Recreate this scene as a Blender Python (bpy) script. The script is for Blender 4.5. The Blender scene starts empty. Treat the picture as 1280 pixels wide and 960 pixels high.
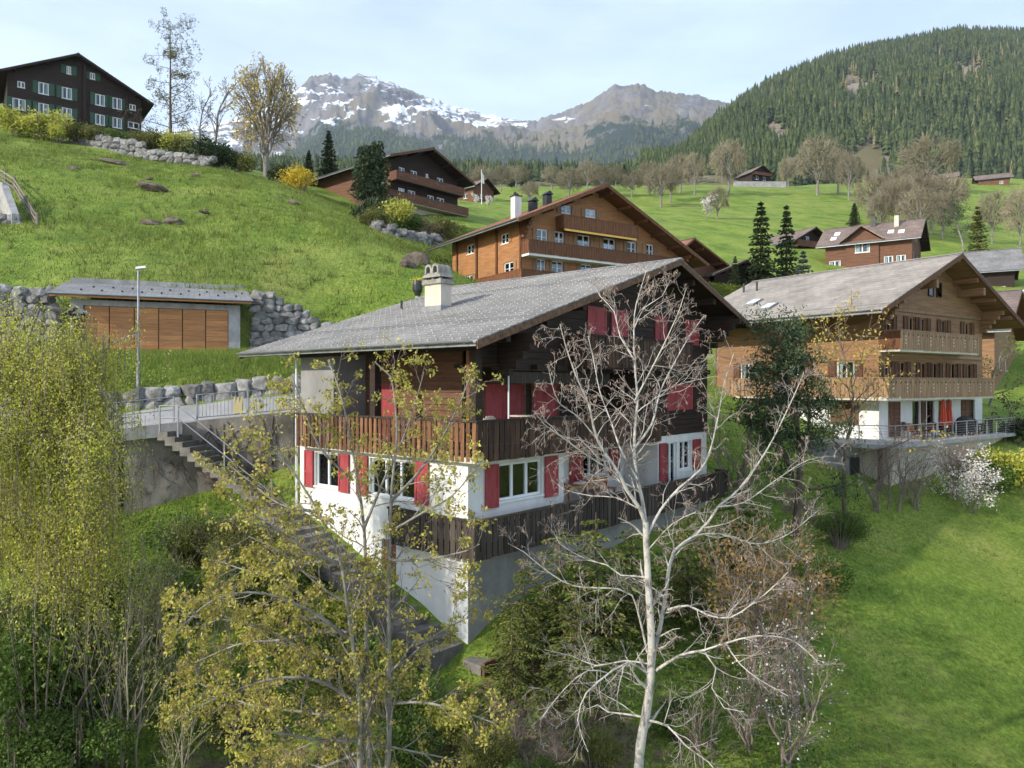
import bpy, bmesh, math, random
import numpy as np
from mathutils import Vector, Matrix, noise as mnoise

random.seed(7); RNG = np.random.default_rng(7)
S = bpy.context.scene
COL = S.collection

# ------------------------------------------------------------------ camera, sky, sun, exposure
F, CX, CY = 920.0, 640.0, 480.0                 # focal length and centre in photograph pixels
cam = bpy.data.cameras.new('camera'); cam_o = bpy.data.objects.new('camera', cam); COL.objects.link(cam_o)
cam.sensor_width = 36; cam.lens = F / 1280 * 36; cam.clip_start = 0.1; cam.clip_end = 20000
cam_o.location = (0, 0, 0); cam_o.rotation_euler = (math.radians(90), 0, 0)
S.camera = cam_o
SUN_EL, SUN_AZ = math.radians(26), math.radians(238)      # azimuth clockwise from +Y
SDIR = Vector((math.sin(SUN_AZ) * math.cos(SUN_EL), math.cos(SUN_AZ) * math.cos(SUN_EL), math.sin(SUN_EL)))
W = bpy.data.worlds.new('World'); S.world = W; W.use_nodes = True
nt = W.node_tree; bg = nt.nodes['Background']
sky = nt.nodes.new('ShaderNodeTexSky'); sky.sky_type = 'NISHITA'; sky.sun_disc = False
sky.sun_elevation = SUN_EL; sky.sun_rotation = SUN_AZ; sky.altitude = 1000; sky.air_density = 1.0; sky.dust_density = 1.6; sky.ozone_density = 1.0
tc = nt.nodes.new('ShaderNodeTexCoord'); mp = nt.nodes.new('ShaderNodeMapping'); mp.inputs['Scale'].default_value = (1.0, 1.0, 3.5)
nz = nt.nodes.new('ShaderNodeTexNoise'); nz.inputs['Scale'].default_value = 2.2; nz.inputs['Detail'].default_value = 7; nz.inputs['Roughness'].default_value = 0.55
rp = nt.nodes.new('ShaderNodeValToRGB'); rp.color_ramp.elements[0].position = 0.36; rp.color_ramp.elements[0].color = (.36, .36, .36, 1)
rp.color_ramp.elements[1].position = 0.72; rp.color_ramp.elements[1].color = (.80, .80, .80, 1)
mxs = nt.nodes.new('ShaderNodeMixRGB'); mxs.inputs['Color2'].default_value = (5.6, 6.7, 8.3, 1)      # thin high cloud veil
nt.links.new(tc.outputs['Generated'], mp.inputs['Vector']); nt.links.new(mp.outputs[0], nz.inputs['Vector'])
nt.links.new(nz.outputs['Fac'], rp.inputs[0]); nt.links.new(rp.outputs[0], mxs.inputs['Fac'])
nt.links.new(sky.outputs[0], mxs.inputs['Color1']); nt.links.new(mxs.outputs[0], bg.inputs[0])
bg.inputs[1].default_value = 0.15
sl = bpy.data.lights.new('sun', 'SUN'); sl.energy = 3.7; sl.angle = math.radians(0.6); sl.color = (1, .93, .82)
so = bpy.data.objects.new('sun', sl); COL.objects.link(so); so.rotation_euler = SDIR.to_track_quat('Z', 'Y').to_euler(); so.location = (-40, -20, 60)
S.view_settings.view_transform = 'Standard'; S.view_settings.look = 'None'; S.view_settings.gamma = 1; S.view_settings.exposure = 0.62
S.cycles.use_denoising = True; S.cycles.max_bounces = 6; S.cycles.transparent_max_bounces = 8
S.cycles.volume_bounces = 0; S.cycles.use_adaptive_sampling = True; S.cycles.adaptive_threshold = .03; S.cycles.max_bounces = 5

# ------------------------------------------------------------------ helpers
def at(u, v, Y): return Vector(((u - CX) / F * Y, Y, (CY - v) / F * Y))
def tag(o, label=None, cat=None, group=None, kind=None):
    if label: o['label'] = label
    if cat: o['category'] = cat
    if group: o['group'] = group
    if kind: o['kind'] = kind
    return o
def thing(name, label, cat, loc=(0, 0, 0), rz=0, group=None):
    o = bpy.data.objects.new(name, None); COL.objects.link(o); o.location = loc; o.rotation_euler = (0, 0, rz); o.empty_display_size = .3
    return tag(o, label, cat, group)
def link_mesh(name, me, parent=None):
    o = bpy.data.objects.new(name, me); COL.objects.link(o)
    if parent: o.parent = parent
    return o
def np_mesh(name, v, f4=None, f3=None, mats=(), smooth=False):
    """fast mesh from numpy: quads f4 (n,4) and/or triangles f3 (n,3)"""
    me = bpy.data.meshes.new(name); v = np.asarray(v, np.float32)
    parts = []; starts = []; tot = 0; k = 0
    for f in (f4, f3):
        if f is not None and len(f):
            f = np.asarray(f, np.int32); n, m = f.shape
            parts.append(f.ravel()); starts.append(tot + np.arange(n) * m); tot += n * m; k += n
    me.vertices.add(len(v)); me.vertices.foreach_set('co', v.ravel())
    me.loops.add(tot); me.loops.foreach_set('vertex_index', np.concatenate(parts))
    me.polygons.add(k); me.polygons.foreach_set('loop_start', np.concatenate(starts).astype(np.int32))
    if smooth: me.polygons.foreach_set('use_smooth', np.ones(k, bool))
    for m in mats: me.materials.append(m)
    me.update(calc_edges=True); return me
class MB:
    def __init__(s): s.v = []; s.f = []; s.m = []; s.cur = 0
    def poly(s, pts):
        b = len(s.v); s.v += [tuple(p) for p in pts]; s.f.append(tuple(range(b, b + len(pts)))); s.m.append(s.cur); return s
    def box(s, x0, x1, y0, y1, z0, z1):
        x0, x1 = min(x0, x1), max(x0, x1); y0, y1 = min(y0, y1), max(y0, y1); z0, z1 = min(z0, z1), max(z0, z1)
        b = len(s.v); s.v += [(x0, y0, z0), (x1, y0, z0), (x1, y1, z0), (x0, y1, z0), (x0, y0, z1), (x1, y0, z1), (x1, y1, z1), (x0, y1, z1)]
        for q in ((0, 3, 2, 1), (4, 5, 6, 7), (0, 1, 5, 4), (1, 2, 6, 5), (2, 3, 7, 6), (3, 0, 4, 7)): s.f.append(tuple(b + i for i in q)); s.m.append(s.cur)
        return s
    def hexa(s, p):      # 8 corner points, bottom ring then top ring
        b = len(s.v); s.v += [tuple(q) for q in p]
        for q in ((0, 3, 2, 1), (4, 5, 6, 7), (0, 1, 5, 4), (1, 2, 6, 5), (2, 3, 7, 6), (3, 0, 4, 7)): s.f.append(tuple(b + i for i in q)); s.m.append(s.cur)
        return s
    def bar(s, a, b_, w, h=None):   # square bar from a to b
        a, b_ = Vector(a), Vector(b_); h = h or w; t = (b_ - a).normalized()
        r = t.cross(Vector((0, 0, 1)));  r = Vector((1, 0, 0)) if r.length < 1e-4 else r.normalized(); u = r.cross(t)
        r *= w / 2; u *= h / 2
        return s.hexa([a - r - u, a + r - u, b_ + r - u, b_ - r - u, a - r + u, a + r + u, b_ + r + u, b_ - r + u])
    def tube(s, path, rad, n=8, cap=True):
        path = [Vector(p) for p in path]; rad = rad if hasattr(rad, '__len__') else [rad] * len(path); b = len(s.v)
        for i, p in enumerate(path):
            t = (path[min(i + 1, len(path) - 1)] - path[max(i - 1, 0)]).normalized()
            r = t.cross(Vector((0, 0, 1))); r = Vector((1, 0, 0)) if r.length < 1e-3 else r.normalized(); u = r.cross(t)
            for k in range(n):
                an = 2 * math.pi * k / n; s.v.append(tuple(p + r * (math.cos(an) * rad[i]) + u * (math.sin(an) * rad[i])))
        for i in range(len(path) - 1):
            for k in range(n):
                k2 = (k + 1) % n; s.f.append((b + i * n + k, b + i * n + k2, b + (i + 1) * n + k2, b + (i + 1) * n + k)); s.m.append(s.cur)
        if cap:
            s.f.append(tuple(b + k for k in reversed(range(n)))); s.m.append(s.cur)
            s.f.append(tuple(b + (len(path) - 1) * n + k for k in range(n))); s.m.append(s.cur)
        return s
    def lathe(s, prof, c=(0, 0, 0), n=12):
        b = len(s.v)
        for r, z in prof:
            for k in range(n):
                a = 2 * math.pi * k / n; s.v.append((c[0] + r * math.cos(a), c[1] + r * math.sin(a), c[2] + z))
        for i in range(len(prof) - 1):
            for k in range(n):
                k2 = (k + 1) % n; s.f.append((b + i * n + k, b + i * n + k2, b + (i + 1) * n + k2, b + (i + 1) * n + k)); s.m.append(s.cur)
        return s
    def build(s, name, mat, parent=None, smooth=False, kind=None):
        me = bpy.data.meshes.new(name); me.from_pydata(s.v, [], s.f)
        for m in (mat if isinstance(mat, (list, tuple)) else [mat]): me.materials.append(m)
        if any(s.m): me.polygons.foreach_set('material_index', s.m)
        if smooth: me.polygons.foreach_set('use_smooth', [True] * len(s.f))
        me.update(); o = link_mesh(name, me, parent)
        if kind: o['kind'] = kind
        return o
_unit = {}
def piece(name, mat, parent, x0, x1, y0, y1, z0, z1, jit=0.0, taper=True):
    """a box-shaped piece sharing one mesh per material; slight chamfer on its edges"""
    key = mat.name
    if key not in _unit:
        bm = bmesh.new(); bmesh.ops.create_cube(bm, size=1); me = bpy.data.meshes.new('unit_' + key); bm.to_mesh(me); bm.free()
        me.materials.append(mat); _unit[key] = me
    o = link_mesh(name, _unit[key], parent)
    o.location = ((x0 + x1) / 2, (y0 + y1) / 2, (z0 + z1) / 2); o.scale = (abs(x1 - x0), abs(y1 - y0), abs(z1 - z0))
    if jit: o.rotation_euler = (random.gauss(0, jit), random.gauss(0, jit), random.gauss(0, jit))
    return o

# ------------------------------------------------------------------ materials
def new_mat(name):
    m = bpy.data.materials.new(name); m.use_nodes = True; n = m.node_tree.nodes; return m, n, m.node_tree.links, n['Principled BSDF']
def ramp(n, stops):
    r = n.new('ShaderNodeValToRGB'); e = r.color_ramp.elements
    while len(e) < len(stops): e.new(0.5)
    for x, (p, c) in zip(e, stops): x.position = p; x.color = (*c, 1)
    return r
def mat(name, c1, c2=None, scale=(1, 1, 1), ns=3.0, detail=6, rough=.8, bump=0., bdist=.02, rand=0., island=0., spec=.3, metal=0., local=False, lo=.35, hi=.65, trans=0., dirt=0.):
    m, n, L, b = new_mat(name); c2 = c2 or tuple(x * .7 for x in c1)
    if local: g = n.new('ShaderNodeTexCoord'); pos = g.outputs['Object']
    else: g = n.new('ShaderNodeNewGeometry'); pos = g.outputs['Position']
    mp = n.new('ShaderNodeMapping'); mp.inputs['Scale'].default_value = scale; L.new(pos, mp.inputs['Vector'])
    vec = mp.outputs[0]
    if rand:
        oi = n.new('ShaderNodeObjectInfo'); ad = n.new('ShaderNodeVectorMath'); ad.operation = 'MULTIPLY_ADD'
        ad.inputs[0].default_value = (37, 21, 53); L.new(oi.outputs['Random'], ad.inputs[1]); L.new(vec, ad.inputs[2]); vec = ad.outputs[0]
    t = n.new('ShaderNodeTexNoise'); t.inputs['Scale'].default_value = ns; t.inputs['Detail'].default_value = detail; t.inputs['Roughness'].default_value = .62; L.new(vec, t.inputs['Vector'])
    r = ramp(n, [(lo, c2), (hi, c1)]); L.new(t.outputs['Fac'], r.inputs[0]); col = r.outputs[0]
    if rand or island:
        src = n.new('ShaderNodeObjectInfo').outputs['Random'] if rand else n.new('ShaderNodeNewGeometry').outputs['Random Per Island']
        mr = n.new('ShaderNodeMapRange'); a = rand or island; mr.inputs['To Min'].default_value = 1 - a; mr.inputs['To Max'].default_value = 1 + a; L.new(src, mr.inputs['Value'])
        hs = n.new('ShaderNodeHueSaturation'); L.new(mr.outputs[0], hs.inputs['Value']); L.new(col, hs.inputs['Color']); col = hs.outputs[0]
    if dirt:
        t2 = n.new('ShaderNodeTexNoise'); t2.inputs['Scale'].default_value = .7; t2.inputs['Detail'].default_value = 8; t2.inputs['Roughness'].default_value = .7; L.new(pos, t2.inputs['Vector'])
        r2 = ramp(n, [(.42, (0, 0, 0)), (.7, (1, 1, 1))]); L.new(t2.outputs['Fac'], r2.inputs[0])
        ml = n.new('ShaderNodeMath'); ml.operation = 'MULTIPLY'; ml.inputs[1].default_value = dirt; L.new(r2.outputs[0], ml.inputs[0])
        mx = n.new('ShaderNodeMixRGB'); mx.inputs['Color2'].default_value = (.06, .055, .045, 1); L.new(ml.outputs[0], mx.inputs['Fac']); L.new(col, mx.inputs['Color1']); col = mx.outputs[0]
    L.new(col, b.inputs['Base Color']); b.inputs['Roughness'].default_value = rough; b.inputs['Specular IOR Level'].default_value = spec; b.inputs['Metallic'].default_value = metal
    if bump:
        bp = n.new('ShaderNodeBump'); bp.inputs['Strength'].default_value = bump; bp.inputs['Distance'].default_value = bdist; L.new(t.outputs['Fac'], bp.inputs['Height']); L.new(bp.outputs[0], b.inputs['Normal'])
    if trans:
        tr = n.new('ShaderNodeBsdfTranslucent'); L.new(col, tr.inputs['Color']); mx = n.new('ShaderNodeMixShader'); mx.inputs[0].default_value = trans
        L.new(b.outputs[0], mx.inputs[1]); L.new(tr.outputs[0], mx.inputs[2]); L.new(mx.outputs[0], n['Material Output'].inputs['Surface'])
    return m
def leafmat(name, cols, trans=.35, rough=.55):
    """each leaf takes its own colour out of the list"""
    m, n, L, b = new_mat(name); g = n.new('ShaderNodeNewGeometry')
    r = ramp(n, [(i / max(1, len(cols) - 1), c) for i, c in enumerate(cols)]); L.new(g.outputs['Random Per Island'], r.inputs[0])
    t = n.new('ShaderNodeTexNoise'); t.inputs['Scale'].default_value = .8; t.inputs['Detail'].default_value = 3; L.new(g.outputs['Position'], t.inputs['Vector'])
    mr = n.new('ShaderNodeMapRange'); mr.inputs['From Min'].default_value = .3; mr.inputs['From Max'].default_value = .7; mr.inputs['To Min'].default_value = .72; mr.inputs['To Max'].default_value = 1.25; L.new(t.outputs['Fac'], mr.inputs['Value'])
    hs = n.new('ShaderNodeHueSaturation'); L.new(mr.outputs[0], hs.inputs['Value']); L.new(r.outputs[0], hs.inputs['Color'])
    L.new(hs.outputs[0], b.inputs['Base Color']); b.inputs['Roughness'].default_value = rough; b.inputs['Specular IOR Level'].default_value = .25
    tr = n.new('ShaderNodeBsdfTranslucent'); L.new(hs.outputs[0], tr.inputs['Color']); mx = n.new('ShaderNodeMixShader'); mx.inputs[0].default_value = trans
    L.new(b.outputs[0], mx.inputs[1]); L.new(tr.outputs[0], mx.inputs[2]); L.new(mx.outputs[0], n['Material Output'].inputs['Surface'])
    return m
M = {}
M['dark_wood'] = mat('dark_wood', (.040, .022, .014), (.013, .008, .006), (.4, .4, 12), 2.2, bump=.4, rough=.75)          # horizontal grain
M['dark_board'] = mat('dark_board', (.085, .045, .026), (.026, .014, .009), (9, 9, .5), 2.0, bump=.4, rand=.45, rough=.8)   # vertical boards
M['sunlit_board'] = mat('sunlit_board', (.20, .095, .042), (.075, .033, .016), (9, 9, .6), 2.0, bump=.3, rand=.55, rough=.75)  # lighter copy of the dark boards: sun on the balcony's left side put into colour
M['grey_board'] = mat('grey_board', (.075, .058, .045), (.026, .019, .014), (9, 9, .5), 2.0, bump=.4, rand=.4, rough=.85)
M['trim_wood'] = mat('trim_wood', (.16, .085, .048), (.06, .032, .02), (3, 3, 3), 2.5, bump=.2, rand=.15)
M['orange_wood'] = mat('orange_wood', (.40, .19, .07), (.24, .105, .038), (.5, .5, 7), 1.6, bump=.25, rough=.65, dirt=.25)
M['orange_dark'] = mat('orange_dark', (.17, .07, .028), (.085, .034, .015), (5, 5, 1), 1.6, bump=.2, rough=.7, rand=.2)
M['honey_wood'] = mat('honey_wood', (.27, .15, .07), (.155, .08, .038), (.5, .5, 8), 1.5, bump=.25, rough=.65)
M['honey_board'] = mat('honey_board', (.31, .19, .10), (.19, .11, .058), (7, 7, .8), 1.5, bump=.2, rough=.65, rand=.18)
M['garage_wood'] = mat('garage_wood', (.52, .245, .095), (.36, .155, .058), (.6, .6, 9), 1.8, bump=.25, rough=.6, rand=.16)
M['red_brown_wood'] = mat('red_brown_wood', (.17, .08, .045), (.085, .04, .024), (.5, .5, 8), 1.6, bump=.2)
M['shutter_brown'] = mat('shutter_brown', (.13, .06, .03), (.075, .034, .018), (3, 3, 1), 2, rand=.12)
M['white_plaster'] = mat('white_plaster', (.68, .67, .63), (.57, .56, .53), (1.4, 1.4, .35), 1.2, detail=9, bump=.1, rough=.9, dirt=.10)
M['grey_plaster'] = mat('grey_plaster', (.27, .265, .255), (.20, .195, .19), (1, 1, .5), 1.1, bump=.1, rough=.9, dirt=.3)  # base colour lowered to carry eave shade on the chalet's upper left wall
M['basement'] = mat('basement', (.36, .35, .32), (.27, .26, .24), (1.2, 1.2, .5), 1.1, detail=9, bump=.2, rough=.95, dirt=.45)
M['concrete'] = mat('concrete', (.40, .39, .37), (.27, .26, .25), (1.5, 1.5, .8), 1.6, detail=9, bump=.2, rough=.9, dirt=.35)
M['old_concrete'] = mat('old_concrete', (.34, .30, .25), (.15, .13, .11), (1.2, 1.2, .5), 1.4, detail=10, bump=.5, bdist=.05, rough=.95, dirt=.75, lo=.3, hi=.7)
M['cream_plaster'] = mat('cream_plaster', (.54, .485, .39), (.44, .395, .315), (2, 2, 1), 1.5, bump=.1, rough=.9)
M['red_paint'] = mat('red_paint', (.34, .058, .062), (.25, .035, .04), (3, 3, .7), 2.5, rough=.6, rand=.18, bump=.12)
M['green_paint'] = mat('green_paint', (.030, .085, .045), (.022, .062, .034), (2, 2, 2), 2, rough=.5)
M['white_paint'] = mat('white_paint', (.74, .74, .72), (.66, .66, .64), (2, 2, 2), 2, rough=.45)
M['yellow_paint'] = mat('yellow_paint', (.75, .45, .10), (.65, .38, .08), rough=.6)
M['zinc'] = mat('zinc', (.33, .34, .35), (.24, .25, .26), (1, 1, 1), 2, rough=.42, metal=.75, spec=.5)
M['galvanised'] = mat('galvanised', (.30, .31, .32), (.22, .23, .24), (1, 1, 1), 4, rough=.45, metal=.6)
M['dark_metal'] = mat('dark_metal', (.06, .06, .06), (.035, .035, .035), rough=.5, metal=.5)
M['stone_cap'] = mat('stone_cap', (.34, .32, .27), (.18, .17, .145), ns=6, bump=.5, rough=.95, dirt=.4)
M['boulder'] = mat('boulder', (.30, .29, .275), (.105, .10, .092), ns=2.6, detail=9, bump=.7, bdist=.06, rough=.95, rand=.32, dirt=.45)
M['rock'] = mat('rock', (.17, .135, .10), (.045, .036, .028), ns=2.2, detail=9, bump=.8, bdist=.1, rough=.95, rand=.2)
M['asphalt'] = mat('asphalt', (.30, .295, .285), (.235, .23, .22), ns=1.3, detail=10, bump=.15, rough=.9, dirt=.15)
M['pale_board'] = mat('pale_board', (.60, .50, .26), (.5, .41, .2))
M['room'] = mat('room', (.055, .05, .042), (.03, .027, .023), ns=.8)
M['curtain'] = mat('curtain', (.62, .62, .60), (.45, .45, .44), (14, 14, .3), 1.0, bump=.4, bdist=.03)
M['step_stone'] = mat('step_stone', (.20, .185, .16), (.11, .10, .085), ns=2.5, bump=.4, rough=.95, rand=.2)
M['umbrella_cloth'] = mat('umbrella_cloth', (.52, .085, .04), (.40, .06, .03), (6, 6, .5), 1.5, bump=.3)
M['table_wood'] = mat('table_wood', (.42, .19, .065), (.28, .12, .04), (6, 6, 6), 1.5, rough=.6)
M['beige_plastic'] = mat('beige_plastic', (.55, .46, .35), (.5, .42, .32), rough=.5)
M['black_cover'] = mat('black_cover', (.045, .035, .028), (.02, .016, .014), ns=3, bump=.3)
M['orange_net'] = mat('orange_net', (.60, .13, .03), (.5, .1, .025))
def glass_mat():
    m, n, L, b = new_mat('glass'); gl = n.new('ShaderNodeBsdfGlossy'); gl.inputs['Roughness'].default_value = .03; gl.inputs['Color'].default_value = (.9, .95, 1, 1)
    tr = n.new('ShaderNodeBsdfTransparent'); tr.inputs['Color'].default_value = (.80, .86, .86, 1); fr = n.new('ShaderNodeFresnel'); fr.inputs['IOR'].default_value = 1.5
    mx = n.new('ShaderNodeMixShader'); L.new(fr.outputs[0], mx.inputs[0]); L.new(tr.outputs[0], mx.inputs[1]); L.new(gl.outputs[0], mx.inputs[2]); L.new(mx.outputs[0], n['Material Output'].inputs['Surface']); return m
M['glass'] = glass_mat()
def tile_mat(name, c1, c2, mort, bw, bh, ax=(1, 0), bump=.5, noise_amt=.35, warm=None):
    """small roof tiles: brick pattern in the house's own axes (x across = first axis)"""
    m, n, L, b = new_mat(name); t = n.new('ShaderNodeTexCoord'); sp = n.new('ShaderNodeSeparateXYZ'); L.new(t.outputs['Object'], sp.inputs[0])
    cb = n.new('ShaderNodeCombineXYZ'); L.new(sp.outputs[ax[0]], cb.inputs[0]); L.new(sp.outputs[ax[1]], cb.inputs[1])
    br = n.new('ShaderNodeTexBrick'); br.inputs['Scale'].default_value = 1; br.inputs['Brick Width'].default_value = bw; br.inputs['Row Height'].default_value = bh; br.inputs['Mortar Size'].default_value = .012; br.inputs['Mortar Smooth'].default_value = .3
    br.inputs['Color1'].default_value = (*c1, 1); br.inputs['Color2'].default_value = (*c2, 1); br.inputs['Mortar'].default_value = (*mort, 1); L.new(cb.outputs[0], br.inputs['Vector'])
    nz = n.new('ShaderNodeTexNoise'); nz.inputs['Scale'].default_value = .55; nz.inputs['Detail'].default_value = 9; nz.inputs['Roughness'].default_value = .7; L.new(t.outputs['Object'], nz.inputs['Vector'])
    mr = n.new('ShaderNodeMapRange'); mr.inputs['From Min'].default_value = .3; mr.inputs['From Max'].default_value = .7; mr.inputs['To Min'].default_value = 1 - noise_amt; mr.inputs['To Max'].default_value = 1 + noise_amt; L.new(nz.outputs['Fac'], mr.inputs['Value'])
    hs = n.new('ShaderNodeHueSaturation'); L.new(mr.outputs[0], hs.inputs['Value']); L.new(br.outputs['Color'], hs.inputs['Color'])
    L.new(hs.outputs[0], b.inputs['Base Color']); b.inputs['Roughness'].default_value = .62; b.inputs['Specular IOR Level'].default_value = .35
    bp = n.new('ShaderNodeBump'); bp.inputs['Strength'].default_value = bump; bp.inputs['Distance'].default_value = .015; L.new(br.outputs['Fac'], bp.inputs['Height']); bp.invert = True; L.new(bp.outputs[0], b.inputs['Normal'])
    return m
M['slate_grey'] = tile_mat('slate_grey', (.215, .207, .198), (.168, .162, .155), (.10, .095, .09), .22, .28, (1, 0))
M['slate_brown'] = tile_mat('slate_brown', (.29, .255, .22), (.24, .21, .18), (.13, .11, .09), .55, .42, (1, 0))
M['tile_red'] = tile_mat('tile_red', (.25, .115, .075), (.18, .08, .055), (.07, .04, .03), .25, .3, (1, 0))
M['tile_mauve'] = tile_mat('tile_mauve', (.20, .145, .115), (.15, .108, .088), (.07, .05, .04), .3, .35, (1, 0))
# ------------------------------------------------------------------ trees toolkit
def chains_mesh(name, chains, mats, smooth=True):
    """chains: (points, radii, sides); all tubes in one mesh"""
    groups = {}
    for p, r, n in chains: groups.setdefault((len(p), n), []).append((p, r))
    V = []; Q = []; base = 0
    for (m, n), lst in groups.items():
        P = np.array([[tuple(q) for q in a[0]] for a in lst], np.float64); R = np.array([a[1] for a in lst], np.float64); k = len(lst)
        T = np.empty_like(P); T[:, 1:-1] = P[:, 2:] - P[:, :-2]; T[:, 0] = P[:, 1] - P[:, 0]; T[:, -1] = P[:, -1] - P[:, -2]
        T /= np.linalg.norm(T, axis=2, keepdims=True) + 1e-9
        ref = np.where(np.abs(T[:, :1, 2:3]) > .9, np.array([1., 0, 0]), np.array([0, 0, 1.])) * np.ones_like(T)
        A = np.cross(T, ref); A /= np.linalg.norm(A, axis=2, keepdims=True) + 1e-9; B = np.cross(T, A)
        an = 2 * np.pi * np.arange(n) / n
        ring = P[:, :, None] + R[:, :, None, None] * (A[:, :, None] * np.cos(an)[None, None, :, None] + B[:, :, None] * np.sin(an)[None, None, :, None])
        V.append(ring.reshape(-1, 3)); idx = np.arange(k * m * n).reshape(k, m, n) + base
        a = idx[:, :-1]; b = idx[:, 1:]; q = np.stack([a, np.roll(a, -1, 2), np.roll(b, -1, 2), b], -1).reshape(-1, 4); Q.append(q); base += k * m * n
    return np_mesh(name, np.concatenate(V), np.concatenate(Q), None, mats, smooth)
def leaf_arrays(P, size, rng=None, droop=0.0, aspect=.55, var=.4, up=0.):
    """rhombic leaves at points P (n,3), random orientation"""
    rng = rng or RNG; n = len(P); d = rng.normal(size=(n, 3)); d[:, 2] -= droop * 2; d /= np.linalg.norm(d, axis=1, keepdims=True)
    e = rng.normal(size=(n, 3)); e[:, 2] += up; e -= (e * d).sum(1, keepdims=True) * d * (1 if not up else .9); e = np.cross(d, e); e /= np.linalg.norm(e, axis=1, keepdims=True)
    s = size * (1 + var * rng.uniform(-1, 1, (n, 1))); w = s * aspect
    nrm = np.cross(d, e)
    v = np.stack([P, P + d * s * .5 + e * w * .5 + nrm * s * .08, P + d * s, P + d * s * .5 - e * w * .5 + nrm * s * .08], 1).reshape(-1, 3)
    return v, np.arange(n * 4).reshape(n, 4)
def leaf_mesh(name, P, size, mats, **k):
    v, f = leaf_arrays(np.asarray(P, float), size, **k); return np_mesh(name, v, f, None, mats)
def rnd_unit():
    while True:
        v = Vector((random.uniform(-1, 1), random.uniform(-1, 1), random.uniform(-1, 1)))
        if .05 < v.length < 1: return v.normalized()
def catmull(pts, step):
    pts = [Vector(p) for p in pts]; P = [pts[0] * 2 - pts[1]] + pts + [pts[-1] * 2 - pts[-2]]; out = []
    for i in range(1, len(P) - 2):
        k = max(1, int((P[i + 1] - P[i]).length / step))
        for j in range(k):
            t = j / k; a, b, c, d = P[i - 1:i + 3]
            out.append(.5 * ((2 * b) + (c - a) * t + (2 * a - 5 * b + 4 * c - d) * t * t + (3 * b - 3 * c + d - a) * t ** 3))
    out.append(P[-2]); return out
class Tree:
    """grown branches: up = bend toward the sky per level, ratio = child length, nch = children per level"""
    def __init__(s, wig=.25, up=(.05, .05, .05, 0), ratio=.6, nch=(6, 5, 4, 0), ang=(35, 65), step=.3, minr=.004, maxlev=2, t0=.25, sides=(8, 6, 4, 3), lenvar=.35, rr=.55):
        s.__dict__.update(locals()); s.thick = []; s.fine = []; s.tips = []; s.sites = []
    def add_chain(s, pts, rad, lev): (s.thick if lev <= 1 else s.fine).append((pts, rad, s.sides[min(lev, 3)]))
    def grow(s, p, d, L, r, lev):
        n = max(2, min(14, int(L / s.step))); pts = [p.copy()]; d = d.normalized(); u = Vector((0, 0, s.up[min(lev, len(s.up) - 1)]))
        for i in range(n):
            d = (d + rnd_unit() * s.wig + u).normalized(); p = p + d * (L / n); pts.append(p.copy())
        rad = [max(s.minr, r * (1 - .75 * i / n)) for i in range(n + 1)]
        s.add_chain(pts, rad, lev); s.children(pts, rad, L, lev)
    def children(s, pts, rad, L, lev, t0=None):
        n = len(pts) - 1
        if lev >= s.maxlev:
            s.tips.append((pts[-1], (pts[-1] - pts[-2]).normalized())); s.sites += pts[1:]; return
        k = s.nch[min(lev, len(s.nch) - 1)]; k = int(k) + (random.random() < k - int(k)); t0 = s.t0 if t0 is None else t0
        for j in range(k):
            t = t0 + (1 - t0) * (j + random.random()) / max(1, k); i = min(n - 1, int(t * n)); fr = t * n - i
            q = pts[i].lerp(pts[i + 1], min(1, fr)); tg = (pts[i + 1] - pts[i]).normalized()
            ax = tg.cross(rnd_unit()).normalized(); a = math.radians(random.uniform(*s.ang))
            nd = Matrix.Rotation(a, 3, ax) @ tg
            s.grow(q, nd, L * s.ratio * (1.15 - .6 * t) * random.uniform(1 - s.lenvar, 1 + s.lenvar), max(s.minr, rad[i] * s.rr), lev + 1)
        s.tips.append((pts[-1], (pts[-1] - pts[-2]).normalized()))
    def limb(s, pts, r0, r1, lev=0, nch=None, L=None, t0=None, step=.22):
        c = catmull(pts, step); n = len(c) - 1; rad = [r0 + (r1 - r0) * (i / n) ** .8 for i in range(n + 1)]; rad = [x * (1 + .09 * mnoise.noise(c[i] * 4.)) for i, x in enumerate(rad)]; s.add_chain(c, rad, 0)
        old = s.nch
        if nch is not None: s.nch = tuple([nch] * (lev + 1)) + tuple(old[lev + 1:])
        ln = L or sum((c[i + 1] - c[i]).length for i in range(n)); s.children(c, rad, ln, lev, t0); s.nch = old
def tree_thing(name, label, trunk_me, crown_me, loc, rz=0, sc=1., group=None, cat='tree', extra=()):
    t = thing(name, label, cat, loc, rz, group); t.scale = (sc, sc, sc) if not hasattr(sc, '__len__') else sc
    if trunk_me: link_mesh('trunk', trunk_me, t)
    if crown_me: link_mesh('crown', crown_me, t)
    for nm, me in extra: link_mesh(nm, me, t)
    return t

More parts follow.
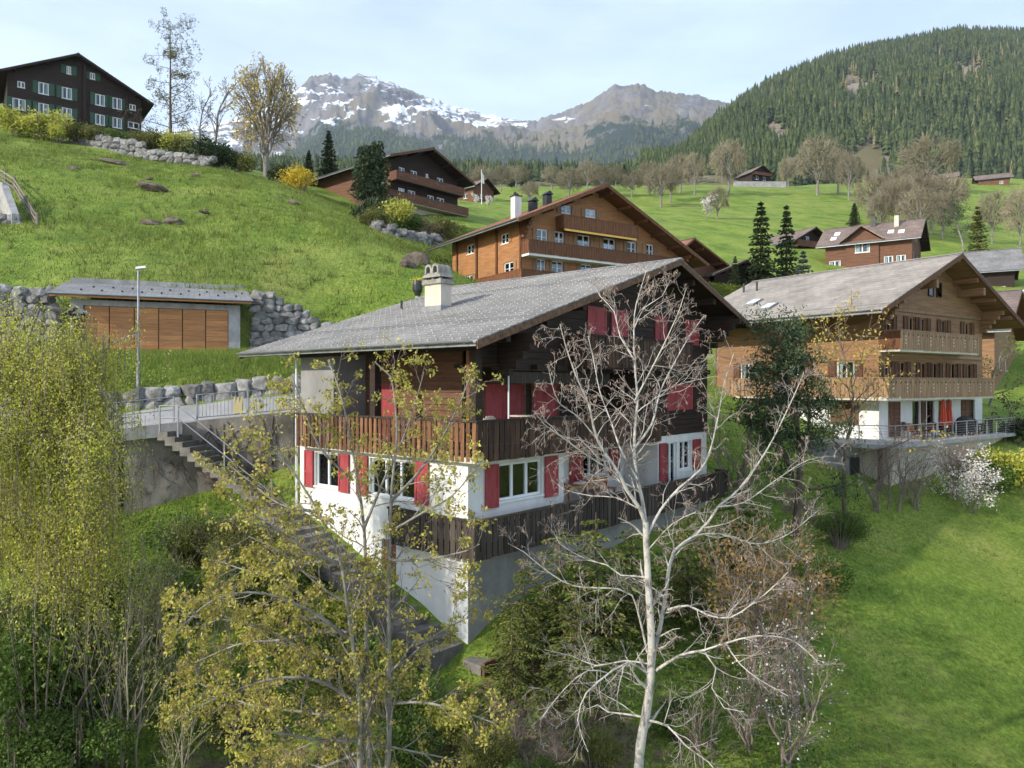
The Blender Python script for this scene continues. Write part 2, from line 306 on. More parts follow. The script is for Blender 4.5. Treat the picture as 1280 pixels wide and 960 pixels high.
# ================================================================== TERRAIN
def tps_fit(pts):
    P = np.array(pts, float); n = len(P); d = np.hypot(P[:, None, 0] - P[None, :, 0], P[:, None, 1] - P[None, :, 1])
    K = np.where(d > 0, d * d * np.log(d + 1e-12), 0) + np.eye(n) * .4; A = np.zeros((n + 3, n + 3)); A[:n, :n] = K
    A[:n, n] = 1; A[:n, n + 1:] = P[:, :2]; A[n:, :n] = A[:n, n:].T; b = np.zeros(n + 3); b[:n] = P[:, 2]
    return P[:, :2], np.linalg.solve(A, b)
def tps_eval(fit, x, y):
    C, w = fit; x = np.asarray(x, float); y = np.asarray(y, float); sh = x.shape; x = x.ravel(); y = y.ravel(); out = w[-3] + w[-2] * x + w[-1] * y
    for i in range(0, len(x), 20000):
        d = np.hypot(x[i:i + 20000, None] - C[None, :, 0], y[i:i + 20000, None] - C[None, :, 1]); out[i:i + 20000] += np.where(d > 0, d * d * np.log(d + 1e-12), 0) @ w[:-3]
    return out.reshape(sh)
def px(lst): return [tuple(at(*p)) for p in lst]
base_pts = px([(640, 985, 17), (0, 1000, 16), (300, 965, 17.5), (1280, 960, 21.5), (1120, 960, 19.3), (1000, 965, 17.5), (590, 815, 20.9), (590, 850, 20.2), (700, 880, 19.3), (850, 805, 23),
    (1150, 800, 26.3), (1050, 705, 29), (1250, 705, 33.5), (1270, 820, 27.5), (1085, 618, 36), (1180, 632, 37), (1280, 625, 40), (1000, 662, 32), (940, 690, 30), (1275, 535, 49), (345, 632, 27.3), (200, 660, 26.6), (60, 700, 25), (130, 820, 21),
    (0, 362, 44.5), (70, 351, 45.5), (190, 352, 46.5), (314, 364, 47.5), (385, 409, 46), (0, 270, 60), (200, 270, 64), (400, 322, 55), (480, 345, 52), (0, 162, 100), (150, 195, 94), (290, 217, 92), (380, 249, 82), (480, 297, 68), (550, 332, 60),
    (840, 335, 95), (900, 335, 100), (900, 282, 140), (880, 247, 200), (950, 233, 260), (1060, 236, 270), (1250, 230, 280), (1200, 300, 150), (1280, 335, 120), (1000, 325, 112), (1100, 275, 180),
    (650, 262, 140), (600, 252, 165), (700, 240, 210), (800, 252, 190), (440, 262, 93), (570, 276, 100), (330, 217, 112), (480, 289, 84)])
base_pts += [(0, 8, -11), (-25, 5, -10.5), (25, 5, -14), (0, -25, -16), (-40, -25, -14), (45, -25, -17), (45, 20, -14), (70, 40, -9), (-40, 16, -6.5), (-55, 14, -5), (12, 52, .8), (20, 60, 3), (40, 58, -1.5), (60, 66, 1), (90, 90, 8),
    (2, 60, 6.0), (18, 71, 6.8), (-6, 66, 9), (10, 82, 12), (-64, 110, 37), (-80, 105, 40), (-110, 100, 44), (-90, 62, 24), (-65, 42, 9), (-70, 30, 2), (-80, 150, 47), (-40, 135, 36), (-150, 130, 62), (-150, 40, 30), (130, 130, 18), (160, 60, -4),
    (-100, 330, 92), (0, 330, 88), (110, 330, 88), (220, 330, 92), (220, 200, 42), (-220, 330, 130), (-4, 31, -1.0), (2, 36, -.6), (8, 40, -1.2), (14, 33, -6.2)]
bank_pts = [(-14.6, 27.4, -1.80), (-12.3, 28.5, -1.46), (-8.8, 29.4, -1.15), (-17.1, 31.5, -1.38), (-13.8, 32.5, -1.0), (-10.6, 33.5, -.63), (-30, 24.3, -2.6), (-32, 28.3, -2.4), (-4, 30.6, -.95), (-5.5, 34.8, -.4), (-60, 18, -4), (-60, 24, -3.8),
    (-17.7, 32.3, -.42), (-14.2, 33.3, -.12), (-10.9, 34.3, .10), (-33, 29.2, -1.3), (-6, 35.6, .3), (-60, 26, -2.6), (-24.7, 38.6, 1.55), (-16.6, 42, 1.6), (-20.5, 40.2, 1.6), (-8, 43, 1.8), (-4, 40, .9), (-40, 35, .6), (-60, 31, -.8), (-26, 41, 1.9), (-15, 45, 1.9), (-4, 44, 2.0)]
FB, FK = tps_fit(base_pts), tps_fit(bank_pts)
WALL1 = [(-60, 18.0), (-30, 24.9), (-14.6, 28.0), (-12.3, 29.1), (-8.8, 30.0), (-4.5, 31.1)]
WALL2 = [(-4.5, 44), (-9, 45.6), (-12.5, 45.2), (-15.2, 44.4), (-25.2, 40.4), (-40, 36), (-60, 30.8)]
BANK = np.array(WALL1 + WALL2)
def inside(x, y, poly=BANK):
    r = np.zeros(np.shape(x), bool); j = len(poly) - 1
    for i in range(len(poly)):
        xi, yi = poly[i]; xj, yj = poly[j]
        c = ((yi > y) != (yj > y)) & (x < (xj - xi) * (y - yi) / (yj - yi + 1e-12) + xi); r ^= c; j = i
    return r
def gz_arr(x, y):
    z = tps_eval(FB, x, y); m = inside(x, y)
    z2 = tps_eval(FK, x, y)
    return np.where(m, z2, z)
def gz(x, y): return float(gz_arr(np.array([x]), np.array([y]))[0])
def on_ray(u, Y): x = (u - CX) / F * Y; return Vector((x, Y, gz(x, Y)))
xs = np.unique(np.round(np.concatenate([np.arange(-60, 45, .55), np.arange(-240, -60, 4), np.arange(45, 90, 1.5), np.arange(90, 262, 5)]), 3))
ys = np.unique(np.round(np.concatenate([np.arange(-30, 8, 2), np.arange(8, 52, .55), np.arange(52, 110, 1.1), np.arange(110, 336, 3.5)]), 3))
X, Y = np.meshgrid(xs, ys); Z = gz_arr(X, Y)
rr_ = np.random.default_rng(3); 
def fbm(x, y, sc, oc=4, seed=0):
    """value noise on numpy arrays"""
    o = np.zeros(np.shape(x)); a = 1.
    for k in range(oc):
        g = np.random.default_rng(seed * 17 + k).uniform(-1, 1, (64, 64)); xx = np.asarray(x) / sc * 2 ** k + 13.7 * k; yy = np.asarray(y) / sc * 2 ** k + 7.1 * k
        i = np.floor(xx).astype(int); j = np.floor(yy).astype(int); fx = xx - i; fy = yy - j; fx = fx * fx * (3 - 2 * fx); fy = fy * fy * (3 - 2 * fy); i %= 64; j %= 64; i1 = (i + 1) % 64; j1 = (j + 1) % 64
        o += a * ((g[i, j] * (1 - fx) + g[i1, j] * fx) * (1 - fy) + (g[i, j1] * (1 - fx) + g[i1, j1] * fx) * fy); a *= .5
    return o
inb = inside(X, Y)
Z = Z + np.where(inb, 0.0, fbm(X, Y, 9, 4, 1) * .16 * np.clip((np.abs(X) + Y) / 40, .6, 2.2))
Z[Y < 30] += (fbm(X, Y, 1.6, 2, 5) * .06)[Y < 30]
ny, nx = X.shape; idx = np.arange(nx * ny).reshape(ny, nx)
quads = np.stack([idx[:-1, :-1], idx[:-1, 1:], idx[1:, 1:], idx[1:, :-1]], -1).reshape(-1, 4)
def ground_mat():
    m, n, L, b = new_mat('meadow'); g = n.new('ShaderNodeNewGeometry'); pos = g.outputs['Position']
    def noise(sc, det=6, rough=.6, scale=None):
        t = n.new('ShaderNodeTexNoise'); t.inputs['Scale'].default_value = sc; t.inputs['Detail'].default_value = det; t.inputs['Roughness'].default_value = rough; L.new(pos, t.inputs['Vector']); return t.outputs['Fac']
    r = ramp(n, [(.32, (.078, .128, .018)), (.46, (.135, .205, .027)), (.58, (.195, .255, .040)), (.72, (.27, .27, .08))]); L.new(noise(.22, 12, .72), r.inputs[0])
    r2 = ramp(n, [(.35, (.55, .55, .55)), (.65, (1.35, 1.35, 1.35))]); L.new(noise(5.5, 6, .75), r2.inputs[0])
    mu = n.new('ShaderNodeMixRGB'); mu.blend_type = 'MULTIPLY'; mu.inputs[0].default_value = 1; L.new(r.outputs[0], mu.inputs[1]); L.new(r2.outputs[0], mu.inputs[2])
    rb = ramp(n, [(.46, (0, 0, 0)), (.68, (.30, .30, .30))]); L.new(noise(.055, 9, .7), rb.inputs[0]); mb_ = n.new('ShaderNodeMixRGB'); L.new(rb.outputs[0], mb_.inputs[0]); L.new(mu.outputs[0], mb_.inputs[1]); mb_.inputs[2].default_value = (.26, .225, .085, 1); mu = mb_
    er = ramp(n, [(.3, (.085, .058, .036)), (.7, (.20, .155, .11))]); L.new(noise(1.8, 10, .7), er.inputs[0])
    at_ = n.new('ShaderNodeAttribute'); at_.attribute_name = 'earth'; ad = n.new('ShaderNodeMath'); ad.operation = 'ADD'; L.new(at_.outputs['Fac'], ad.inputs[0]); L.new(noise(1.1, 8, .65), ad.inputs[1])
    rr = ramp(n, [(.88, (0, 0, 0)), (1.02, (1, 1, 1))]); L.new(ad.outputs[0], rr.inputs[0])
    mx = n.new('ShaderNodeMixRGB'); L.new(rr.outputs[0], mx.inputs[0]); L.new(mu.outputs[0], mx.inputs[1]); L.new(er.outputs[0], mx.inputs[2])
    L.new(mx.outputs[0], b.inputs['Base Color']); b.inputs['Roughness'].default_value = .9; b.inputs['Specular IOR Level'].default_value = .15
    bp = n.new('ShaderNodeBump'); bp.inputs['Strength'].default_value = .9; bp.inputs['Distance'].default_value = .12; L.new(noise(4, 9, .75), bp.inputs['Height']); L.new(bp.outputs[0], b.inputs['Normal']); return m
M['meadow'] = ground_mat()
gme = np_mesh('ground', np.stack([X, Y, Z], -1).reshape(-1, 3), quads, None, [M['meadow']], True)
earth = .42 * np.exp(-(((X - 1.5) / 6.0) ** 2 + ((Y - 18.5) / 4.0) ** 2)) + .55 * np.exp(-(((X + 6) / 7) ** 2 + ((Y - 15) / 5) ** 2)) + .5 * np.exp(-(((X - 13.5) / 2.5) ** 2 + ((Y - 34) / 3) ** 2))
earth += .26 * np.clip(fbm(X, Y, 22, 4, 9), 0, 1) * (Y > 46)
a_ = gme.attributes.new('earth', 'FLOAT', 'POINT'); a_.data.foreach_set('value', earth.ravel().astype(np.float32))
tag(link_mesh('ground', gme), kind='structure')

# ------------------------------------------------------------------ far mountains: ridges with their own distance and size
def interp(tab, u): t = np.array(tab, float); return np.interp(u, t[:, 0], t[:, 1])
def ridge(name, crest, base, Yc, Yb, u0, u1, nu, ns, prof, rough, matl, attrs, seed, back=.35, fine=0., sc_=900.):
    u = np.linspace(u0, u1, nu); s = np.concatenate([np.linspace(0, 1, ns), 1 + np.linspace(0, back, 8)[1:]]); U, Sg = np.meshgrid(u, s)
    yc = interp(Yc, U); yb = interp(Yb, U); tn = (U - CX) / F; YY = yb + (yc - yb) * Sg; zc = (CY - interp(crest, U)) / F * yc; zb = (CY - interp(base, U)) / F * yb
    s1 = np.clip(Sg, 0, 1); ZZ = zb + (zc - zb) * prof(s1, U); XX = tn * YY
    amp = rough * (zc - zb) * (np.sin(np.pi * np.clip(s1, 0, 1)) * .85 + .06)
    n1 = 1 - 2 * np.abs(fbm(XX, YY * .8, sc_, 6, seed)); n2 = fbm(XX, YY, sc_ * .45, 5, seed + 3); n3 = 1 - 2 * np.abs(fbm(XX + YY * .5, YY * .7, sc_ * .22, 4, seed + 6))
    ZZ += amp * (.46 * n1 + .34 * n2 + .20 * n3 - .1)
    ZZ += rough * .05 * (zc - zb) * fbm(U * 30, Sg * 900, 60, 3, seed + 9) * np.clip(s1 * 2, 0, 1) * fine
    ZZ = np.where(Sg > 1, ZZ - (Sg - 1) * (zc - zb) * .9, ZZ)
    id_ = np.arange(U.size).reshape(U.shape); q = np.stack([id_[:-1, :-1], id_[:-1, 1:], id_[1:, 1:], id_[1:, :-1]], -1).reshape(-1, 4)
    me = np_mesh(name, np.stack([XX, YY, ZZ], -1).reshape(-1, 3), q, None, [matl], True)
    V_ = CY - ZZ / YY * F
    for k, fn in attrs.items():
        a = me.attributes.new(k, 'FLOAT', 'POINT'); a.data.foreach_set('value', np.asarray(fn(U, V_, s1), np.float32).ravel())
    o = tag(link_mesh(name, me), kind='structure'); return XX, YY, ZZ, U, V_, s1
def mountain_mat(name, rock1, rock2, turf, wood, snow=True, ns=.004):
    m, n, L, b = new_mat(name); g = n.new('ShaderNodeNewGeometry'); pos = g.outputs['Position']
    def noise(sc, det=10, rough=.68, scale=(1, 1, 1)):
        mp = n.new('ShaderNodeMapping'); mp.inputs['Scale'].default_value = scale; L.new(pos, mp.inputs[0])
        t = n.new('ShaderNodeTexNoise'); t.inputs['Scale'].default_value = sc; t.inputs['Detail'].default_value = det; t.inputs['Roughness'].default_value = rough; L.new(mp.outputs[0], t.inputs['Vector']); return t.outputs['Fac']
    r = ramp(n, [(.36, rock2), (.64, rock1)]); L.new(noise(ns * 2, 12, .75, (1, 1, .35)), r.inputs[0])
    def layer(col_in, attr, color, w, sc, scale=(1, 1, 1), p0=.96, p1=1.06, flat=False):
        a = n.new('ShaderNodeAttribute'); a.attribute_name = attr; ad = n.new('ShaderNodeMath'); ad.operation = 'ADD'; L.new(a.outputs['Fac'], ad.inputs[0]); L.new(noise(sc, 11, w, scale), ad.inputs[1])
        if flat:
            sx = n.new('ShaderNodeSeparateXYZ'); L.new(g.outputs['Normal'], sx.inputs[0]); ma = n.new('ShaderNodeMath'); ma.operation = 'MULTIPLY_ADD'; ma.inputs[1].default_value = .55; ma.inputs[2].default_value = -.42; L.new(sx.outputs[2], ma.inputs[0]); a2 = n.new('ShaderNodeMath'); a2.operation = 'ADD'; L.new(ad.outputs[0], a2.inputs[0]); L.new(ma.outputs[0], a2.inputs[1]); ad = a2
        rr = ramp(n, [(p0 - .0, (0, 0, 0)), (min(1, p1), (1, 1, 1))]); mr = n.new('ShaderNodeMath'); mr.operation = 'MULTIPLY'; mr.inputs[1].default_value = .94; L.new(ad.outputs[0], mr.inputs[0]); L.new(mr.outputs[0], rr.inputs[0])
        mx = n.new('ShaderNodeMixRGB'); L.new(rr.outputs[0], mx.inputs[0]); L.new(col_in, mx.inputs[1]); mx.inputs[2].default_value = (*color, 1); return mx.outputs[0]
    c = layer(r.outputs[0], 'turf', turf, .65, ns * 1.5, p0=.88, p1=1.0)
    c = layer(c, 'wood', wood, .7, ns * 3, p0=.90, p1=.95)
    if snow: c = layer(c, 'snow', (.80, .83, .88), .72, ns * 1.4, (1, .8, 2.4), .925, .955, True)
    L.new(c, b.inputs['Base Color']); b.inputs['Roughness'].default_value = .95; b.inputs['Specular IOR Level'].default_value = .1
    bp = n.new('ShaderNodeBump'); bp.inputs['Strength'].default_value = 1; bp.inputs['Distance'].default_value = .05 / ns; L.new(noise(ns * 4, 12, .75, (1, 1, .4)), bp.inputs['Height']); L.new(bp.outputs[0], b.inputs['Normal']); return m
M['alp'] = mountain_mat('alp', (.235, .22, .212), (.065, .063, .072), (.17, .145, .10), (.022, .040, .026))
def gauss2(U, V, u, v, a, b): return np.exp(-((U - u) / a) ** 2 - ((V - v) / b) ** 2)
crest = [(-400, 190), (100, 175), (230, 160), (290, 148), (345, 128), (366, 112), (380, 104), (390, 94), (400, 93), (412, 91), (424, 97), (442, 98), (447, 93), (462, 95), (472, 97), (500, 107), (525, 119), (552, 128), (580, 135), (610, 142), (640, 147), (655, 150), (672, 150), (690, 141), (700, 141), (720, 133), (742, 124), (757, 112), (768, 105), (778, 107), (800, 104), (818, 113), (840, 117), (868, 119), (900, 127), (960, 140), (1100, 160), (1700, 150)]
XX = ridge('snow_mountain', crest, [(-400, 235), (1700, 235)], [(-400, 5200), (600, 5000), (690, 4600), (790, 4200), (900, 4400), (1700, 4600)], [(-400, 2300), (1700, 2300)], -400, 1700, 1000, 170,
    lambda s, U: s ** 1.12, .15, M['alp'],
    dict(snow=lambda U, V, s: .402 + .092 * np.clip((s - .45) * 4, 0, 1) * (U < 660) - .45 * np.clip((.52 - s) * 6, 0, 1) + .10 * gauss2(U, V, 470, 135, 90, 22) - .2 * gauss2(U, V, 515, 116, 38, 11) - .2 * gauss2(U, V, 410, 99, 34, 9) - .1 * gauss2(U, V, 440, 115, 20, 12) - .12 * np.clip((U - 640) / 40, 0, 1) + .30 * gauss2(U, V, 702, 178, 16, 4) + .22 * gauss2(U, V, 708, 148, 12, 5) + .2 * gauss2(U, V, 780, 175, 14, 5),
         wood=lambda U, V, s: .36 + .40 * np.clip((.50 - s) * 5, -1, 1) + .25 * gauss2(U, V, 410, 175, 70, 32) - .2 * gauss2(U, V, 710, 195, 50, 20) - .1 * (U > 620) * (V < 190) + .16 * gauss2(U, V, 860, 160, 40, 30),
         turf=lambda U, V, s: .40 + .10 * np.clip((U - 560) / 150, 0, 1) + .1 * (s < .6)), 4, fine=1.)
far = XX
M['wooded'] = mountain_mat('wooded', (.30, .25, .19), (.15, .125, .10), (.14, .12, .06), (.030, .048, .020), False, .02)
wr = ridge('wooded_mountain', [(780, 216), (850, 202), (870, 180), (900, 150), (940, 123), (980, 102), (1040, 79), (1100, 65), (1150, 54), (1190, 46), (1230, 46), (1280, 49), (1400, 56), (1800, 120)],
    [(780, 240), (1800, 238)], [(780, 1000), (900, 1250), (1200, 1500), (1800, 1600)], [(780, 600), (1000, 620), (1800, 600)], 780, 1800, 190, 70, lambda s, U: s ** .92, .09, M['wooded'],
    dict(turf=lambda U, V, s: .35 + .45 * gauss2(U, V, 1085, 200, 24, 22), wood=lambda U, V, s: .55 - .6 * gauss2(U, V, 1067, 105, 18, 28) - .6 * gauss2(U, V, 1215, 92, 22, 16) - .6 * gauss2(U, V, 975, 165, 18, 18) - .7 * gauss2(U, V, 1085, 200, 32, 28)), 11, sc_=300.)
br_ = ridge('wooded_slope', [(-500, 170), (200, 200), (300, 212), (450, 218), (560, 222), (640, 224), (760, 226), (830, 223), (900, 220), (1000, 235)], [(-500, 250), (1000, 240)], [(-500, 1200), (1000, 1100)], [(-500, 345), (1000, 345)], -500, 1000, 160, 40,
    lambda s, U: s, .06, M['wooded'], dict(turf=lambda U, V, s: .62 + 0 * U, wood=lambda U, V, s: .35 + .2 * s), 21, sc_=300.)
# ------------------------------------------------------------------ woods (read as one mass)
def conifer_proto(rng, tiers=5, sp=5, h=1., r=.17):
    v = []; f = []
    for t in range(tiers):
        z0 = .06 + .86 * t / tiers; z1 = min(1., z0 + 1.75 / tiers); R = r * (1 - .86 * t / tiers) * rng.uniform(.85, 1.15); b = len(v); v.append((0, 0, z1)); o = rng.uniform(0, 6)
        for k in range(2 * sp):
            a = o + math.pi * k / sp; q = R * (1.0 if k % 2 == 0 else .52) * rng.uniform(.8, 1.2); v.append((q * math.cos(a), q * math.sin(a), z0 + (0 if k % 2 == 0 else .06) + rng.uniform(-.02, .02)))
        for k in range(2 * sp): f.append((b, b + 1 + k, b + 1 + (k + 1) % (2 * sp)))
    return np.array(v), np.array(f)
def scatter_conifers(name, label, P, H, protos, matl, width=1.0):
    V = []; Fc = []; base = 0; k = len(P); rng = np.random.default_rng(5); which = rng.integers(0, len(protos), k)
    for w, (pv, pf) in enumerate(protos):
        i = np.where(which == w)[0]; m = len(i)
        if not m: continue
        a = rng.uniform(0, 6.28, m); c, s = np.cos(a), np.sin(a); wd = H[i] * rng.uniform(.8, 1.25, m) * width
        x = (pv[None, :, 0] * c[:, None] - pv[None, :, 1] * s[:, None]) * wd[:, None]; y = (pv[None, :, 0] * s[:, None] + pv[None, :, 1] * c[:, None]) * wd[:, None]; z = pv[None, :, 2] * H[i][:, None]
        V.append((np.stack([x, y, z], -1) + P[i][:, None, :]).reshape(-1, 3)); Fc.append((pf[None] + (np.arange(m) * len(pv))[:, None, None] + base).reshape(-1, 3)); base += m * len(pv)
    me = np_mesh(name, np.concatenate(V), None, np.concatenate(Fc), [matl]); return tag(link_mesh(name, me), label, 'forest', kind='stuff')
def wood_mat(name, cols):
    m, n, L, b = new_mat(name); g = n.new('ShaderNodeNewGeometry'); t = n.new('ShaderNodeTexNoise'); t.inputs['Scale'].default_value = .014; t.inputs['Detail'].default_value = 9; t.inputs['Roughness'].default_value = .8; L.new(g.outputs['Position'], t.inputs['Vector'])
    ad = n.new('ShaderNodeMath'); ad.operation = 'MULTIPLY_ADD'; ad.inputs[1].default_value = .55; L.new(g.outputs['Random Per Island'], ad.inputs[0]); sb = n.new('ShaderNodeMath'); sb.operation = 'SUBTRACT'; sb.inputs[1].default_value = .27; L.new(t.outputs['Fac'], sb.inputs[0]); L.new(sb.outputs[0], ad.inputs[2])
    r = ramp(n, [(i / (len(cols) - 1), c) for i, c in enumerate(cols)]); L.new(ad.outputs[0], r.inputs[0]); L.new(r.outputs[0], b.inputs['Base Color']); b.inputs['Roughness'].default_value = .9; b.inputs['Specular IOR Level'].default_value = .1; return m
M['spruce_wood'] = wood_mat('spruce_wood', [(.014, .026, .012), (.034, .054, .020), (.070, .092, .030), (.135, .145, .045)])
pr = [conifer_proto(np.random.default_rng(i), 5, 5) for i in range(5)]
def sample_grid(g, n, u0, u1, s0, s1, seed, wgt=1.):
    XX, YY, ZZ, U, V, s = g; rng = np.random.default_rng(seed); ns, nu = XX.shape; us = U[0]; 
    uu = rng.uniform(u0, u1, n); ss = s0 + (s1 - s0) * rng.uniform(0, 1, n) ** wgt; sv = s[:, 0]; top = int(np.argmax(sv >= .9999)) if (sv >= .9999).any() else ns - 1
    ci = (uu - us[0]) / (us[-1] - us[0]) * (nu - 1); ri = ss * top; i = np.clip(ri.astype(int), 0, top - 1); j = np.clip(ci.astype(int), 0, nu - 2); fi = ri - i; fj = ci - j
    def bl(A): return (A[i, j] * (1 - fj) + A[i, j + 1] * fj) * (1 - fi) + (A[i + 1, j] * (1 - fj) + A[i + 1, j + 1] * fj) * fi
    return np.stack([bl(XX), bl(YY), bl(ZZ)], -1), bl(U), bl(V)
P, U_, V_ = sample_grid(wr, 14000, 800, 1400, 0.0, 1.0, 31, .8)
bare = 1.2 * gauss2(U_, V_, 1064, 112, 17, 32) + 1.2 * gauss2(U_, V_, 1095, 108, 8, 16) + 1.2 * gauss2(U_, V_, 1215, 96, 22, 18) + 1.2 * gauss2(U_, V_, 972, 172, 17, 22) + 1.5 * gauss2(U_, V_, 1085, 206, 30, 30)
keep = bare < np.random.default_rng(2).uniform(.35, .9, len(P)); P = P[keep]
P[:, 2] -= .8
scatter_conifers('spruce_forest', 'dense dark green spruce forest covering the steep mountainside on the right', P, np.random.default_rng(8).beta(2.2, 1.8, len(P)) * 22 + 9, pr, M['spruce_wood'], 1.05)
P, U_, V_ = sample_grid(wr, 750, 820, 1400, 0., .95, 41, .6); P[:, 2] -= .8; M['larch_wood'] = wood_mat('larch_wood', [(.10, .09, .045), (.17, .15, .07), (.22, .185, .09)])
scatter_conifers('larch_forest', 'paler larches and leafless trees scattered through the mountainside forest', P, np.random.default_rng(18).uniform(12, 26, len(P)), pr, M['larch_wood'], .9)
P, U_, V_ = sample_grid(br_, 3000, 220, 900, .42, 1.0, 33, .8); P[:, 2] -= .8
scatter_conifers('spruce_belt', 'belt of sunlit green spruces across the valley below the mountains', P, np.random.default_rng(9).uniform(14, 26, len(P)), pr, M['spruce_wood'], 1.15)
P, U_, V_ = sample_grid(far, 9000, 280, 920, .02, .46, 35, 1.); n_ = fbm(P[:, 0], P[:, 1], 500, 4, 3)
dens = .9 * gauss2(U_, V_, 410, 178, 95, 34) + .55 * gauss2(U_, V_, 560, 192, 90, 22) + .5 * gauss2(U_, V_, 760, 200, 120, 16) + .5 * gauss2(U_, V_, 850, 170, 45, 30); k_ = dens + .35 * n_ > np.random.default_rng(4).uniform(.2, .8, len(P)); P = P[k_]
scatter_conifers('far_forest', 'hazy blue-green conifer woods on the lower slopes of the snowy mountain', P, np.random.default_rng(10).uniform(16, 34, len(P)), [conifer_proto(np.random.default_rng(i), 2, 4) for i in range(4)], M['spruce_wood'], 1.5)
# ------------------------------------------------------------------ road on the bank
def strip(a, b, n, lift, nw=6):
    """ribbon between two plan polylines draped over the ground"""
    def res(l):
        l = np.array(l, float); d = np.r_[0, np.cumsum(np.hypot(*np.diff(l[:, :2], axis=0).T))]; t = np.linspace(0, d[-1], n); return np.stack([np.interp(t, d, l[:, 0]), np.interp(t, d, l[:, 1])], -1)
    A, B = res(a), res(b); t = np.linspace(0, 1, nw)[None, :, None]; G = A[:, None] * (1 - t) + B[:, None] * t; x, y = G[..., 0], G[..., 1]; z = tps_eval(FK, x, y) + lift
    i_ = np.arange(n * nw).reshape(n, nw); return np.stack([x, y, z], -1).reshape(-1, 3), np.stack([i_[:-1, :-1], i_[1:, :-1], i_[1:, 1:], i_[:-1, 1:]], -1).reshape(-1, 4)
v, f = strip([(-58, 18.3), (-30, 24.5), (-14.6, 27.6), (-12.3, 28.7), (-8.8, 29.6), (-4.8, 30.8)], [(-58, 23.4), (-31.7, 28.2), (-17.1, 31.5), (-13.8, 32.5), (-10.6, 33.5), (-5.6, 34.7)], 120, .035)
tag(link_mesh('road', np_mesh('road', v, f, None, [M['asphalt']], True)), kind='structure')
v, f = strip([(-15.2, 42.0), (-12, 42.4), (-8, 41), (-5, 38)], [(-15.4, 43.4), (-12, 44.4), (-7, 43.4), (-4.7, 40)], 40, .03)
tag(link_mesh('driveway', np_mesh('driveway', v, f, None, [M['asphalt']], True)), kind='structure')

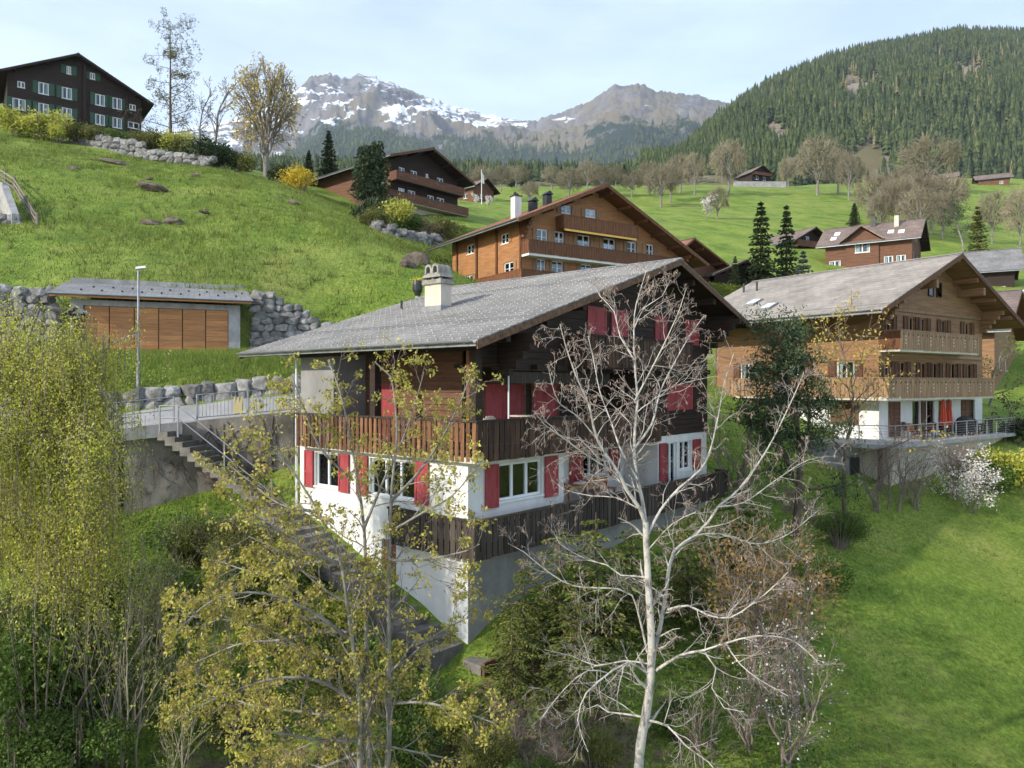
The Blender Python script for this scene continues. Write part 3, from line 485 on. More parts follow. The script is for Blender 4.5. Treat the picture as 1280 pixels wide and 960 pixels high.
# ================================================================== BUILDINGS
class House:
    """local x runs along the gable front, y along the eaves side, z is absolute until settle()"""
    def __init__(s, name, label, xy, theta, base, cat='house', group=None):
        s.e = thing(name, label, cat, (xy[0], xy[1], 0), math.radians(90 - theta), group); s.base = base
    def settle(s):
        s.e.location.z = s.base
        for o in list(s.e.children): o.location.z -= s.base
    def P(s, fr, a, d, z):
        k, c = fr
        return {'G': (a, c - d, z), 'L': (c - d, a, z), 'R': (c + d, a, z), 'B': (a, c + d, z)}[k]
    def fb(s, mb, fr, a0, a1, d0, d1, z0, z1):
        p, q = s.P(fr, a0, d0, z0), s.P(fr, a1, d1, z1); mb.box(p[0], q[0], p[1], q[1], p[2], q[2])
    def fpiece(s, name, m, fr, a0, a1, d0, d1, z0, z1, parent=None, jit=0):
        p, q = s.P(fr, a0, d0, z0), s.P(fr, a1, d1, z1)
        return piece(name, m, parent or s.e, min(p[0], q[0]), max(p[0], q[0]), min(p[1], q[1]), max(p[1], q[1]), min(p[2], q[2]), max(p[2], q[2]), jit)
    def wall(s, fr, a0, a1, z0, z1, m, op=(), top=None, depth=.22, name='wall', parent=None, room=True):
        """plane wall with real openings and reveals; top = [(a, z)...] gives a sloped upper edge"""
        mb = MB(); br = {a0, a1}
        for o in op: br |= {o[0], o[1]}
        if top: br |= {t[0] for t in top if a0 < t[0] < a1}
        br = sorted(br); zt = (lambda a: float(np.interp(a, [t[0] for t in top], [t[1] for t in top]))) if top else (lambda a: z1)
        for i in range(len(br) - 1):
            l, r = br[i], br[i + 1]; mid = (l + r) / 2; zs = z0
            for o in sorted([o for o in op if o[0] <= mid <= o[1]], key=lambda o: o[2]):
                if o[2] > zs: mb.poly([s.P(fr, l, 0, zs), s.P(fr, r, 0, zs), s.P(fr, r, 0, o[2]), s.P(fr, l, 0, o[2])])
                zs = o[3]
            mb.poly([s.P(fr, l, 0, zs), s.P(fr, r, 0, zs), s.P(fr, r, 0, zt(r)), s.P(fr, l, 0, zt(l))])
        for (x0, x1, y0, y1) in op:
            c = [(x0, y0), (x1, y0), (x1, y1), (x0, y1)]
            for k in range(4):
                p, q = c[k], c[(k + 1) % 4]; mb.poly([s.P(fr, p[0], 0, p[1]), s.P(fr, q[0], 0, q[1]), s.P(fr, q[0], -depth, q[1]), s.P(fr, p[0], -depth, p[1])])
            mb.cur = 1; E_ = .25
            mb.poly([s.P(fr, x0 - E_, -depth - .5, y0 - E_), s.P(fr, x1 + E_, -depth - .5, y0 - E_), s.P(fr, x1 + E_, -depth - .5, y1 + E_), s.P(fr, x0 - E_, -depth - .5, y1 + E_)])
            mb.cur = 0
        return mb.build(name, [m, M['room']], parent or s.e)
    def window(s, fr, a0, a1, z0, z1, n=2, m=None, bar=.055, rec=.09, sill=True, curtain=0, cross=False):
        m = m or M['white_paint']; mb = MB(); d0, d1 = -rec - .06, -rec
        for b in ((a0, a0 + bar, z0, z1), (a1 - bar, a1, z0, z1), (a0 + bar, a1 - bar, z0, z0 + bar), (a0 + bar, a1 - bar, z1 - bar, z1)): s.fb(mb, fr, b[0], b[1], d0, d1, b[2], b[3])
        w = (a1 - a0) / n
        for i in range(1, n): s.fb(mb, fr, a0 + w * i - bar * .7, a0 + w * i + bar * .7, d0 - .002, d1 + .01, z0 + bar, z1 - bar)
        if cross: 
            for i in range(n): s.fb(mb, fr, a0 + w * i + bar, a0 + w * (i + 1) - bar, d0 + .01, d1 - .008, (z0 + z1) / 2 - .018, (z0 + z1) / 2 + .018)
        if sill: s.fb(mb, fr, a0 - .06, a1 + .06, -rec, .05, z0 - .06, z0 - .003)
        o = mb.build('window', m, s.e)
        for i in range(n): s.fpiece('pane', M['glass'], fr, a0 + w * i + bar * .8, a0 + w * (i + 1) - bar * .8, d0 + .022, d0 + .03, z0 + bar * .8, z1 - bar * .8, o)
        if curtain:
            cw = (a1 - a0) * .22
            s.fpiece('curtain', M['curtain'], fr, a0 + .03, a0 + cw, d0 - .12, d0 - .09, z0, z1, o)
            s.fpiece('curtain', M['curtain'], fr, a1 - cw * (1.4 if curtain > 1 else 1), a1 - .03, d0 - .12, d0 - .09, z0, z1, o)
        return o
    def shutter(s, fr, a0, a1, z0, z1, m, d=.015, leaves=1, name='shutter'):
        w = (a1 - a0) / leaves
        for i in range(leaves):
            l, r = a0 + w * i + .006, a0 + w * (i + 1) - .006; mb = MB(); s.fb(mb, fr, l, r, d, d + .025, z0, z1); b = min(.08, w * .16)
            zm = z0 + (z1 - z0) * .42
            for q in ((l, l + b, z0, z1), (r - b, r, z0, z1), (l + b, r - b, z0, z0 + b), (l + b, r - b, z1 - b, z1), (l + b, r - b, zm - b / 2, zm + b / 2)): s.fb(mb, fr, q[0], q[1], d + .024, d + .045, q[2], q[3])
            mb.build(name, m, s.e)
    def balcony(s, fr, a0, a1, dep, zf, h, m, sp=.23, bw=.19, drop=.12, rail=None, ends=(True, True), slab=None, d_in=0., th=.16, carve=False, group_small=False, name='balcony', end_m=None, t=.03, cap=.1):
        """floor slab with boards in front; each board is a piece of its own"""
        mb = MB(); s.fb(mb, fr, a0, a1, d_in, dep - .05, zf - th, zf); o = mb.build(name, slab or M['trim_wood'], s.e); rail = rail or M['trim_wood']
        if not group_small: put = lambda f, x0, x1, d0, d1, z0, z1, mm: s.fpiece('board', mm, f, x0, x1, d0, d1, z0, z1, o, .004)
        else:
            bb = MB(); put = lambda f, x0, x1, d0, d1, z0, z1, mm: s.fb(bb, f, x0, x1, d0, d1, z0, z1)
        k = max(1, int(round((a1 - a0) / sp))); st = (a1 - a0) / k
        for i in range(k): 
            x = a0 + st * i + (st - bw) / 2; put(fr, x, x + bw, dep - t, dep, zf - drop + random.uniform(-.015, .015), zf + h - .02, m)
        for side, on in zip((a0, a1), ends):
            if not on: continue
            k = max(1, int(round((dep - d_in) / sp))); st = (dep - d_in - t) / k; sg = -1 if side == a0 else 1
            for i in range(k):
                dd = d_in + st * i + (st - bw) / 2; put(fr, side, side + sg * t, dd, dd + bw, zf - drop, zf + h - .02, end_m or m)
        if group_small: bb.build('boards', m, o, kind='stuff')
        r = MB(); s.fb(r, fr, a0 - .04, a1 + .04, dep - cap * .8, dep + cap * .3, zf + h - .02, zf + h + .04)
        for zz in (zf + .12, zf + h * .72): s.fb(r, fr, a0, a1, dep - t - .055, dep - t - .004, zz, zz + .07)
        for side, on in zip((a0, a1), ends):
            if on:
                sg = -1 if side == a0 else 1
                s.fb(r, fr, side - sg * .07, side + sg * .045, d_in, dep - cap * .8 - .003, zf + h - .022, zf + h + .037)
                s.fb(r, fr, side - sg * .07, side - sg * .012, d_in, dep - t - .06, zf + .12, zf + .19)
        r.build('handrail', rail, o)
        if carve:
            c = MB(); k = int((a1 - a0) / 1.5)
            for i in range(k + 1):
                x = a0 + .5 + (a1 - a0 - 1) * i / max(1, k)
                for dz in (.22, .42, .62): s.fb(c, fr, x - .05, x + .05, dep, dep + .012, zf + h * dz, zf + h * dz + .09)
            c.build('carving', M['cream_plaster'], o)
            c = MB(); k = int((a1 - a0) / .5)
            for i in range(k): 
                x = a0 + .3 + (a1 - a0 - .6) * i / max(1, k - 1); s.fb(c, fr, x - .045, x + .045, dep, dep + .008, zf + h * .72, zf + h * .72 + .1)
            c.build('cut_out', M['dark_wood'], o)
        return o
    def roof(s, pL, zL, pA, zA, pR, zR, q0, q1, th, tile, wood, fascia, course=.3, gut=True, soff=None, purl=5, oh=1.6, verge_th=.24, purl_m=None, hang=.45):
        def slab(mb, x0, z0, x1, z1, y0, y1, lo, hi): mb.hexa([(x0, y0, z0 + lo), (x1, y0, z1 + lo), (x1, y1, z1 + lo), (x0, y1, z0 + lo), (x0, y0, z0 + hi), (x1, y0, z1 + hi), (x1, y1, z1 + hi), (x0, y1, z0 + hi)])
        mb = MB(); slab(mb, pL, zL, pA, zA, q0, q1, -th, -.045); slab(mb, pA, zA, pR, zR, q0, q1, -th, -.045); o = mb.build('roof', soff or wood, s.e)
        t = MB()
        for (x0, z0, x1, z1) in ((pL, zL, pA, zA), (pR, zR, pA, zA)):
            Ls = math.hypot(x1 - x0, z1 - z0); k = max(3, int(Ls / course)); 
            for i in range(k):
                f0, f1 = i / k, min(1, (i + 1.0) / k); a, b = x0 + (x1 - x0) * f0, x0 + (x1 - x0) * f1; za, zb = z0 + (z1 - z0) * f0, z0 + (z1 - z0) * f1
                y0, y1 = q0 - .03, q1 + .03
                pts = [(a, y0, za - .044), (b, y0, zb - .044), (b, y1, zb - .044), (a, y1, za - .044), (a, y0, za + .005), (b, y0, zb - .016), (b, y1, zb - .016), (a, y1, za + .005)]
                if x0 > x1: pts = [pts[j] for j in (1, 0, 3, 2, 5, 4, 7, 6)]
                t.hexa(pts)
        t.build('roof_tiles', tile, o, kind='stuff')
        for y in (q0, q1):
            y0, y1 = (y - .05, y - .004) if y == q0 else (y + .004, y + .05)
            for (x0, z0, x1, z1) in ((pL, zL, pA - .001, zA), (pA + .001, zA, pR, zR)):
                v = MB(); slab(v, x0, z0, x1, z1, y0, y1, -verge_th - .02, -.05); v.build('verge_board', fascia, o)
        c = MB(); c.hexa([(pA - .2, q0 - .05, zA - .05), (pA + .2, q0 - .05, zA - .05), (pA + .2, q1 + .05, zA - .05), (pA - .2, q1 + .05, zA - .05), (pA - .03, q0 - .05, zA + .03), (pA + .03, q0 - .05, zA + .03), (pA + .03, q1 + .05, zA + .03), (pA - .03, q1 + .05, zA + .03)]); c.build('ridge_cap', tile, o)
        if gut:
            for x, z in ((pL, zL), (pR, zR)):
                sg = -1 if x == pL else 1; g = MB(); n = 7
                for k in range(n):
                    a0, a1 = math.pi * (1 + k / n), math.pi * (1 + (k + 1) / n); R = .075; cx = x + sg * .085; cz = z - .035
                    g.poly([(cx + R * math.cos(a0), q0, cz + R * math.sin(a0)), (cx + R * math.cos(a1), q0, cz + R * math.sin(a1)), (cx + R * math.cos(a1), q1, cz + R * math.sin(a1)), (cx + R * math.cos(a0), q1, cz + R * math.sin(a0))])
                g.box(x + sg * .004, x + sg * .03, q0, q1, z - th + .02, z - .05)
                for yy in np.arange(q0 + .3, q1, .8): g.box(x + sg * .01, x + sg * .165, yy, yy + .03, z - .125, z - .108)
                g.build('gutter', M['zinc'], o)
        if purl:
            for i in range(purl):
                f = (i + .5) / purl; x = pL + .5 + (pR - pL - 1) * f; z = np.interp(x, [pL, pA, pR], [zL, zA, zR]) - th - .004
                piece('purlin', purl_m or wood, o, x - .1, x + .1, q0 + .12, q0 + oh + .2, z - .26, z)
            n = int((pR - pL) / .75)
        return o

# ------------------------------------------------------------------ main chalet
H = House('chalet', 'dark brown chalet with red shutters and wide grey roof in the centre', (-1.267, 21.2), 41, -7.7)
G0, GR, L0 = ('G', 0.), ('G', 1.6), ('L', 0.)
pL, zL, pA, zA, pR = -1.0, 1.195, 10.23, 4.79, 16.7; zR = zA - .32 * (pR - pA); rz_ = lambda p: float(np.interp(p, [pL, pA, pR], [zL, zA, zR])) - .2
roofline = [(p, rz_(p)) for p in (0., 1.4, 10.23, 15.05)]
rf = H.roof(pL, zL, pA, zA, pR, zR, -1.3, 11.0, .2, M['slate_grey'], M['dark_wood'], M['trim_wood'], course=.28, oh=2.2, purl=9, purl_m=M['dark_wood'])
# snow hooks over the whole visible slope
sh = MB(); k = int(11.7 / .42)
for i in range(k):
    f = (i + .55) / k; p = pL + (pA - pL) * f; z = zL + (zA - zL) * f - .006; n_h = 36
    for j in range(n_h):
        q = -1.15 + 12.0 * (j + (.5 if i % 2 else 0) + random.uniform(-.06, .06)) / n_h
        if random.random() < .84: sh.box(p - .02, p + .018, q - .014, q + .014, z - .01, z + .026)
sh.build('snow_hooks', M['cream_plaster'], rf, kind='stuff')
# basement
H.wall(L0, 0, 8.55, -8.0, -4.95, M['white_plaster'], [(3.18, 3.9, -6.75, -4.98)])
d_ = H.fpiece('door', M['red_brown_wood'], L0, 3.2, 3.88, -.14, -.09, -6.74, -4.99)
H.fpiece('door_handle', M['zinc'], L0, 3.3, 3.34, -.09, -.05, -5.9, -5.85)
H.wall(G0, 0, 15.05, -9.2, -4.95, M['basement'])
# ground storey
H.wall(L0, 0, 8.55, -4.949, -2.1, M['white_plaster'], [(2.3, 4.5, -3.6, -2.42), (6.2, 7.6, -3.6, -2.42)])
H.window(L0, 2.3, 4.5, -3.6, -2.42, 3, curtain=1); H.window(L0, 6.2, 7.6, -3.6, -2.42, 2, curtain=2)
for a, b in ((1.62, 2.24), (4.56, 5.16), (5.56, 6.15), (7.65, 8.2)): H.shutter(L0, a, b, -3.68, -2.38, M['red_paint'], .03)
H.wall(G0, 0, 4.57, -4.949, -2.1, M['white_plaster'], [(1.3, 3.42, -3.55, -2.42)])
H.window(G0, 1.3, 3.42, -3.55, -2.42, 3, curtain=2, bar=.075)
H.shutter(G0, .68, 1.27, -3.7, -2.4, M['red_paint'], .03); H.shutter(G0, 3.5, 4.2, -3.68, -2.36, M['red_paint'], .03)
H.wall(('R', 4.57), 0, 1.6, -4.949, -2.1, M['white_plaster'])
H.shutter(('R', 4.57), .25, 1.1, -4.3, -2.3, M['red_paint'], .02)
H.wall(GR, 4.57, 10.8, -4.949, -2.1, M['white_plaster'], [(7.9, 9.6, -3.6, -2.4)])
H.window(GR, 7.9, 9.6, -3.6, -2.4, 3, curtain=1); H.shutter(GR, 7.0, 7.85, -3.7, -2.35, M['red_paint'], .03); H.shutter(GR, 9.65, 10.4, -3.7, -2.35, M['red_paint'], .03)
H.shutter(GR, 5.0, 5.85, -4.4, -2.35, M['red_paint'], .03)
H.wall(('L', 10.8), 0, 1.6, -4.949, -2.1, M['white_plaster'])
H.wall(G0, 10.8, 15.05, -4.949, -2.1, M['white_plaster'], [(11.5, 12.35, -4.4, -2.4), (12.6, 13.6, -3.6, -2.4)])
H.window(G0, 11.5, 12.35, -4.4, -2.4, 2, curtain=2, sill=False); H.window(G0, 12.6, 13.6, -3.6, -2.4, 2, curtain=2)
H.shutter(G0, 10.85, 11.42, -4.4, -2.38, M['red_paint'], .03); H.shutter(G0, 13.68, 14.4, -3.68, -2.38, M['red_paint'], .03)
fl = MB(); fl.box(.03, 15.02, .03, 8.5, -4.98, -4.955); fl.box(4.575, 10.795, .004, 1.6, -2.35, -2.1); fl.build('floor', M['concrete'], H.e)
# upper storey: loggia on the left and front, timber walls behind
lp = [(1.6, 6.5)]
for nm, fr, a0, a1, z0, tp, op in (('wall', ('L', 1.4), 1.6, 6.5, -2.08, None, [(4.9, 5.75)]), ('wall', GR, 1.4, 9.0, -2.08, None, [])):
    zt = rz_(1.4)
    par = H.wall(fr, a0, a1, z0, zt, M['dark_wood'] if fr[0] == 'G' else M['orange_dark'])  # left wall and planks in warmer wood than the gable, sunlight put into colour
    z = z0 + .02
    while z < zt - .05:
        H.fpiece('plank', M['dark_wood'] if fr[0] == 'G' else M['red_brown_wood'], fr, a0, a1, .0, .03 + random.uniform(0, .008), z, min(zt, z + .185), par); z += .2
for a, b in ((2.34, 4.28), (4.85, 6.2)):
    o = MB(); 
    for (x0, x1, z0, z1) in ((a - .12, a, -2.05, .1), (b, b + .12, -2.05, .1), (a, b, 0, .1)): H.fb(o, GR, x0, x1, .03, .09, z0, z1)
    o.build('door_frame', M['red_brown_wood'], H.e); H.shutter(GR, a + .01, b - .01, -2.05, -.005, M['red_paint'], .04, 2, name='door')
H.shutter(('L', 1.4), 4.7, 5.6, -2.05, 0, M['red_paint'], .05, 1, name='door')
H.wall(L0, 6.5, 8.5, -2.1, rz_(0), M['grey_plaster']); w = MB(); w.box(0.005, 1.4, 6.5, 6.56, -2.1, rz_(0)); w.build('wall', M['grey_plaster'], H.e)
# gable wall: upper right part and attic, courses of planks
for a0, a1, z0 in ((9.0, 15.05, -2.08), (.0, 15.05, .62)):
    z = z0; par = H.wall(G0, a0, a1, z0, .62 if z0 < 0 else None, M['dark_wood'], top=None if z0 < 0 else roofline)
    lim = .62 if z0 < 0 else 9
    while z < lim - .03:
        l, r = a0, a1
        if z0 > 0:
            need = z + .2; l = max(a0, pL + (need + .2 - zL) / .32); r = min(a1, pA + (zA - need - .2) / .32)
            if r - l < .5: break
        H.fpiece('plank', M['dark_wood'], G0, l, r, 0, .03 + random.uniform(0, .01), z + .006, min(lim, z + .19), par); z += .2
w = MB(); w.box(9.0, 9.06, 0, 1.6, -2.08, .6); w.build('wall', M['dark_wood'], H.e); w = MB(); w.box(14.99, 15.05, .004, 8.5, -2.1, rz_(15.05)); w.build('wall', M['dark_wood'], H.e)
w = MB(); w.box(15.0, 15.046, .004, 8.5, -9, -2.1); w.build('wall', M['white_plaster'], H.e)
w = MB(); w.box(1.0, 9.0, .002, 1.6, .5, .615); w.box(1.0, 15.1, -.16, -.005, .42, .62); w.build('beam', M['dark_wood'], H.e)
for i in range(13): piece('joist_end', M['dark_wood'], H.e, 1.6 + i * 1.05, 1.75 + i * 1.05, -.42, -.165, .45, .6)
w = MB(); w.box(1.6, 7.2, -.1, .0, .02, .38); w.build('panel', M['grey_board'], H.e)
for a, b, n in ((5.85, 7.02, 2), (7.34, 8.5, 2), (10.46, 11.4, 2), (12.95, 14.15, 2)): H.shutter(G0, a, b, 1.66, 2.72, M['red_paint'], .045, n)
H.shutter(G0, 11.42, 13.6, -1.08, .02, M['red_paint'], .045, 3)
for p in (1.3, 15.0):
    zt = rz_(p) - .25
    for i in range(6): z = zt - 1.5 + i * .25; piece('bracket', M['dark_wood'], H.e, p - .1, p + .1, -.25 - i * .27, -.03, z + .01, z + .24)
# posts of the loggia
for (p, q) in ((-.12, -.42), (-.12, 4.06)):
    piece('post', M['dark_wood'], H.e, p - .13, p + .13, q - .13, q + .13, -2.1, rz_(p) - .02)
piece('post', M['orange_dark'], H.e, -.12, .02, -.16, -.04, -2.1, rz_(-.1) - .02)  # orange strip for the corner post's sunlit edge, the light put into its colour
w = MB(); w.box(-.24, 0, -.5, 8.5, rz_(-.2) - .3, rz_(-.24) - .01); w.build('beam', M['dark_wood'], H.e)
w = MB(); w.tube([(-.1, 8.62, -5), (-.1, 8.62, .9), (-.85, 8.62, 1.05)], .05, 8); w.build('downpipe', M['white_paint'], H.e)
# upper balcony (left side, front) and attic balcony, lower cladding
bl = H.balcony(('L', 0.), -.68, 8.3, .34, -2.08, 1.02, M['sunlit_board'], .232, .145, .12, rail=M['grey_board'], ends=(False, False), slab=M['cream_plaster'], cap=.12)
bf = H.balcony(G0, -.34, 9.9, .68, -2.08, 1.02, M['dark_board'], .232, .195, .12, rail=M['grey_board'], ends=(False, True), slab=M['cream_plaster'], cap=.12)
nl = MB()
for i in range(75):
    y = -.6 + i * .118; nl.box(-.346, -.34, y, y + .016, -1.95 + .2, -1.95 + .216); 
    x = -.3 + i * .135; nl.box(x, x + .016, -.686, -.68, -1.95 + .2, -1.95 + .216)
nl.build('nail_heads', M['galvanised'], H.e, kind='stuff')
H.balcony(G0, 4.6, 11.9, .95, .66, .95, M['dark_board'], .21, .175, .1, rail=M['dark_wood'], slab=M['dark_wood'])
lf = H.balcony(G0, -.38, 15.9, .62, -4.72, .86, M['grey_board'], .245, .2, .25, rail=M['grey_board'], ends=(False, True), slab=M['grey_board'], t=.035)
ll = H.balcony(('L', 0.), -.62, 3.1, .38, -4.72, .86, M['grey_board'], .245, .2, .25, rail=M['grey_board'], ends=(False, True), slab=M['grey_board'], t=.035)
w = MB(); w.box(-.42, -.32, -.66, -.56, -4.98, -3.84); w.build('corner_post', M['grey_board'], H.e)
w = MB(); w.box(4.6, 10.78, -.56, 1.59, -4.5, -4.44); w.build('deck', M['trim_wood'], H.e)
# chimney
ch = MB(); ch.box(4.05, 4.60, 5.4, 6.3, 2.3, 3.81); cho = ch.build('chimney', M['cream_plaster'], rf)
c = MB(); c.box(3.98, 4.67, 5.33, 6.37, 2.5, 2.98); c.build('flashing', M['zinc'], cho)
c = MB(); c.box(3.97, 4.68, 5.32, 6.38, 3.81, 3.98); c.hexa([(3.93, 5.28, 4.06), (4.72, 5.28, 4.06), (4.72, 6.42, 4.06), (3.93, 6.42, 4.06), (4.02, 5.5, 4.24), (4.63, 5.5, 4.24), (4.63, 6.2, 4.24), (4.02, 6.2, 4.24)])
for x in (4.03, 4.5):
    for y in (5.4, 5.8, 6.2): c.box(x, x + .1, y, y + .1, 3.98, 4.06)
for yc in (5.66, 6.04):      # two little barrel vents
    n = 10
    for i in range(n):
        a0, a1 = math.pi * i / n, math.pi * (i + 1) / n
        for R, r in ((.19, .11),):
            A = [(x, yc + q * math.cos(a), 4.36 + q * math.sin(a) * 1.15) for x in (3.98, 4.67) for q in (R, r) for a in (a0, a1)]
            c.hexa([A[2], A[0], A[4], A[6], A[3], A[1], A[5], A[7]])
    for sgn in (-1, 1): c.box(3.98, 4.67, yc + sgn * .15 - .04, yc + sgn * .15 + .04, 4.2, 4.36)
c.build('chimney_cap', M['stone_cap'], cho)
v_ = MB(); v_.tube([(5.1, 8.9, 2.9), (5.1, 8.9, 3.5)], .05, 8); v_.build('vent_pipe', M['dark_metal'], rf)
H.settle()
def local(h, p): return h.e.matrix_basis @ Vector((p[0], p[1], p[2] - h.base))
def chair(name, label, loc, rz, m, leg, group=None, back=.45):
    t = thing(name, label, 'chair', loc, rz, group)
    b = MB(); b.box(-.22, .22, -.22, .22, .42, .46); b.build('seat', m, t)
    b = MB()
    for i in range(6):
        a, c_ = -.22 + .44 * i / 6, -.22 + .44 * (i + 1) / 6; cv = lambda x: .22 + .05 * (1 - (x / .22) ** 2)
        tp = .46 + back - .12 * (abs((a + c_) / 2) / .22) ** 3
        b.hexa([(a, cv(a), .46), (c_, cv(c_), .46), (c_, cv(c_) + .03, .46), (a, cv(a) + .03, .46), (a, cv(a) + .08, tp), (c_, cv(c_) + .08, tp), (c_, cv(c_) + .11, tp), (a, cv(a) + .11, tp)])
    b.build('backrest', m, t)
    for x in (-.2, .2):
        for y in (-.2, .2): piece('leg', leg, t, x - .02, x + .02, y - .02, y + .02, 0, .42)
    return t
def table(name, label, loc, rz, w, d, h, m, group=None, slats=5):
    t = thing(name, label, 'table', loc, rz, group)
    tp = MB(); tp.box(-w / 2, w / 2, -d / 2 + .02, d / 2 - .02, h - .08, h - .035); tp.build('apron', m, t)
    for i in range(slats): piece('slat', m, t, -w / 2, w / 2, -d / 2 + d * i / slats + .008, -d / 2 + d * (i + 1) / slats - .008, h - .034, h)
    for x in (-w / 2 + .06, w / 2 - .06):
        for y in (-d / 2 + .06, d / 2 - .06): piece('leg', m, t, x - .03, x + .03, y - .03, y + .03, 0, h - .08)
    return t
R1 = H.e.rotation_euler.z
chair('balcony_chair', 'beige plastic chair on the upper balcony of the dark chalet', local(H, (1.25, .55, -2.08)), R1 + 2.9, M['beige_plastic'], M['beige_plastic'], back=.66)
t = thing('balcony_table', 'small white table on the upper balcony beside the red doors', 'table', local(H, (2.85, .4, -2.08)), R1)
b = MB(); b.lathe([(0, 1.03), (.38, 1.03), (.4, 1.05), (.38, 1.08), (0, 1.08)], n=16); b.build('table_top', M['beige_plastic'], t); b = MB(); b.tube([(0, 0, .03), (0, 0, 1.03)], .03, 8); b.lathe([(0, 0), (.25, 0), (.25, .03), (0, .05)], n=12); b.build('leg', M['white_paint'], t)
t = thing('awning_pole', 'thin white pole standing at the front of the upper balcony', 'pole', local(H, (1.43, -.3, -2.08)), R1)
b = MB(); b.tube([(0, 0, .03), (0, 0, 2.45)], .025, 8); b.build('pole', M['white_paint'], t); b = MB(); b.lathe([(0, 0), (.16, 0), (.16, .03), (.04, .07), (0, .07)], n=12); b.build('foot', M['galvanised'], t)
table('terrace_table', 'orange wooden table on the lower terrace behind the white-barked tree', local(H, (6.3, .7, -4.44)), R1, 2.0, .8, .86, M['table_wood'])
for k, (p, l) in enumerate(((5.6, 'folded white cloth lying on the orange terrace table'),)):
    o = MB(); o.box(-.3, .3, -.2, .2, 0, .02); o.box(-.25, .2, -.15, .12, .02, .05); q = o.build('folded_cloth', M['white_paint']); q.location = local(H, (6.5, .7, -4.44 + .86)); q.rotation_euler.z = R1 + .3; tag(q, l, 'cloth')
b = thing('terrace_bench', 'orange wooden bench along the wall of the lower terrace', 'bench', local(H, (8.1, .9, -4.44)), R1)
for i in range(3): piece('slat', M['table_wood'], b, -.8, .8, -.2 + i * .14, -.08 + i * .14, .42, .46)
for i in range(2): piece('slat', M['table_wood'], b, -.8, .8, .23, .26, .56 + i * .2, .7 + i * .2)
for x in (-.7, .7):
    piece('leg', M['table_wood'], b, x - .03, x + .03, -.18, -.12, 0, .42); piece('leg', M['table_wood'], b, x - .03, x + .03, .19, .225, 0, .9)

# ------------------------------------------------------------------ honey-coloured chalet on the right
def dormer_flat(h, parent, m, p0, p1, q0, q1, f): pass
H2 = House('chalet', 'honey-brown chalet on the right with carved balconies and white ground floor', (20.15, 40.4), 55, -6.2)
eL, zeL, eA, zeA, eR = -2.47, 3.88, 6.27, 7.62, 15.0; zeR = 3.88; r2 = lambda p: float(np.interp(p, [eL, eA, eR], [zeL, zeA, zeR])) - .26
rf2 = H2.roof(eL, zeL, eA, zeA, eR, zeR, -1.5, 12.9, .24, M['slate_brown'], M['honey_wood'], M['shutter_brown'], course=.42, oh=1.5, purl=7, verge_th=.3)
G2, L2, B2 = ('G', 0.), ('L', 0.), 11.2
rl2 = [(0, r2(0)), (eA, r2(eA)), (12.5, r2(12.5))]
# upper floors (wood)
up = [(.55, 1.35), (3.0, 3.85), (4.4, 5.2), (6.9, 7.7), (9.9, 10.8)]; lo = [(.3, 1.2), (2.0, 2.9), (4.4, 5.3), (5.8, 6.7), (8.0, 9.0), (10.2, 11.2)]
H2.wall(G2, 0, 12.5, -.75, 0, M['honey_wood'], [(a, b, 1.99 if False else -.35, 1.25) for a, b in lo] + [(a, b, 2.45, 3.85) for a, b in up], top=rl2)
for a, b in lo: H2.window(G2, a, b, -.35, 1.25, 2, m=M['honey_board'], curtain=1, sill=False)
for a, b in up: H2.window(G2, a, b, 2.45, 3.85, 2, m=M['honey_board'], curtain=1, sill=False)
for a, b in lo:
    H2.shutter(G2, a - .42, a - .03, -.35, 1.27, M['shutter_brown'], .03); H2.shutter(G2, b + .03, b + .42, -.35, 1.27, M['shutter_brown'], .03)
for a, b in up:
    H2.shutter(G2, a - .45, a - .03, 2.4, 3.88, M['shutter_brown'], .03); H2.shutter(G2, b + .03, b + .45, 2.4, 3.88, M['shutter_brown'], .03)
for z in (1.55, 4.1): 
    w = MB(); w.box(-.02, 12.52, -.09, -.004, z, z + .16); w.build('beam', M['honey_board'], H2.e)
H2.window(('G', -.02), 5.4, 6.0, 5.2, 6.1, 1, m=M['dark_wood'], rec=-.05, sill=False); H2.window(('G', -.02), 6.4, 7.0, 5.2, 6.1, 1, m=M['dark_wood'], rec=-.05, sill=False)
opl = [(1.4, 2.5), (4.5, 5.6), (8, 9.2)]
H2.wall(L2, 0, B2, -.75, r2(0), M['honey_wood'], [(a, b, .1, 1.3) for a, b in opl])
for a, b in opl:
    H2.window(L2, a, b, .1, 1.3, 2, curtain=1); H2.shutter(L2, a - .5, a - .03, .05, 1.35, M['shutter_brown'], .03); H2.shutter(L2, b + .03, b + .5, .05, 1.35, M['shutter_brown'], .03)
w = MB(); w.box(0, 12.5, B2 - .1, B2, -6, r2(0)); w.build('wall', M['honey_wood'], H2.e); w = MB(); w.box(12.4, 12.5, .004, B2 - .1, -6, r2(12.5)); w.build('wall', M['honey_wood'], H2.e)
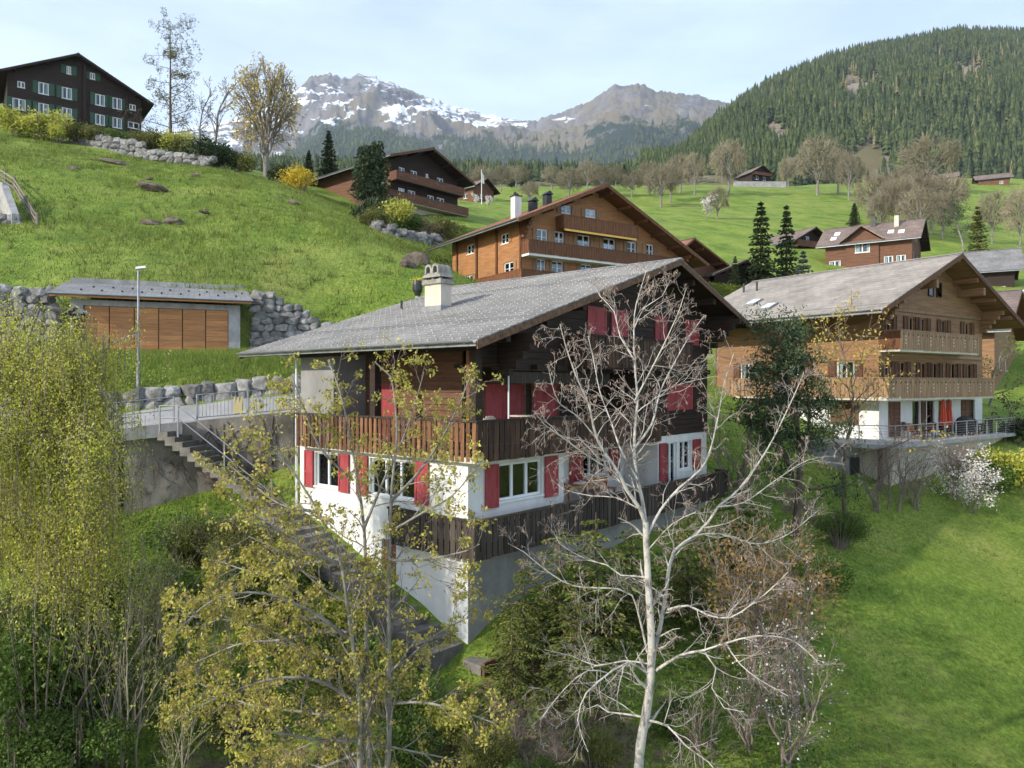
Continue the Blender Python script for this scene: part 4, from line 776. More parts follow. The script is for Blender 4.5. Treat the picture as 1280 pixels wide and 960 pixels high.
# ground floor (white)
gop = [(1.0, 2.1, -2.95, -1.0), (3.6, 4.5, -2.95, -1.0), (5.3, 6.2, -2.95, -1.0), (6.7, 7.6, -2.95, -1.0), (9.6, 10.6, -2.95, -1.0), (10.8, 11.5, -2.3, -1.0)]
H2.wall(G2, 0, 12.5, -3.05, -.76, M['white_plaster'], gop)
for i, (a, b, z0, z1) in enumerate(gop):
    if i in (0, 4): H2.shutter(G2, a - .05, b + .05, z0, z1, M['red_brown_wood'], .03, 2, name='door')
    else: H2.window(G2, a, b, z0, z1, 1, m=M['shutter_brown'], sill=i == 5)
H2.shutter(G2, 7.65, 8.2, -2.95, -1, M['shutter_brown'], .03); H2.shutter(G2, 4.55, 5.05, -2.95, -1, M['shutter_brown'], .03)
lg = [(1.2, 2.8), (5.0, 6.2)]
H2.wall(L2, 0, B2, -6, -.76, M['white_plaster'], [(a, b, -2.3, -1.0) for a, b in lg])
for a, b in lg: H2.window(L2, a, b, -2.3, -1.0, 2); H2.shutter(L2, a - .05, b + .05, -2.3, -1., M['red_brown_wood'], .03, 3)
w = MB(); w.box(.02, 12.4, .3, B2 - .1, -.9, -.8); w.build('floor', M['concrete'], H2.e)
H2.balcony(G2, -.02, 9.2, 1.2, 1.95, .95, M['honey_board'], .26, .235, .08, rail=M['honey_board'], slab=M['cream_plaster'], carve=True, end_m=M['orange_dark'], th=.2)
b2 = H2.balcony(G2, -1.3, 11.3, 1.2, -.68, 1.0, M['honey_board'], .27, .245, .08, rail=M['honey_board'], slab=M['cream_plaster'], carve=True, ends=(False, True), th=.2)
H2.balcony(('L', 0.), -1.2, 9.5, 1.3, -.68, 1.0, M['honey_board'], .27, .245, .08, rail=M['honey_board'], slab=M['cream_plaster'], ends=(False, True), th=.2)
for i in range(5):   # stepped bracket beams under the gable
    for p in (.2, 12.3): piece('bracket', M['honey_wood'], H2.e, p - .13, p + .13, -.35 - .24 * i, -.005, r2(p) - 1.5 + i * .27, r2(p) - 1.25 + i * .27)
for p in (3.4, 9.2): piece('bracket', M['honey_wood'], H2.e, p - .13, p + .13, -1.5, -.005, r2(p) - .75, r2(p) - .3)
for y in (3.2, 4.2): 
    p = -.9 if y < 4 else .3; z = zeL + (zeA - zeL) * (p - eL) / (eA - eL); w = MB(); w.hexa([(p, y * 2, z + .03), (p + 1, y * 2, z + .458), (p + 1, y * 2 + .8, z + .458), (p, y * 2 + .8, z + .03), (p, y * 2, z + .12), (p + 1, y * 2, z + .548), (p + 1, y * 2 + .8, z + .548), (p, y * 2 + .8, z + .12)]); so_ = w.build('skylight', M['zinc'], rf2)
    w = MB(); w.poly([(p + .1, y * 2 + .1, z + .172), (p + .9, y * 2 + .1, z + .514), (p + .9, y * 2 + .7, z + .514), (p + .1, y * 2 + .7, z + .172)]); w.build('pane', M['white_paint'], so_)
for y in (10.6, 11.7):
    w = MB(); w.tube([(3.6, y, 6.2), (3.6, y, 7.1)], .07, 8); w.build('vent_pipe', M['dark_metal'], rf2)
# terrace under the house
T0 = [(-3.8, 6), (-3.8, -1.0), (-3.0, -2.5), (12.6, -1.9), (12.6, 0), (0, 0), (0, 6)]
w = MB()
def prism(mb, poly, z0, z1):
    mb.poly([(x, y, z1) for x, y in reversed(poly)] if False else [(x, y, z1) for x, y in poly]); mb.poly([(x, y, z0) for x, y in reversed(poly)])
    for i in range(len(poly)): (x0, y0), (x1, y1) = poly[i], poly[(i + 1) % len(poly)]; mb.poly([(x0, y0, z0), (x1, y1, z0), (x1, y1, z1), (x0, y0, z1)])
prism(w, [(-3.8, -1.0), (-3.0, -2.5), (12.6, -1.9), (12.6, -.005), (-3.8, -.005)], -3.25, -3.05); prism(w, [(-3.8, .0), (-.01, .0), (-.01, 6), (-3.8, 6)], -3.25, -3.05); w.build('terrace', M['concrete'], H2.e)
w = MB(); prism(w, [(-2.6, -.7), (-2.2, -1.8), (12.2, -1.3), (12.2, -.1), (-2.6, -.1)], -6.5, -3.26); w.build('terrace_wall', M['cream_plaster'], H2.e)
w = MB(); w.box(-3.75, -2.61, -.4, 5.5, -6.4, -3.26); w.build('garage_wall', M['grey_plaster'], H2.e); piece('post', M['red_brown_wood'], H2.e, -2.95, -2.77, -1.7, -1.52, -8.0, -3.26)
g = H2.fpiece('garage_door', M['dark_metal'], ('G', -.42), -3.6, -2.75, 0, .03, -6.2, -3.8)
rail = [(-3.75, 5.9), (-3.75, -1.0), (-2.96, -2.42), (12.55, -1.83), (12.55, -.2)]
ro = MB(); ro.tube([(x, y, -2.1) for x, y in rail], .025, 6)
for z in np.linspace(-2.93, -2.25, 6): ro.tube([(x, y, z) for x, y in rail], .007, 4)
rlo = ro.build('railing', M['galvanised'], H2.e)
for (x0, y0), (x1, y1) in zip(rail[:-1], rail[1:]):
    n = max(1, int(math.hypot(x1 - x0, y1 - y0) / 1.3))
    for i in range(n): x, y = x0 + (x1 - x0) * i / n, y0 + (y1 - y0) * i / n; piece('post', M['galvanised'], rlo, x - .02, x + .02, y - .02, y + .02, -3.05, -2.1)
H2.settle(); R2 = H2.e.rotation_euler.z
def parasol(label, loc, h):
    t = thing('closed_parasol', label, 'parasol', loc, R2, 'parasols on the terrace'); b = MB(); b.tube([(0, 0, 0), (0, 0, h)], .025, 8); b.build('pole', M['shutter_brown'], t)
    b = MB(); n = 16; prof = [(.03, h + .02), (.10, h - .25), (.16, h - .8), (.20, h - 1.3), (.23, h - 1.6), (.05, h - 1.55)]
    for r, z in prof:
        for k in range(n): a = 2 * math.pi * k / n; q = r * (1 if k % 2 else .62); b.v.append((q * math.cos(a), q * math.sin(a), z))
    for i in range(len(prof) - 1):
        for k in range(n): b.f.append((i * n + k, i * n + (k + 1) % n, (i + 1) * n + (k + 1) % n, (i + 1) * n + k)); b.m.append(0)
    b.build('canopy', M['umbrella_cloth'], t); b = MB(); b.lathe([(0, 0), (.28, 0), (.28, .07), (.05, .1), (0, .1)], n=14); b.build('base', M['dark_metal'], t)
tz = -3.05
parasol('red closed parasol on the white terrace, the nearer and fuller one', local(H2, (5.2, -.95, tz)), 2.25)
parasol('red closed parasol nearer the wall, behind the other parasol', local(H2, (6.9, -.5, tz)), 2.2)
tt = thing('terrace_table', 'round brown wooden table at the left end of the white terrace', 'table', local(H2, (2.4, -1.2, tz)), R2)
b = MB(); b.lathe([(0, .70), (.58, .70), (.6, .72), (.58, .745), (0, .745)], n=20); b.build('table_top', M['shutter_brown'], tt)
for k in range(4): a = k * math.pi / 2 + .4; b = MB(); b.bar((.45 * math.cos(a), .45 * math.sin(a), 0), (.3 * math.cos(a), .3 * math.sin(a), .7), .05); b.build('leg', M['shutter_brown'], tt)
for k, (dx, dy, rz, l) in enumerate(((1.55, -1.1, 1.4, 'brown terrace chair on the left side of the round table'), (3.25, -1.15, -1.5, 'brown terrace chair between the round table and the red parasol'), (2.45, -.42, 0, 'brown terrace chair between the round table and the white wall'))):
    chair('terrace_chair', l, local(H2, (dx, dy, tz)), R2 + rz, M['shutter_brown'], M['shutter_brown'], 'chairs on the terrace')
for k, (dx, dy, rz, l) in enumerate(((9.6, -1.0, 1.2, 'grey-brown chair beside the covered grill on the terrace'), (10.9, -1.0, -1.3, 'grey-brown chair at the far right end of the terrace'))):
    chair('terrace_chair', l, local(H2, (dx, dy, tz)), R2 + rz, M['grey_board'], M['grey_board'], 'chairs on the terrace')
table('terrace_side_table', 'low dark wooden table between the two right-hand terrace chairs', local(H2, (10.25, -1.0, tz)), R2, .8, .6, .6, M['grey_board'])
b = MB(); prof = [(.85, 0), (.9, .3), (.85, .7), (.6, 1.0), (.25, 1.12), (0, 1.14)]; b.lathe(prof, n=14)
me = b.build('covered_grill', M['black_cover'], None, True); me.location = local(H2, (8.1, -.85, tz)); me.rotation_euler.z = R2; me.scale = (.95, .55, 1); tag(me, 'dark brown cover over a grill beside the parasols on the terrace', 'cover')

# ------------------------------------------------------------------ orange chalet behind the grey roof
H3 = House('chalet', 'orange-brown timber chalet standing directly behind the grey roof', (.80, 62.3), 57, 5.0)
a0_, zA3 = -1.5, 17.77; pA3, pR3 = 7.92, 20.8; zL3 = 13.57; zR3 = zA3 - .46 * (pR3 - pA3); r3 = lambda p: float(np.interp(p, [a0_, pA3, pR3], [zL3, zA3, zR3])) - .3
rf3 = H3.roof(a0_, zL3, pA3, zA3, pR3, zR3, -1.8, 14.6, .26, M['tile_red'], M['orange_dark'], M['orange_dark'], course=.4, purl=10, oh=1.8, verge_th=.34)
G3, L3 = ('G', 0.), ('L', 0.)
u3 = [(4.2, 5.3, 15.0, 15.75), (6.9, 8.1, 15.0, 15.75)]; m3 = [(1.6, 2.7), (3.5, 4.5), (6.0, 7.4), (9.0, 10.4), (11.9, 13.0), (14.3, 15.2)]; l3 = [(1.6, 2.5), (3.2, 4.4), (6.4, 7.6), (9, 10)]
H3.wall(G3, 0, 18.8, 5, 0, M['orange_wood'], u3 + [(a, b, 12.05, 13.35) for a, b in m3] + [(a, b, 9.55, 10.75) for a, b in l3], top=[(0, r3(0)), (pA3, r3(pA3)), (18.8, r3(18.8))])
for (a, b, z0, z1) in u3 + [(a, b, 12.05, 13.35) for a, b in m3] + [(a, b, 9.55, 10.75) for a, b in l3]:
    H3.window(G3, a, b, z0, z1, 2, sill=False, cross=True, bar=.09)
    H3.shutter(G3, a - .5, a - .04, z0, z1, M['honey_board'], .03); H3.shutter(G3, b + .04, b + .5, z0, z1, M['honey_board'], .03)
ll3 = [(2.0, 3.3, 12.3, 13.2), (8.0, 9.4, 12.3, 13.2), (1.2, 2.8, 9.5, 10.6), (8.2, 9.8, 9.2, 10.3)]
H3.wall(L3, 0, 12.3, 5, r3(0), M['orange_wood'], ll3)
for (a, b, z0, z1) in ll3: H3.window(L3, a, b, z0, z1, 2, cross=True, bar=.09); H3.shutter(L3, a - .45, a - .04, z0, z1, M['honey_board'], .03)
for y in (0.06, 3.9, 7.4, 11.2): piece('corner_post', M['orange_dark'], H3.e, -.14, .0 - .004, y - .12, y + .12, 5, r3(0) - .1)
w = MB(); w.box(0, 18.8, 12.2, 12.3, 5, r3(0)); w.build('wall', M['orange_wood'], H3.e); w = MB(); w.box(18.7, 18.8, .004, 12.2, 5, r3(18.8)); w.build('wall', M['orange_wood'], H3.e)
H3.balcony(G3, 3.6, 12.2, 1.2, 13.55, 1.0, M['orange_dark'], .28, .25, .1, rail=M['orange_dark'], slab=M['orange_dark'], group_small=True)
H3.balcony(G3, -.02, 17.5, 1.2, 11.05, 1.0, M['orange_dark'], .28, .25, .1, rail=M['orange_dark'], slab=M['white_plaster'], group_small=True, end_m=M['garage_wood'], th=.3)
H3.balcony(G3, -.9, 17.5, 1.3, 8.5, 1.0, M['orange_dark'], .28, .25, .1, rail=M['orange_dark'], slab=M['orange_dark'], group_small=True, ends=(False, True))
H3.balcony(L3, -1.3, 7.6, .9, 8.5, 1.0, M['orange_dark'], .28, .25, .1, rail=M['orange_dark'], slab=M['orange_dark'], group_small=True, ends=(False, True))
w = MB(); w.hexa([(3.7, -1.25, 13.2), (11.9, -1.25, 13.2), (11.9, -1.0, 13.3), (3.7, -1.0, 13.3), (3.7, -1.25, 13.38), (11.9, -1.25, 13.38), (11.9, -1.0, 13.44), (3.7, -1.0, 13.44)]); w.build('rolled_awning', M['yellow_paint'], H3.e)
for i in range(5):
    for p in (.1, 18.6): piece('bracket', M['orange_dark'], H3.e, p - .15, p + .15, -.4 - .28 * i, -.005, r3(p) - 1.6 + i * .3, r3(p) - 1.32 + i * .3)
w = MB(); w.box(1.7, 2.4, 3.6, 4.3, 14, 16.95); w.build('chimney', M['white_plaster'], rf3); w = MB(); w.box(1.62, 2.48, 3.52, 4.38, 16.951, 17.05); w.box(1.8, 2.0, 3.8, 4.0, 17.05, 17.35); w.box(2.15, 2.3, 3.9, 4.1, 17.05, 17.3); w.build('chimney_cap', M['dark_metal'], rf3)
for (x, y, h) in ((4.0, 4.1, .7), (6.0, 4.6, .8)):
    z = zL3 + (zA3 - zL3) * (x - a0_) / (pA3 - a0_); w = MB(); w.box(x - .3, x + .3, y - .35, y + .35, z - .4, z + h); w.hexa([(x - .42, y - .45, z + h + .12), (x + .42, y - .45, z + h + .12), (x + .42, y + .45, z + h + .12), (x - .42, y + .45, z + h + .12), (x - .03, y - .45, z + h + .45), (x + .03, y - .45, z + h + .45), (x + .03, y + .45, z + h + .45), (x - .03, y + .45, z + h + .45)])
    for sx in (-.26, .2): w.box(x + sx, x + sx + .06, y - .3, y + .3, z + h, z + h + .12)
    w.build('chimney', M['dark_metal'], rf3)
H3.settle()
H3b = House('chalet_wing', 'brown annex with its own gable roof just right of the orange chalet', at(815, 330, 80).xy, 57, 6)
H3b.roof(-1.5, 11.6, 5, 16.2, 11.5, 13.3, -1.5, 10, .26, M['tile_red'], M['orange_dark'], M['orange_dark'], course=.5, purl=4)
H3b.wall(('G', 0.), 0, 10, 5, 0, M['red_brown_wood'], [(3.8, 5, 12.2, 13.4)], top=[(0, 12.3), (5, 15.8), (10, 13.4)]); H3b.window(('G', 0.), 3.8, 5, 12.2, 13.4, 2)
w = MB(); w.box(0, .1, .004, 9, 5, 12.3); w.build('wall', M['red_brown_wood'], H3b.e); H3b.settle()

# ------------------------------------------------------------------ dark chalet up the slope (centre left)
H4 = House('chalet', 'dark brown chalet on the slope below the snowy mountain, pine at its corner', (-15.6, 94.4), 42, 21)
p4 = lambda p: float(np.interp(p, [-1.6, 5.6, 13.4], [28.75, 31.3, 28.1])) - .3
rf4 = H4.roof(-1.6, 28.75, 5.6, 31.3, 13.4, 28.1, -2.0, 19, .26, M['tile_mauve'], M['dark_wood'], M['trim_wood'], course=.5, purl=5, oh=2, verge_th=.35)
o4 = [(1.4, 2.4, 27.2, 28.2), (3.4, 4.5, 27.2, 28.2), (6, 6.5, 27.8, 28.3), (8, 9.2, 27.2, 28.2), (1.3, 2.4, 24.4, 25.5), (2.9, 4.2, 24.4, 25.5), (6.3, 7.5, 24.4, 25.5), (8.0, 9.4, 24.4, 25.5)]
H4.wall(('G', 0.), 0, 11.9, 23.3, 0, M['dark_wood'], o4, top=[(0, p4(0)), (5.6, p4(5.6)), (11.9, p4(11.9))])
for o in o4: H4.window(('G', 0.), *o, 2, bar=.1, curtain=1)
o4 = [(2, 3.1, 24.8, 26), (5, 6.2, 24.8, 26), (10.5, 11.5, 24.6, 26), (13.5, 14.4, 24.4, 26)]
H4.wall(('L', 0.), 0, 16.5, 23.3, p4(0), M['red_brown_wood'], o4)  # redder than the dark gable: sunlight on this side put into the wood colour
for o in o4: H4.window(('L', 0.), *o, 2, bar=.1, curtain=1)
H4.wall(('G', 0.), 0, 11.9, 19, 23.3, M['cream_plaster'], [(4, 5.5, 20.5, 22.6)]); H4.shutter(('G', 0.), 4, 5.5, 20.5, 22.6, M['red_brown_wood'], -.1, 2, name='door'); H4.wall(('L', 0.), 0, 16.5, 19, 23.3, M['cream_plaster'])
w = MB(); w.box(11.8, 11.9, .004, 16.5, 19, p4(11.9)); w.build('wall', M['dark_wood'], H4.e)
H4.balcony(('G', 0.), 0, 11.9, 1.3, 26.2, 1., M['red_brown_wood'], .3, .26, .1, rail=M['red_brown_wood'], slab=M['dark_wood'], group_small=True)
H4.balcony(('G', 0.), -1.4, 12.6, 1.5, 23.5, 1., M['red_brown_wood'], .3, .26, .1, rail=M['red_brown_wood'], slab=M['cream_plaster'], group_small=True, ends=(False, True))
H4.balcony(('L', 0.), -1.5, 9, 1.4, 23.5, 1., M['red_brown_wood'], .3, .26, .1, rail=M['red_brown_wood'], slab=M['cream_plaster'], group_small=True, ends=(False, True))
H4.settle()
# ------------------------------------------------------------------ dark chalet at the upper left with green shutters
x5, y5 = -63.6, 108.0
H5 = House('chalet', 'dark chalet with green shutters on the hilltop at upper left', (x5 - .8 * 8.6 - .6 * 1.2, y5 - .6 * 8.6 + .8 * 1.2), 53, 36)
p5 = lambda p: float(np.interp(p, [-1.5, 8.6, 18.7], [43.5, 48.6, 43.5])) - .3
H5.roof(-1.5, 43.5, 8.6, 48.6, 18.7, 43.5, -1.2, 14, .28, M['tile_mauve'], M['dark_wood'], M['dark_wood'], course=.6, purl=5, oh=1.2, verge_th=.35)
up5 = [(3.7, 5.0), (6.6, 7.9), (10.9, 12.2), (13.2, 14.5)]; lo5 = [(.6, 2.2), (3.7, 5.0), (6.6, 7.9), (10.9, 12.2), (13.2, 14.5)]
o5 = [(a, b, 41.9, 43.6) for a, b in up5] + [(a, b, 39.0, 40.6) for a, b in lo5] + [(1.2, 2.1, 42.2, 43.1), (15.5, 16.4, 42.2, 43.1), (15.3, 16.9, 39.4, 40.4), (7.2, 7.8, 45.6, 46.8), (10.2, 10.9, 45.6, 46.6)]
H5.wall(('G', 0.), 0, 17.2, 34, 0, M['dark_wood'], o5, top=[(0, p5(0)), (8.6, p5(8.6)), (17.2, p5(17.2))])
for i, o in enumerate(o5):
    H5.window(('G', 0.), *o, 2, bar=.12, curtain=2 if i < 9 else 0)
    if i < 9 or i > 11:
        q = .62; H5.shutter(('G', 0.), o[0] - q - .05, o[0] - .05, o[2] - .05, o[3] + .05, M['green_paint'], .04); H5.shutter(('G', 0.), o[1] + .05, o[1] + q + .05, o[2] - .05, o[3] + .05, M['green_paint'], .04)
piece('corner_post', M['dark_wood'], H5.e, 9.3, 9.7, -.4, -.004, 36, 47.6); piece('corner_post', M['dark_wood'], H5.e, 14.9, 15.2, -.4, -.004, 36, 44.6)
w = MB(); w.box(17.1, 17.2, .004, 12, 34, p5(17.2)); w.box(0, .1, .004, 12, 34, p5(0)); w.build('wall', M['dark_wood'], H5.e); H5.settle()

# ------------------------------------------------------------------ houses across the valley on the right
def eave_house(label, corner, theta, base, dims, mats, win_front, win_side, dormer=None, name='house', chim=(), lower=None):
    """long side faces the camera's left; dims: L (eaves length), D (gable width), ze (eave z), zr (ridge z)"""
    L_, D_, ze, zr = dims; h = House(name, label, corner, theta, base); wall, roofm, trim = mats; mid = D_ / 2; oh = .9
    sl = (zr - ze) / (mid + oh); rf = h.roof(-oh, ze, mid, zr, D_ + oh, ze, -1.2, L_ + 1.2, .25, roofm, trim, trim, course=.5, purl=3, oh=1.2)
    top = [(0, ze + sl * oh - .26), (mid, zr - .3), (D_, ze + sl * oh - .26)]
    h.wall(('G', 0.), 0, D_, base - 1.5, 0, wall, win_front, top=top); h.wall(('L', 0.), 0, L_, base - 1.5, top[0][1], wall, win_side)
    for o in win_front: h.window(('G', 0.), *o, 2, bar=.1, curtain=1)
    for o in win_side: h.window(('L', 0.), *o, 2, bar=.1, curtain=2)
    w = MB(); w.box(D_ - .1, D_, .004, L_, base - 1.5, top[0][1]); w.build('wall', wall, h.e)
    for (x, y, hh, m) in chim:
        z = np.interp(x, [-oh, mid, D_ + oh], [ze, zr, ze]); w = MB(); w.box(x - .3, x + .3, y - .3, y + .3, z - .4, z + hh); w.build('chimney', m, rf); w = MB(); w.box(x - .38, x + .38, y - .38, y + .38, z + hh, z + hh + .12); w.build('chimney_cap', M['dark_metal'], rf)
    return h, rf
c6 = at(1140, 330, 104)
h6, rf6 = eave_house('red-brown house with mauve roof and front gable right of the spruces', c6.xy, 35, 15.5, (11.5, 10.5, 20.6, 24.3), (M['red_brown_wood'], M['tile_mauve'], M['dark_wood']), [(2, 3.2, 18, 19.2), (6.5, 7.7, 18, 19.2), (4.4, 5.6, 21, 22.1)], [(.8, 2, 16.6, 18.4), (2.4, 3.6, 16.6, 18.4), (5.4, 6.8, 16.6, 18), (9.4, 11, 16.6, 18.4)], chim=((3.6, 2.4, 1.5, M['cream_plaster']), (4.4, 5.6, 1.2, M['dark_metal'])))
# its cross gable
w = MB(); w.hexa([(-1.2, 3.4, 20.7), (4, 3.4, 20.7), (4, 6.4, 22.9), (-1.2, 6.4, 22.9), (-1.2, 3.4, 20.9), (4, 3.4, 20.9), (4, 6.4, 23.1), (-1.2, 6.4, 23.1)]); w.hexa([(-1.2, 6.4, 22.9), (4, 6.4, 22.9), (4, 9.4, 20.7), (-1.2, 9.4, 20.7), (-1.2, 6.4, 23.1), (4, 6.4, 23.1), (4, 9.4, 20.9), (-1.2, 9.4, 20.9)]); w.build('gable_roof', M['tile_mauve'], h6.e)
h6.wall(('L', -.25), 4.2, 8.6, 15, 0, M['red_brown_wood'], [(5.4, 7.4, 19.2, 20.9)], top=[(4.2, 21.1), (6.4, 22.75), (8.6, 21.1)]); o = h6.window(('L', -.25), 5.4, 7.4, 19.2, 20.9, 2, bar=.1, curtain=2)
for (y, x) in ((1.1, .9), (2.5, 1.2), (10.2, .8), (10.0, 2.4)):
    z = 20.6 + (24.3 - 20.6) * (x + .9) / 6.15; w = MB(); sl = 3.7 / 6.15; w.hexa([(x, y, z), (x + .9, y, z + .9 * sl), (x + .9, y + .8, z + .9 * sl), (x, y + .8, z), (x, y, z + .1), (x + .9, y, z + .9 * sl + .1), (x + .9, y + .8, z + .9 * sl + .1), (x, y + .8, z + .1)]); w.build('skylight', M['white_paint'], rf6)
h6.settle()
c7 = at(991, 322, 122)
h7, _ = eave_house('small dark chalet with white base left of the mauve-roofed house', c7.xy, 62, 19.5, (9, 8.5, 23.6, 26.3), (M['dark_wood'], M['tile_mauve'], M['dark_wood']), [(1.2, 2.6, 21.3, 22.4), (3.6, 5, 21.3, 22.4), (5.8, 7.2, 21.3, 22.4), (3, 4, 24, 24.8)], [])
h7.balcony(('G', 0.), 0, 8.5, 1.1, 22.9, .9, M['red_brown_wood'], .3, .26, .1, slab=M['dark_wood'], group_small=True); h7.wall(('G', -.03), 0, 8.5, 17, 20.6, M['white_plaster']); h7.settle()
c8 = at(940, 230, 262)
h8, _ = eave_house('small dark hut above a pale wall at the top of the far meadow', c8.xy, 66, 71.5, (7, 8.2, 75.3, 78.2), (M['dark_wood'], M['tile_mauve'], M['dark_wood']), [(1.5, 3, 73, 74.4), (4.8, 6.4, 73, 74.4)], []); h8.balcony(('G', 0.), 0, 8.2, 1.2, 74.6, .9, M['red_brown_wood'], .4, .36, .1, slab=M['dark_wood'], group_small=True); h8.settle()
w = MB(); A, B = at(918, 226, 255), at(983, 226, 257); w.hexa([A + Vector((0, 0, -4)), B + Vector((0, 0, -4)), B + Vector((0, 1, -4)), A + Vector((0, 1, -4)), A + Vector((0, 0, -.2)), B + Vector((0, 0, -.2)), B + Vector((0, 1, -.2)), A + Vector((0, 1, -.2))]); o = w.build('garden_wall', M['concrete']); tag(o, 'long pale garden wall in front of the small dark hut', 'wall')
for (u, v, Y, th, L_, D_, zc, lab) in ((1195, 232, 285, 30, 13, 8, 2.4, 'weathered barn roof among bare trees at the edge of the far wood'), (1262, 228, 275, 25, 10, 8, 2.6, 'small pinkish barn at the right end of the far meadow'), (592, 250, 168, 40, 8, 7, 2.6, 'small brown house beside the flagpole in the village behind')):
    c = at(u, v, Y); b0 = gz(c.x, c.y) - .5
    h_, _ = eave_house(lab, c.xy, th, b0, (L_, D_, b0 + zc + 1, b0 + zc + 3.6), (M['red_brown_wood'], M['tile_mauve'], M['dark_wood']), [(2, 3, b0 + 1.4, b0 + 2.5)], [(2, 3.2, b0 + 1.4, b0 + 2.5)]); h_.settle()
# roofs between orange chalet and spruces, right-hand edge
c9 = at(893, 345, 84); b0 = 9.0
h9, _ = eave_house('low brown shed behind the clipped hedge', c9.xy, 70, b0, (6, 7, b0 + 3.4, b0 + 5.2), (M['dark_wood'], M['tile_mauve'], M['dark_wood']), [], []); h9.settle()
c10 = at(1243, 470, 60)
h10, rf10 = eave_house('brown timber house behind the honey-brown chalet at the right edge', c10.xy, 40, -3.2, (10, 14, 4.4, 8.3), (M['honey_wood'], M['tile_mauve'], M['orange_dark']), [(3, 4.2, 1.2, 2.4), (7, 8.2, 1.2, 2.4)], [(2, 3.4, .6, 2)], chim=((4.4, 2.5, 1.3, M['dark_metal']),))
h10.wall(('L', -.02), 0, 10, -5, -1.1, M['white_plaster'], [(2, 3.8, -3, -1.4)]); h10.shutter(('L', -.02), 2, 3.8, -3, -1.4, M['garage_wood'], .02, 2, name='garage_door'); h10.settle()
c11 = at(1262, 372, 86)
h11, _ = eave_house('grey house with a pale flat roof at the right edge', c11.xy, 40, 4, (8, 12, 10.6, 11.5), (M['grey_plaster'], M['white_paint'], M['zinc']), [(2, 3.4, 7.4, 9)], []); h11.settle()
c12 = at(1268, 350, 100)
h12, _ = eave_house('tall dark house cut by the right edge above the pale roof', c12.xy, 30, 8, (6, 10, 15.5, 19.2), (M['dark_wood'], M['slate_grey'], M['dark_wood']), [], [(1, 2, 12, 13.4)]); h12.settle()

# ------------------------------------------------------------------ garage in the slope
H6 = House('garage', 'low garage with orange wooden doors dug into the green slope', (-23.9, 39.8), 67, 1.5, cat='garage')
GG = ('G', 0.)
w = MB(); w.box(0, .62, 0, 4.5, 1, 4.6); w.build('pillar', M['concrete'], H6.e); w = MB(); w.box(8.0, 8.64, 0, 4.5, 1, 4.6); w.build('pillar', M['concrete'], H6.e)
w = MB(); w.box(.621, 7.999, 0.005, .3, 4.29, 4.6); w.build('lintel', M['concrete'], H6.e); w = MB(); w.box(.621, 7.999, 4.2, 4.5, 1, 4.6); w.build('wall', M['concrete'], H6.e)
for i in range(6):
    a = .64 + i * 1.227; d = MB(); d.box(a + .01, a + 1.217, .13, .16, 1.85, 4.285); dd = d.build('garage_door', M['orange_dark'], H6.e)
    for k in range(8): piece('plank', M['garage_wood'], dd, a + .025, a + 1.2, .1, .13, 1.86 + k * .303, 2.155 + k * .303)
    piece('bottom_strip', M['dark_metal'], dd, a + .01, a + 1.217, .09, .129, 1.74, 1.85)
w = MB(); w.hexa([(-.9, -.6, 4.78), (9.3, -.6, 4.78), (9.3, 4.8, 6.0), (-.9, 4.8, 6.0), (-.9, -.6, 4.88), (9.3, -.6, 4.88), (9.3, 4.8, 6.1), (-.9, 4.8, 6.1)]); r6 = w.build('roof', M['slate_grey'], H6.e)
w = MB(); w.hexa([(-.85, -.63, 4.66), (9.25, -.63, 4.66), (9.25, -.3, 4.7), (-.85, -.3, 4.7), (-.85, -.63, 4.775), (9.25, -.63, 4.775), (9.25, -.3, 4.82), (-.85, -.3, 4.82)]); w.build('fascia_board', M['garage_wood'], r6)
w = MB(); w.tube([(-.92, -.7, 4.82), (9.32, -.7, 4.82)], .06, 8); w.build('gutter', M['zinc'], r6)
w = MB(); w.tube([(-.6, -.68, 4.8), (-.3, -.35, 4.3), (.05, -.06, 4.1), (.05, -.06, 1.9)], .04, 8); w.build('downpipe', M['zinc'], H6.e)
w = MB(); w.box(-.6, 9.2, 4.6, 4.8, 5.9, 6.35); w.build('parapet', M['concrete'], H6.e)
w = MB()
for i in range(9):
    for j in range(2): x = .4 + i * 1.0 + j * .4; y = .6 + j * 1.7; z = 4.88 + (y + .6) * .2259; w.box(x, x + .1, y, y + .08, z, z + .1)
w.build('snow_guards', M['dark_metal'], r6, kind='stuff'); H6.settle()
# carved wooden post with little roof
p = on_ray(97, 38.4); t = thing('wooden_post', 'small carved wooden post with shingled roof beside the garage', 'post', p, .3)
piece('post', M['old_concrete'], t, -.14, .14, -.12, .12, -.3, .5); piece('post', M['dark_wood'], t, -.26, -.16, -.08, .08, .3, 2.05); piece('post', M['trim_wood'], t, .14, .24, -.08, .08, .3, 2.05); piece('panel', M['dark_board'], t, -.15, .13, -.05, .05, .7, 1.95); piece('beam', M['dark_wood'], t, -.34, .32, -.11, .11, 2.05, 2.18)
w = MB(); w.hexa([(-.55, -.4, 2.12), (0, -.4, 2.5), (0, .4, 2.5), (-.55, .4, 2.12), (-.55, -.4, 2.2), (0, -.4, 2.6), (0, .4, 2.6), (-.55, .4, 2.2)]); w.hexa([(0, -.4, 2.5), (.55, -.4, 2.12), (.55, .4, 2.12), (0, .4, 2.5), (0, -.4, 2.6), (.55, -.4, 2.2), (.55, .4, 2.2), (0, .4, 2.6)]); w.build('roof', M['stone_cap'], t)
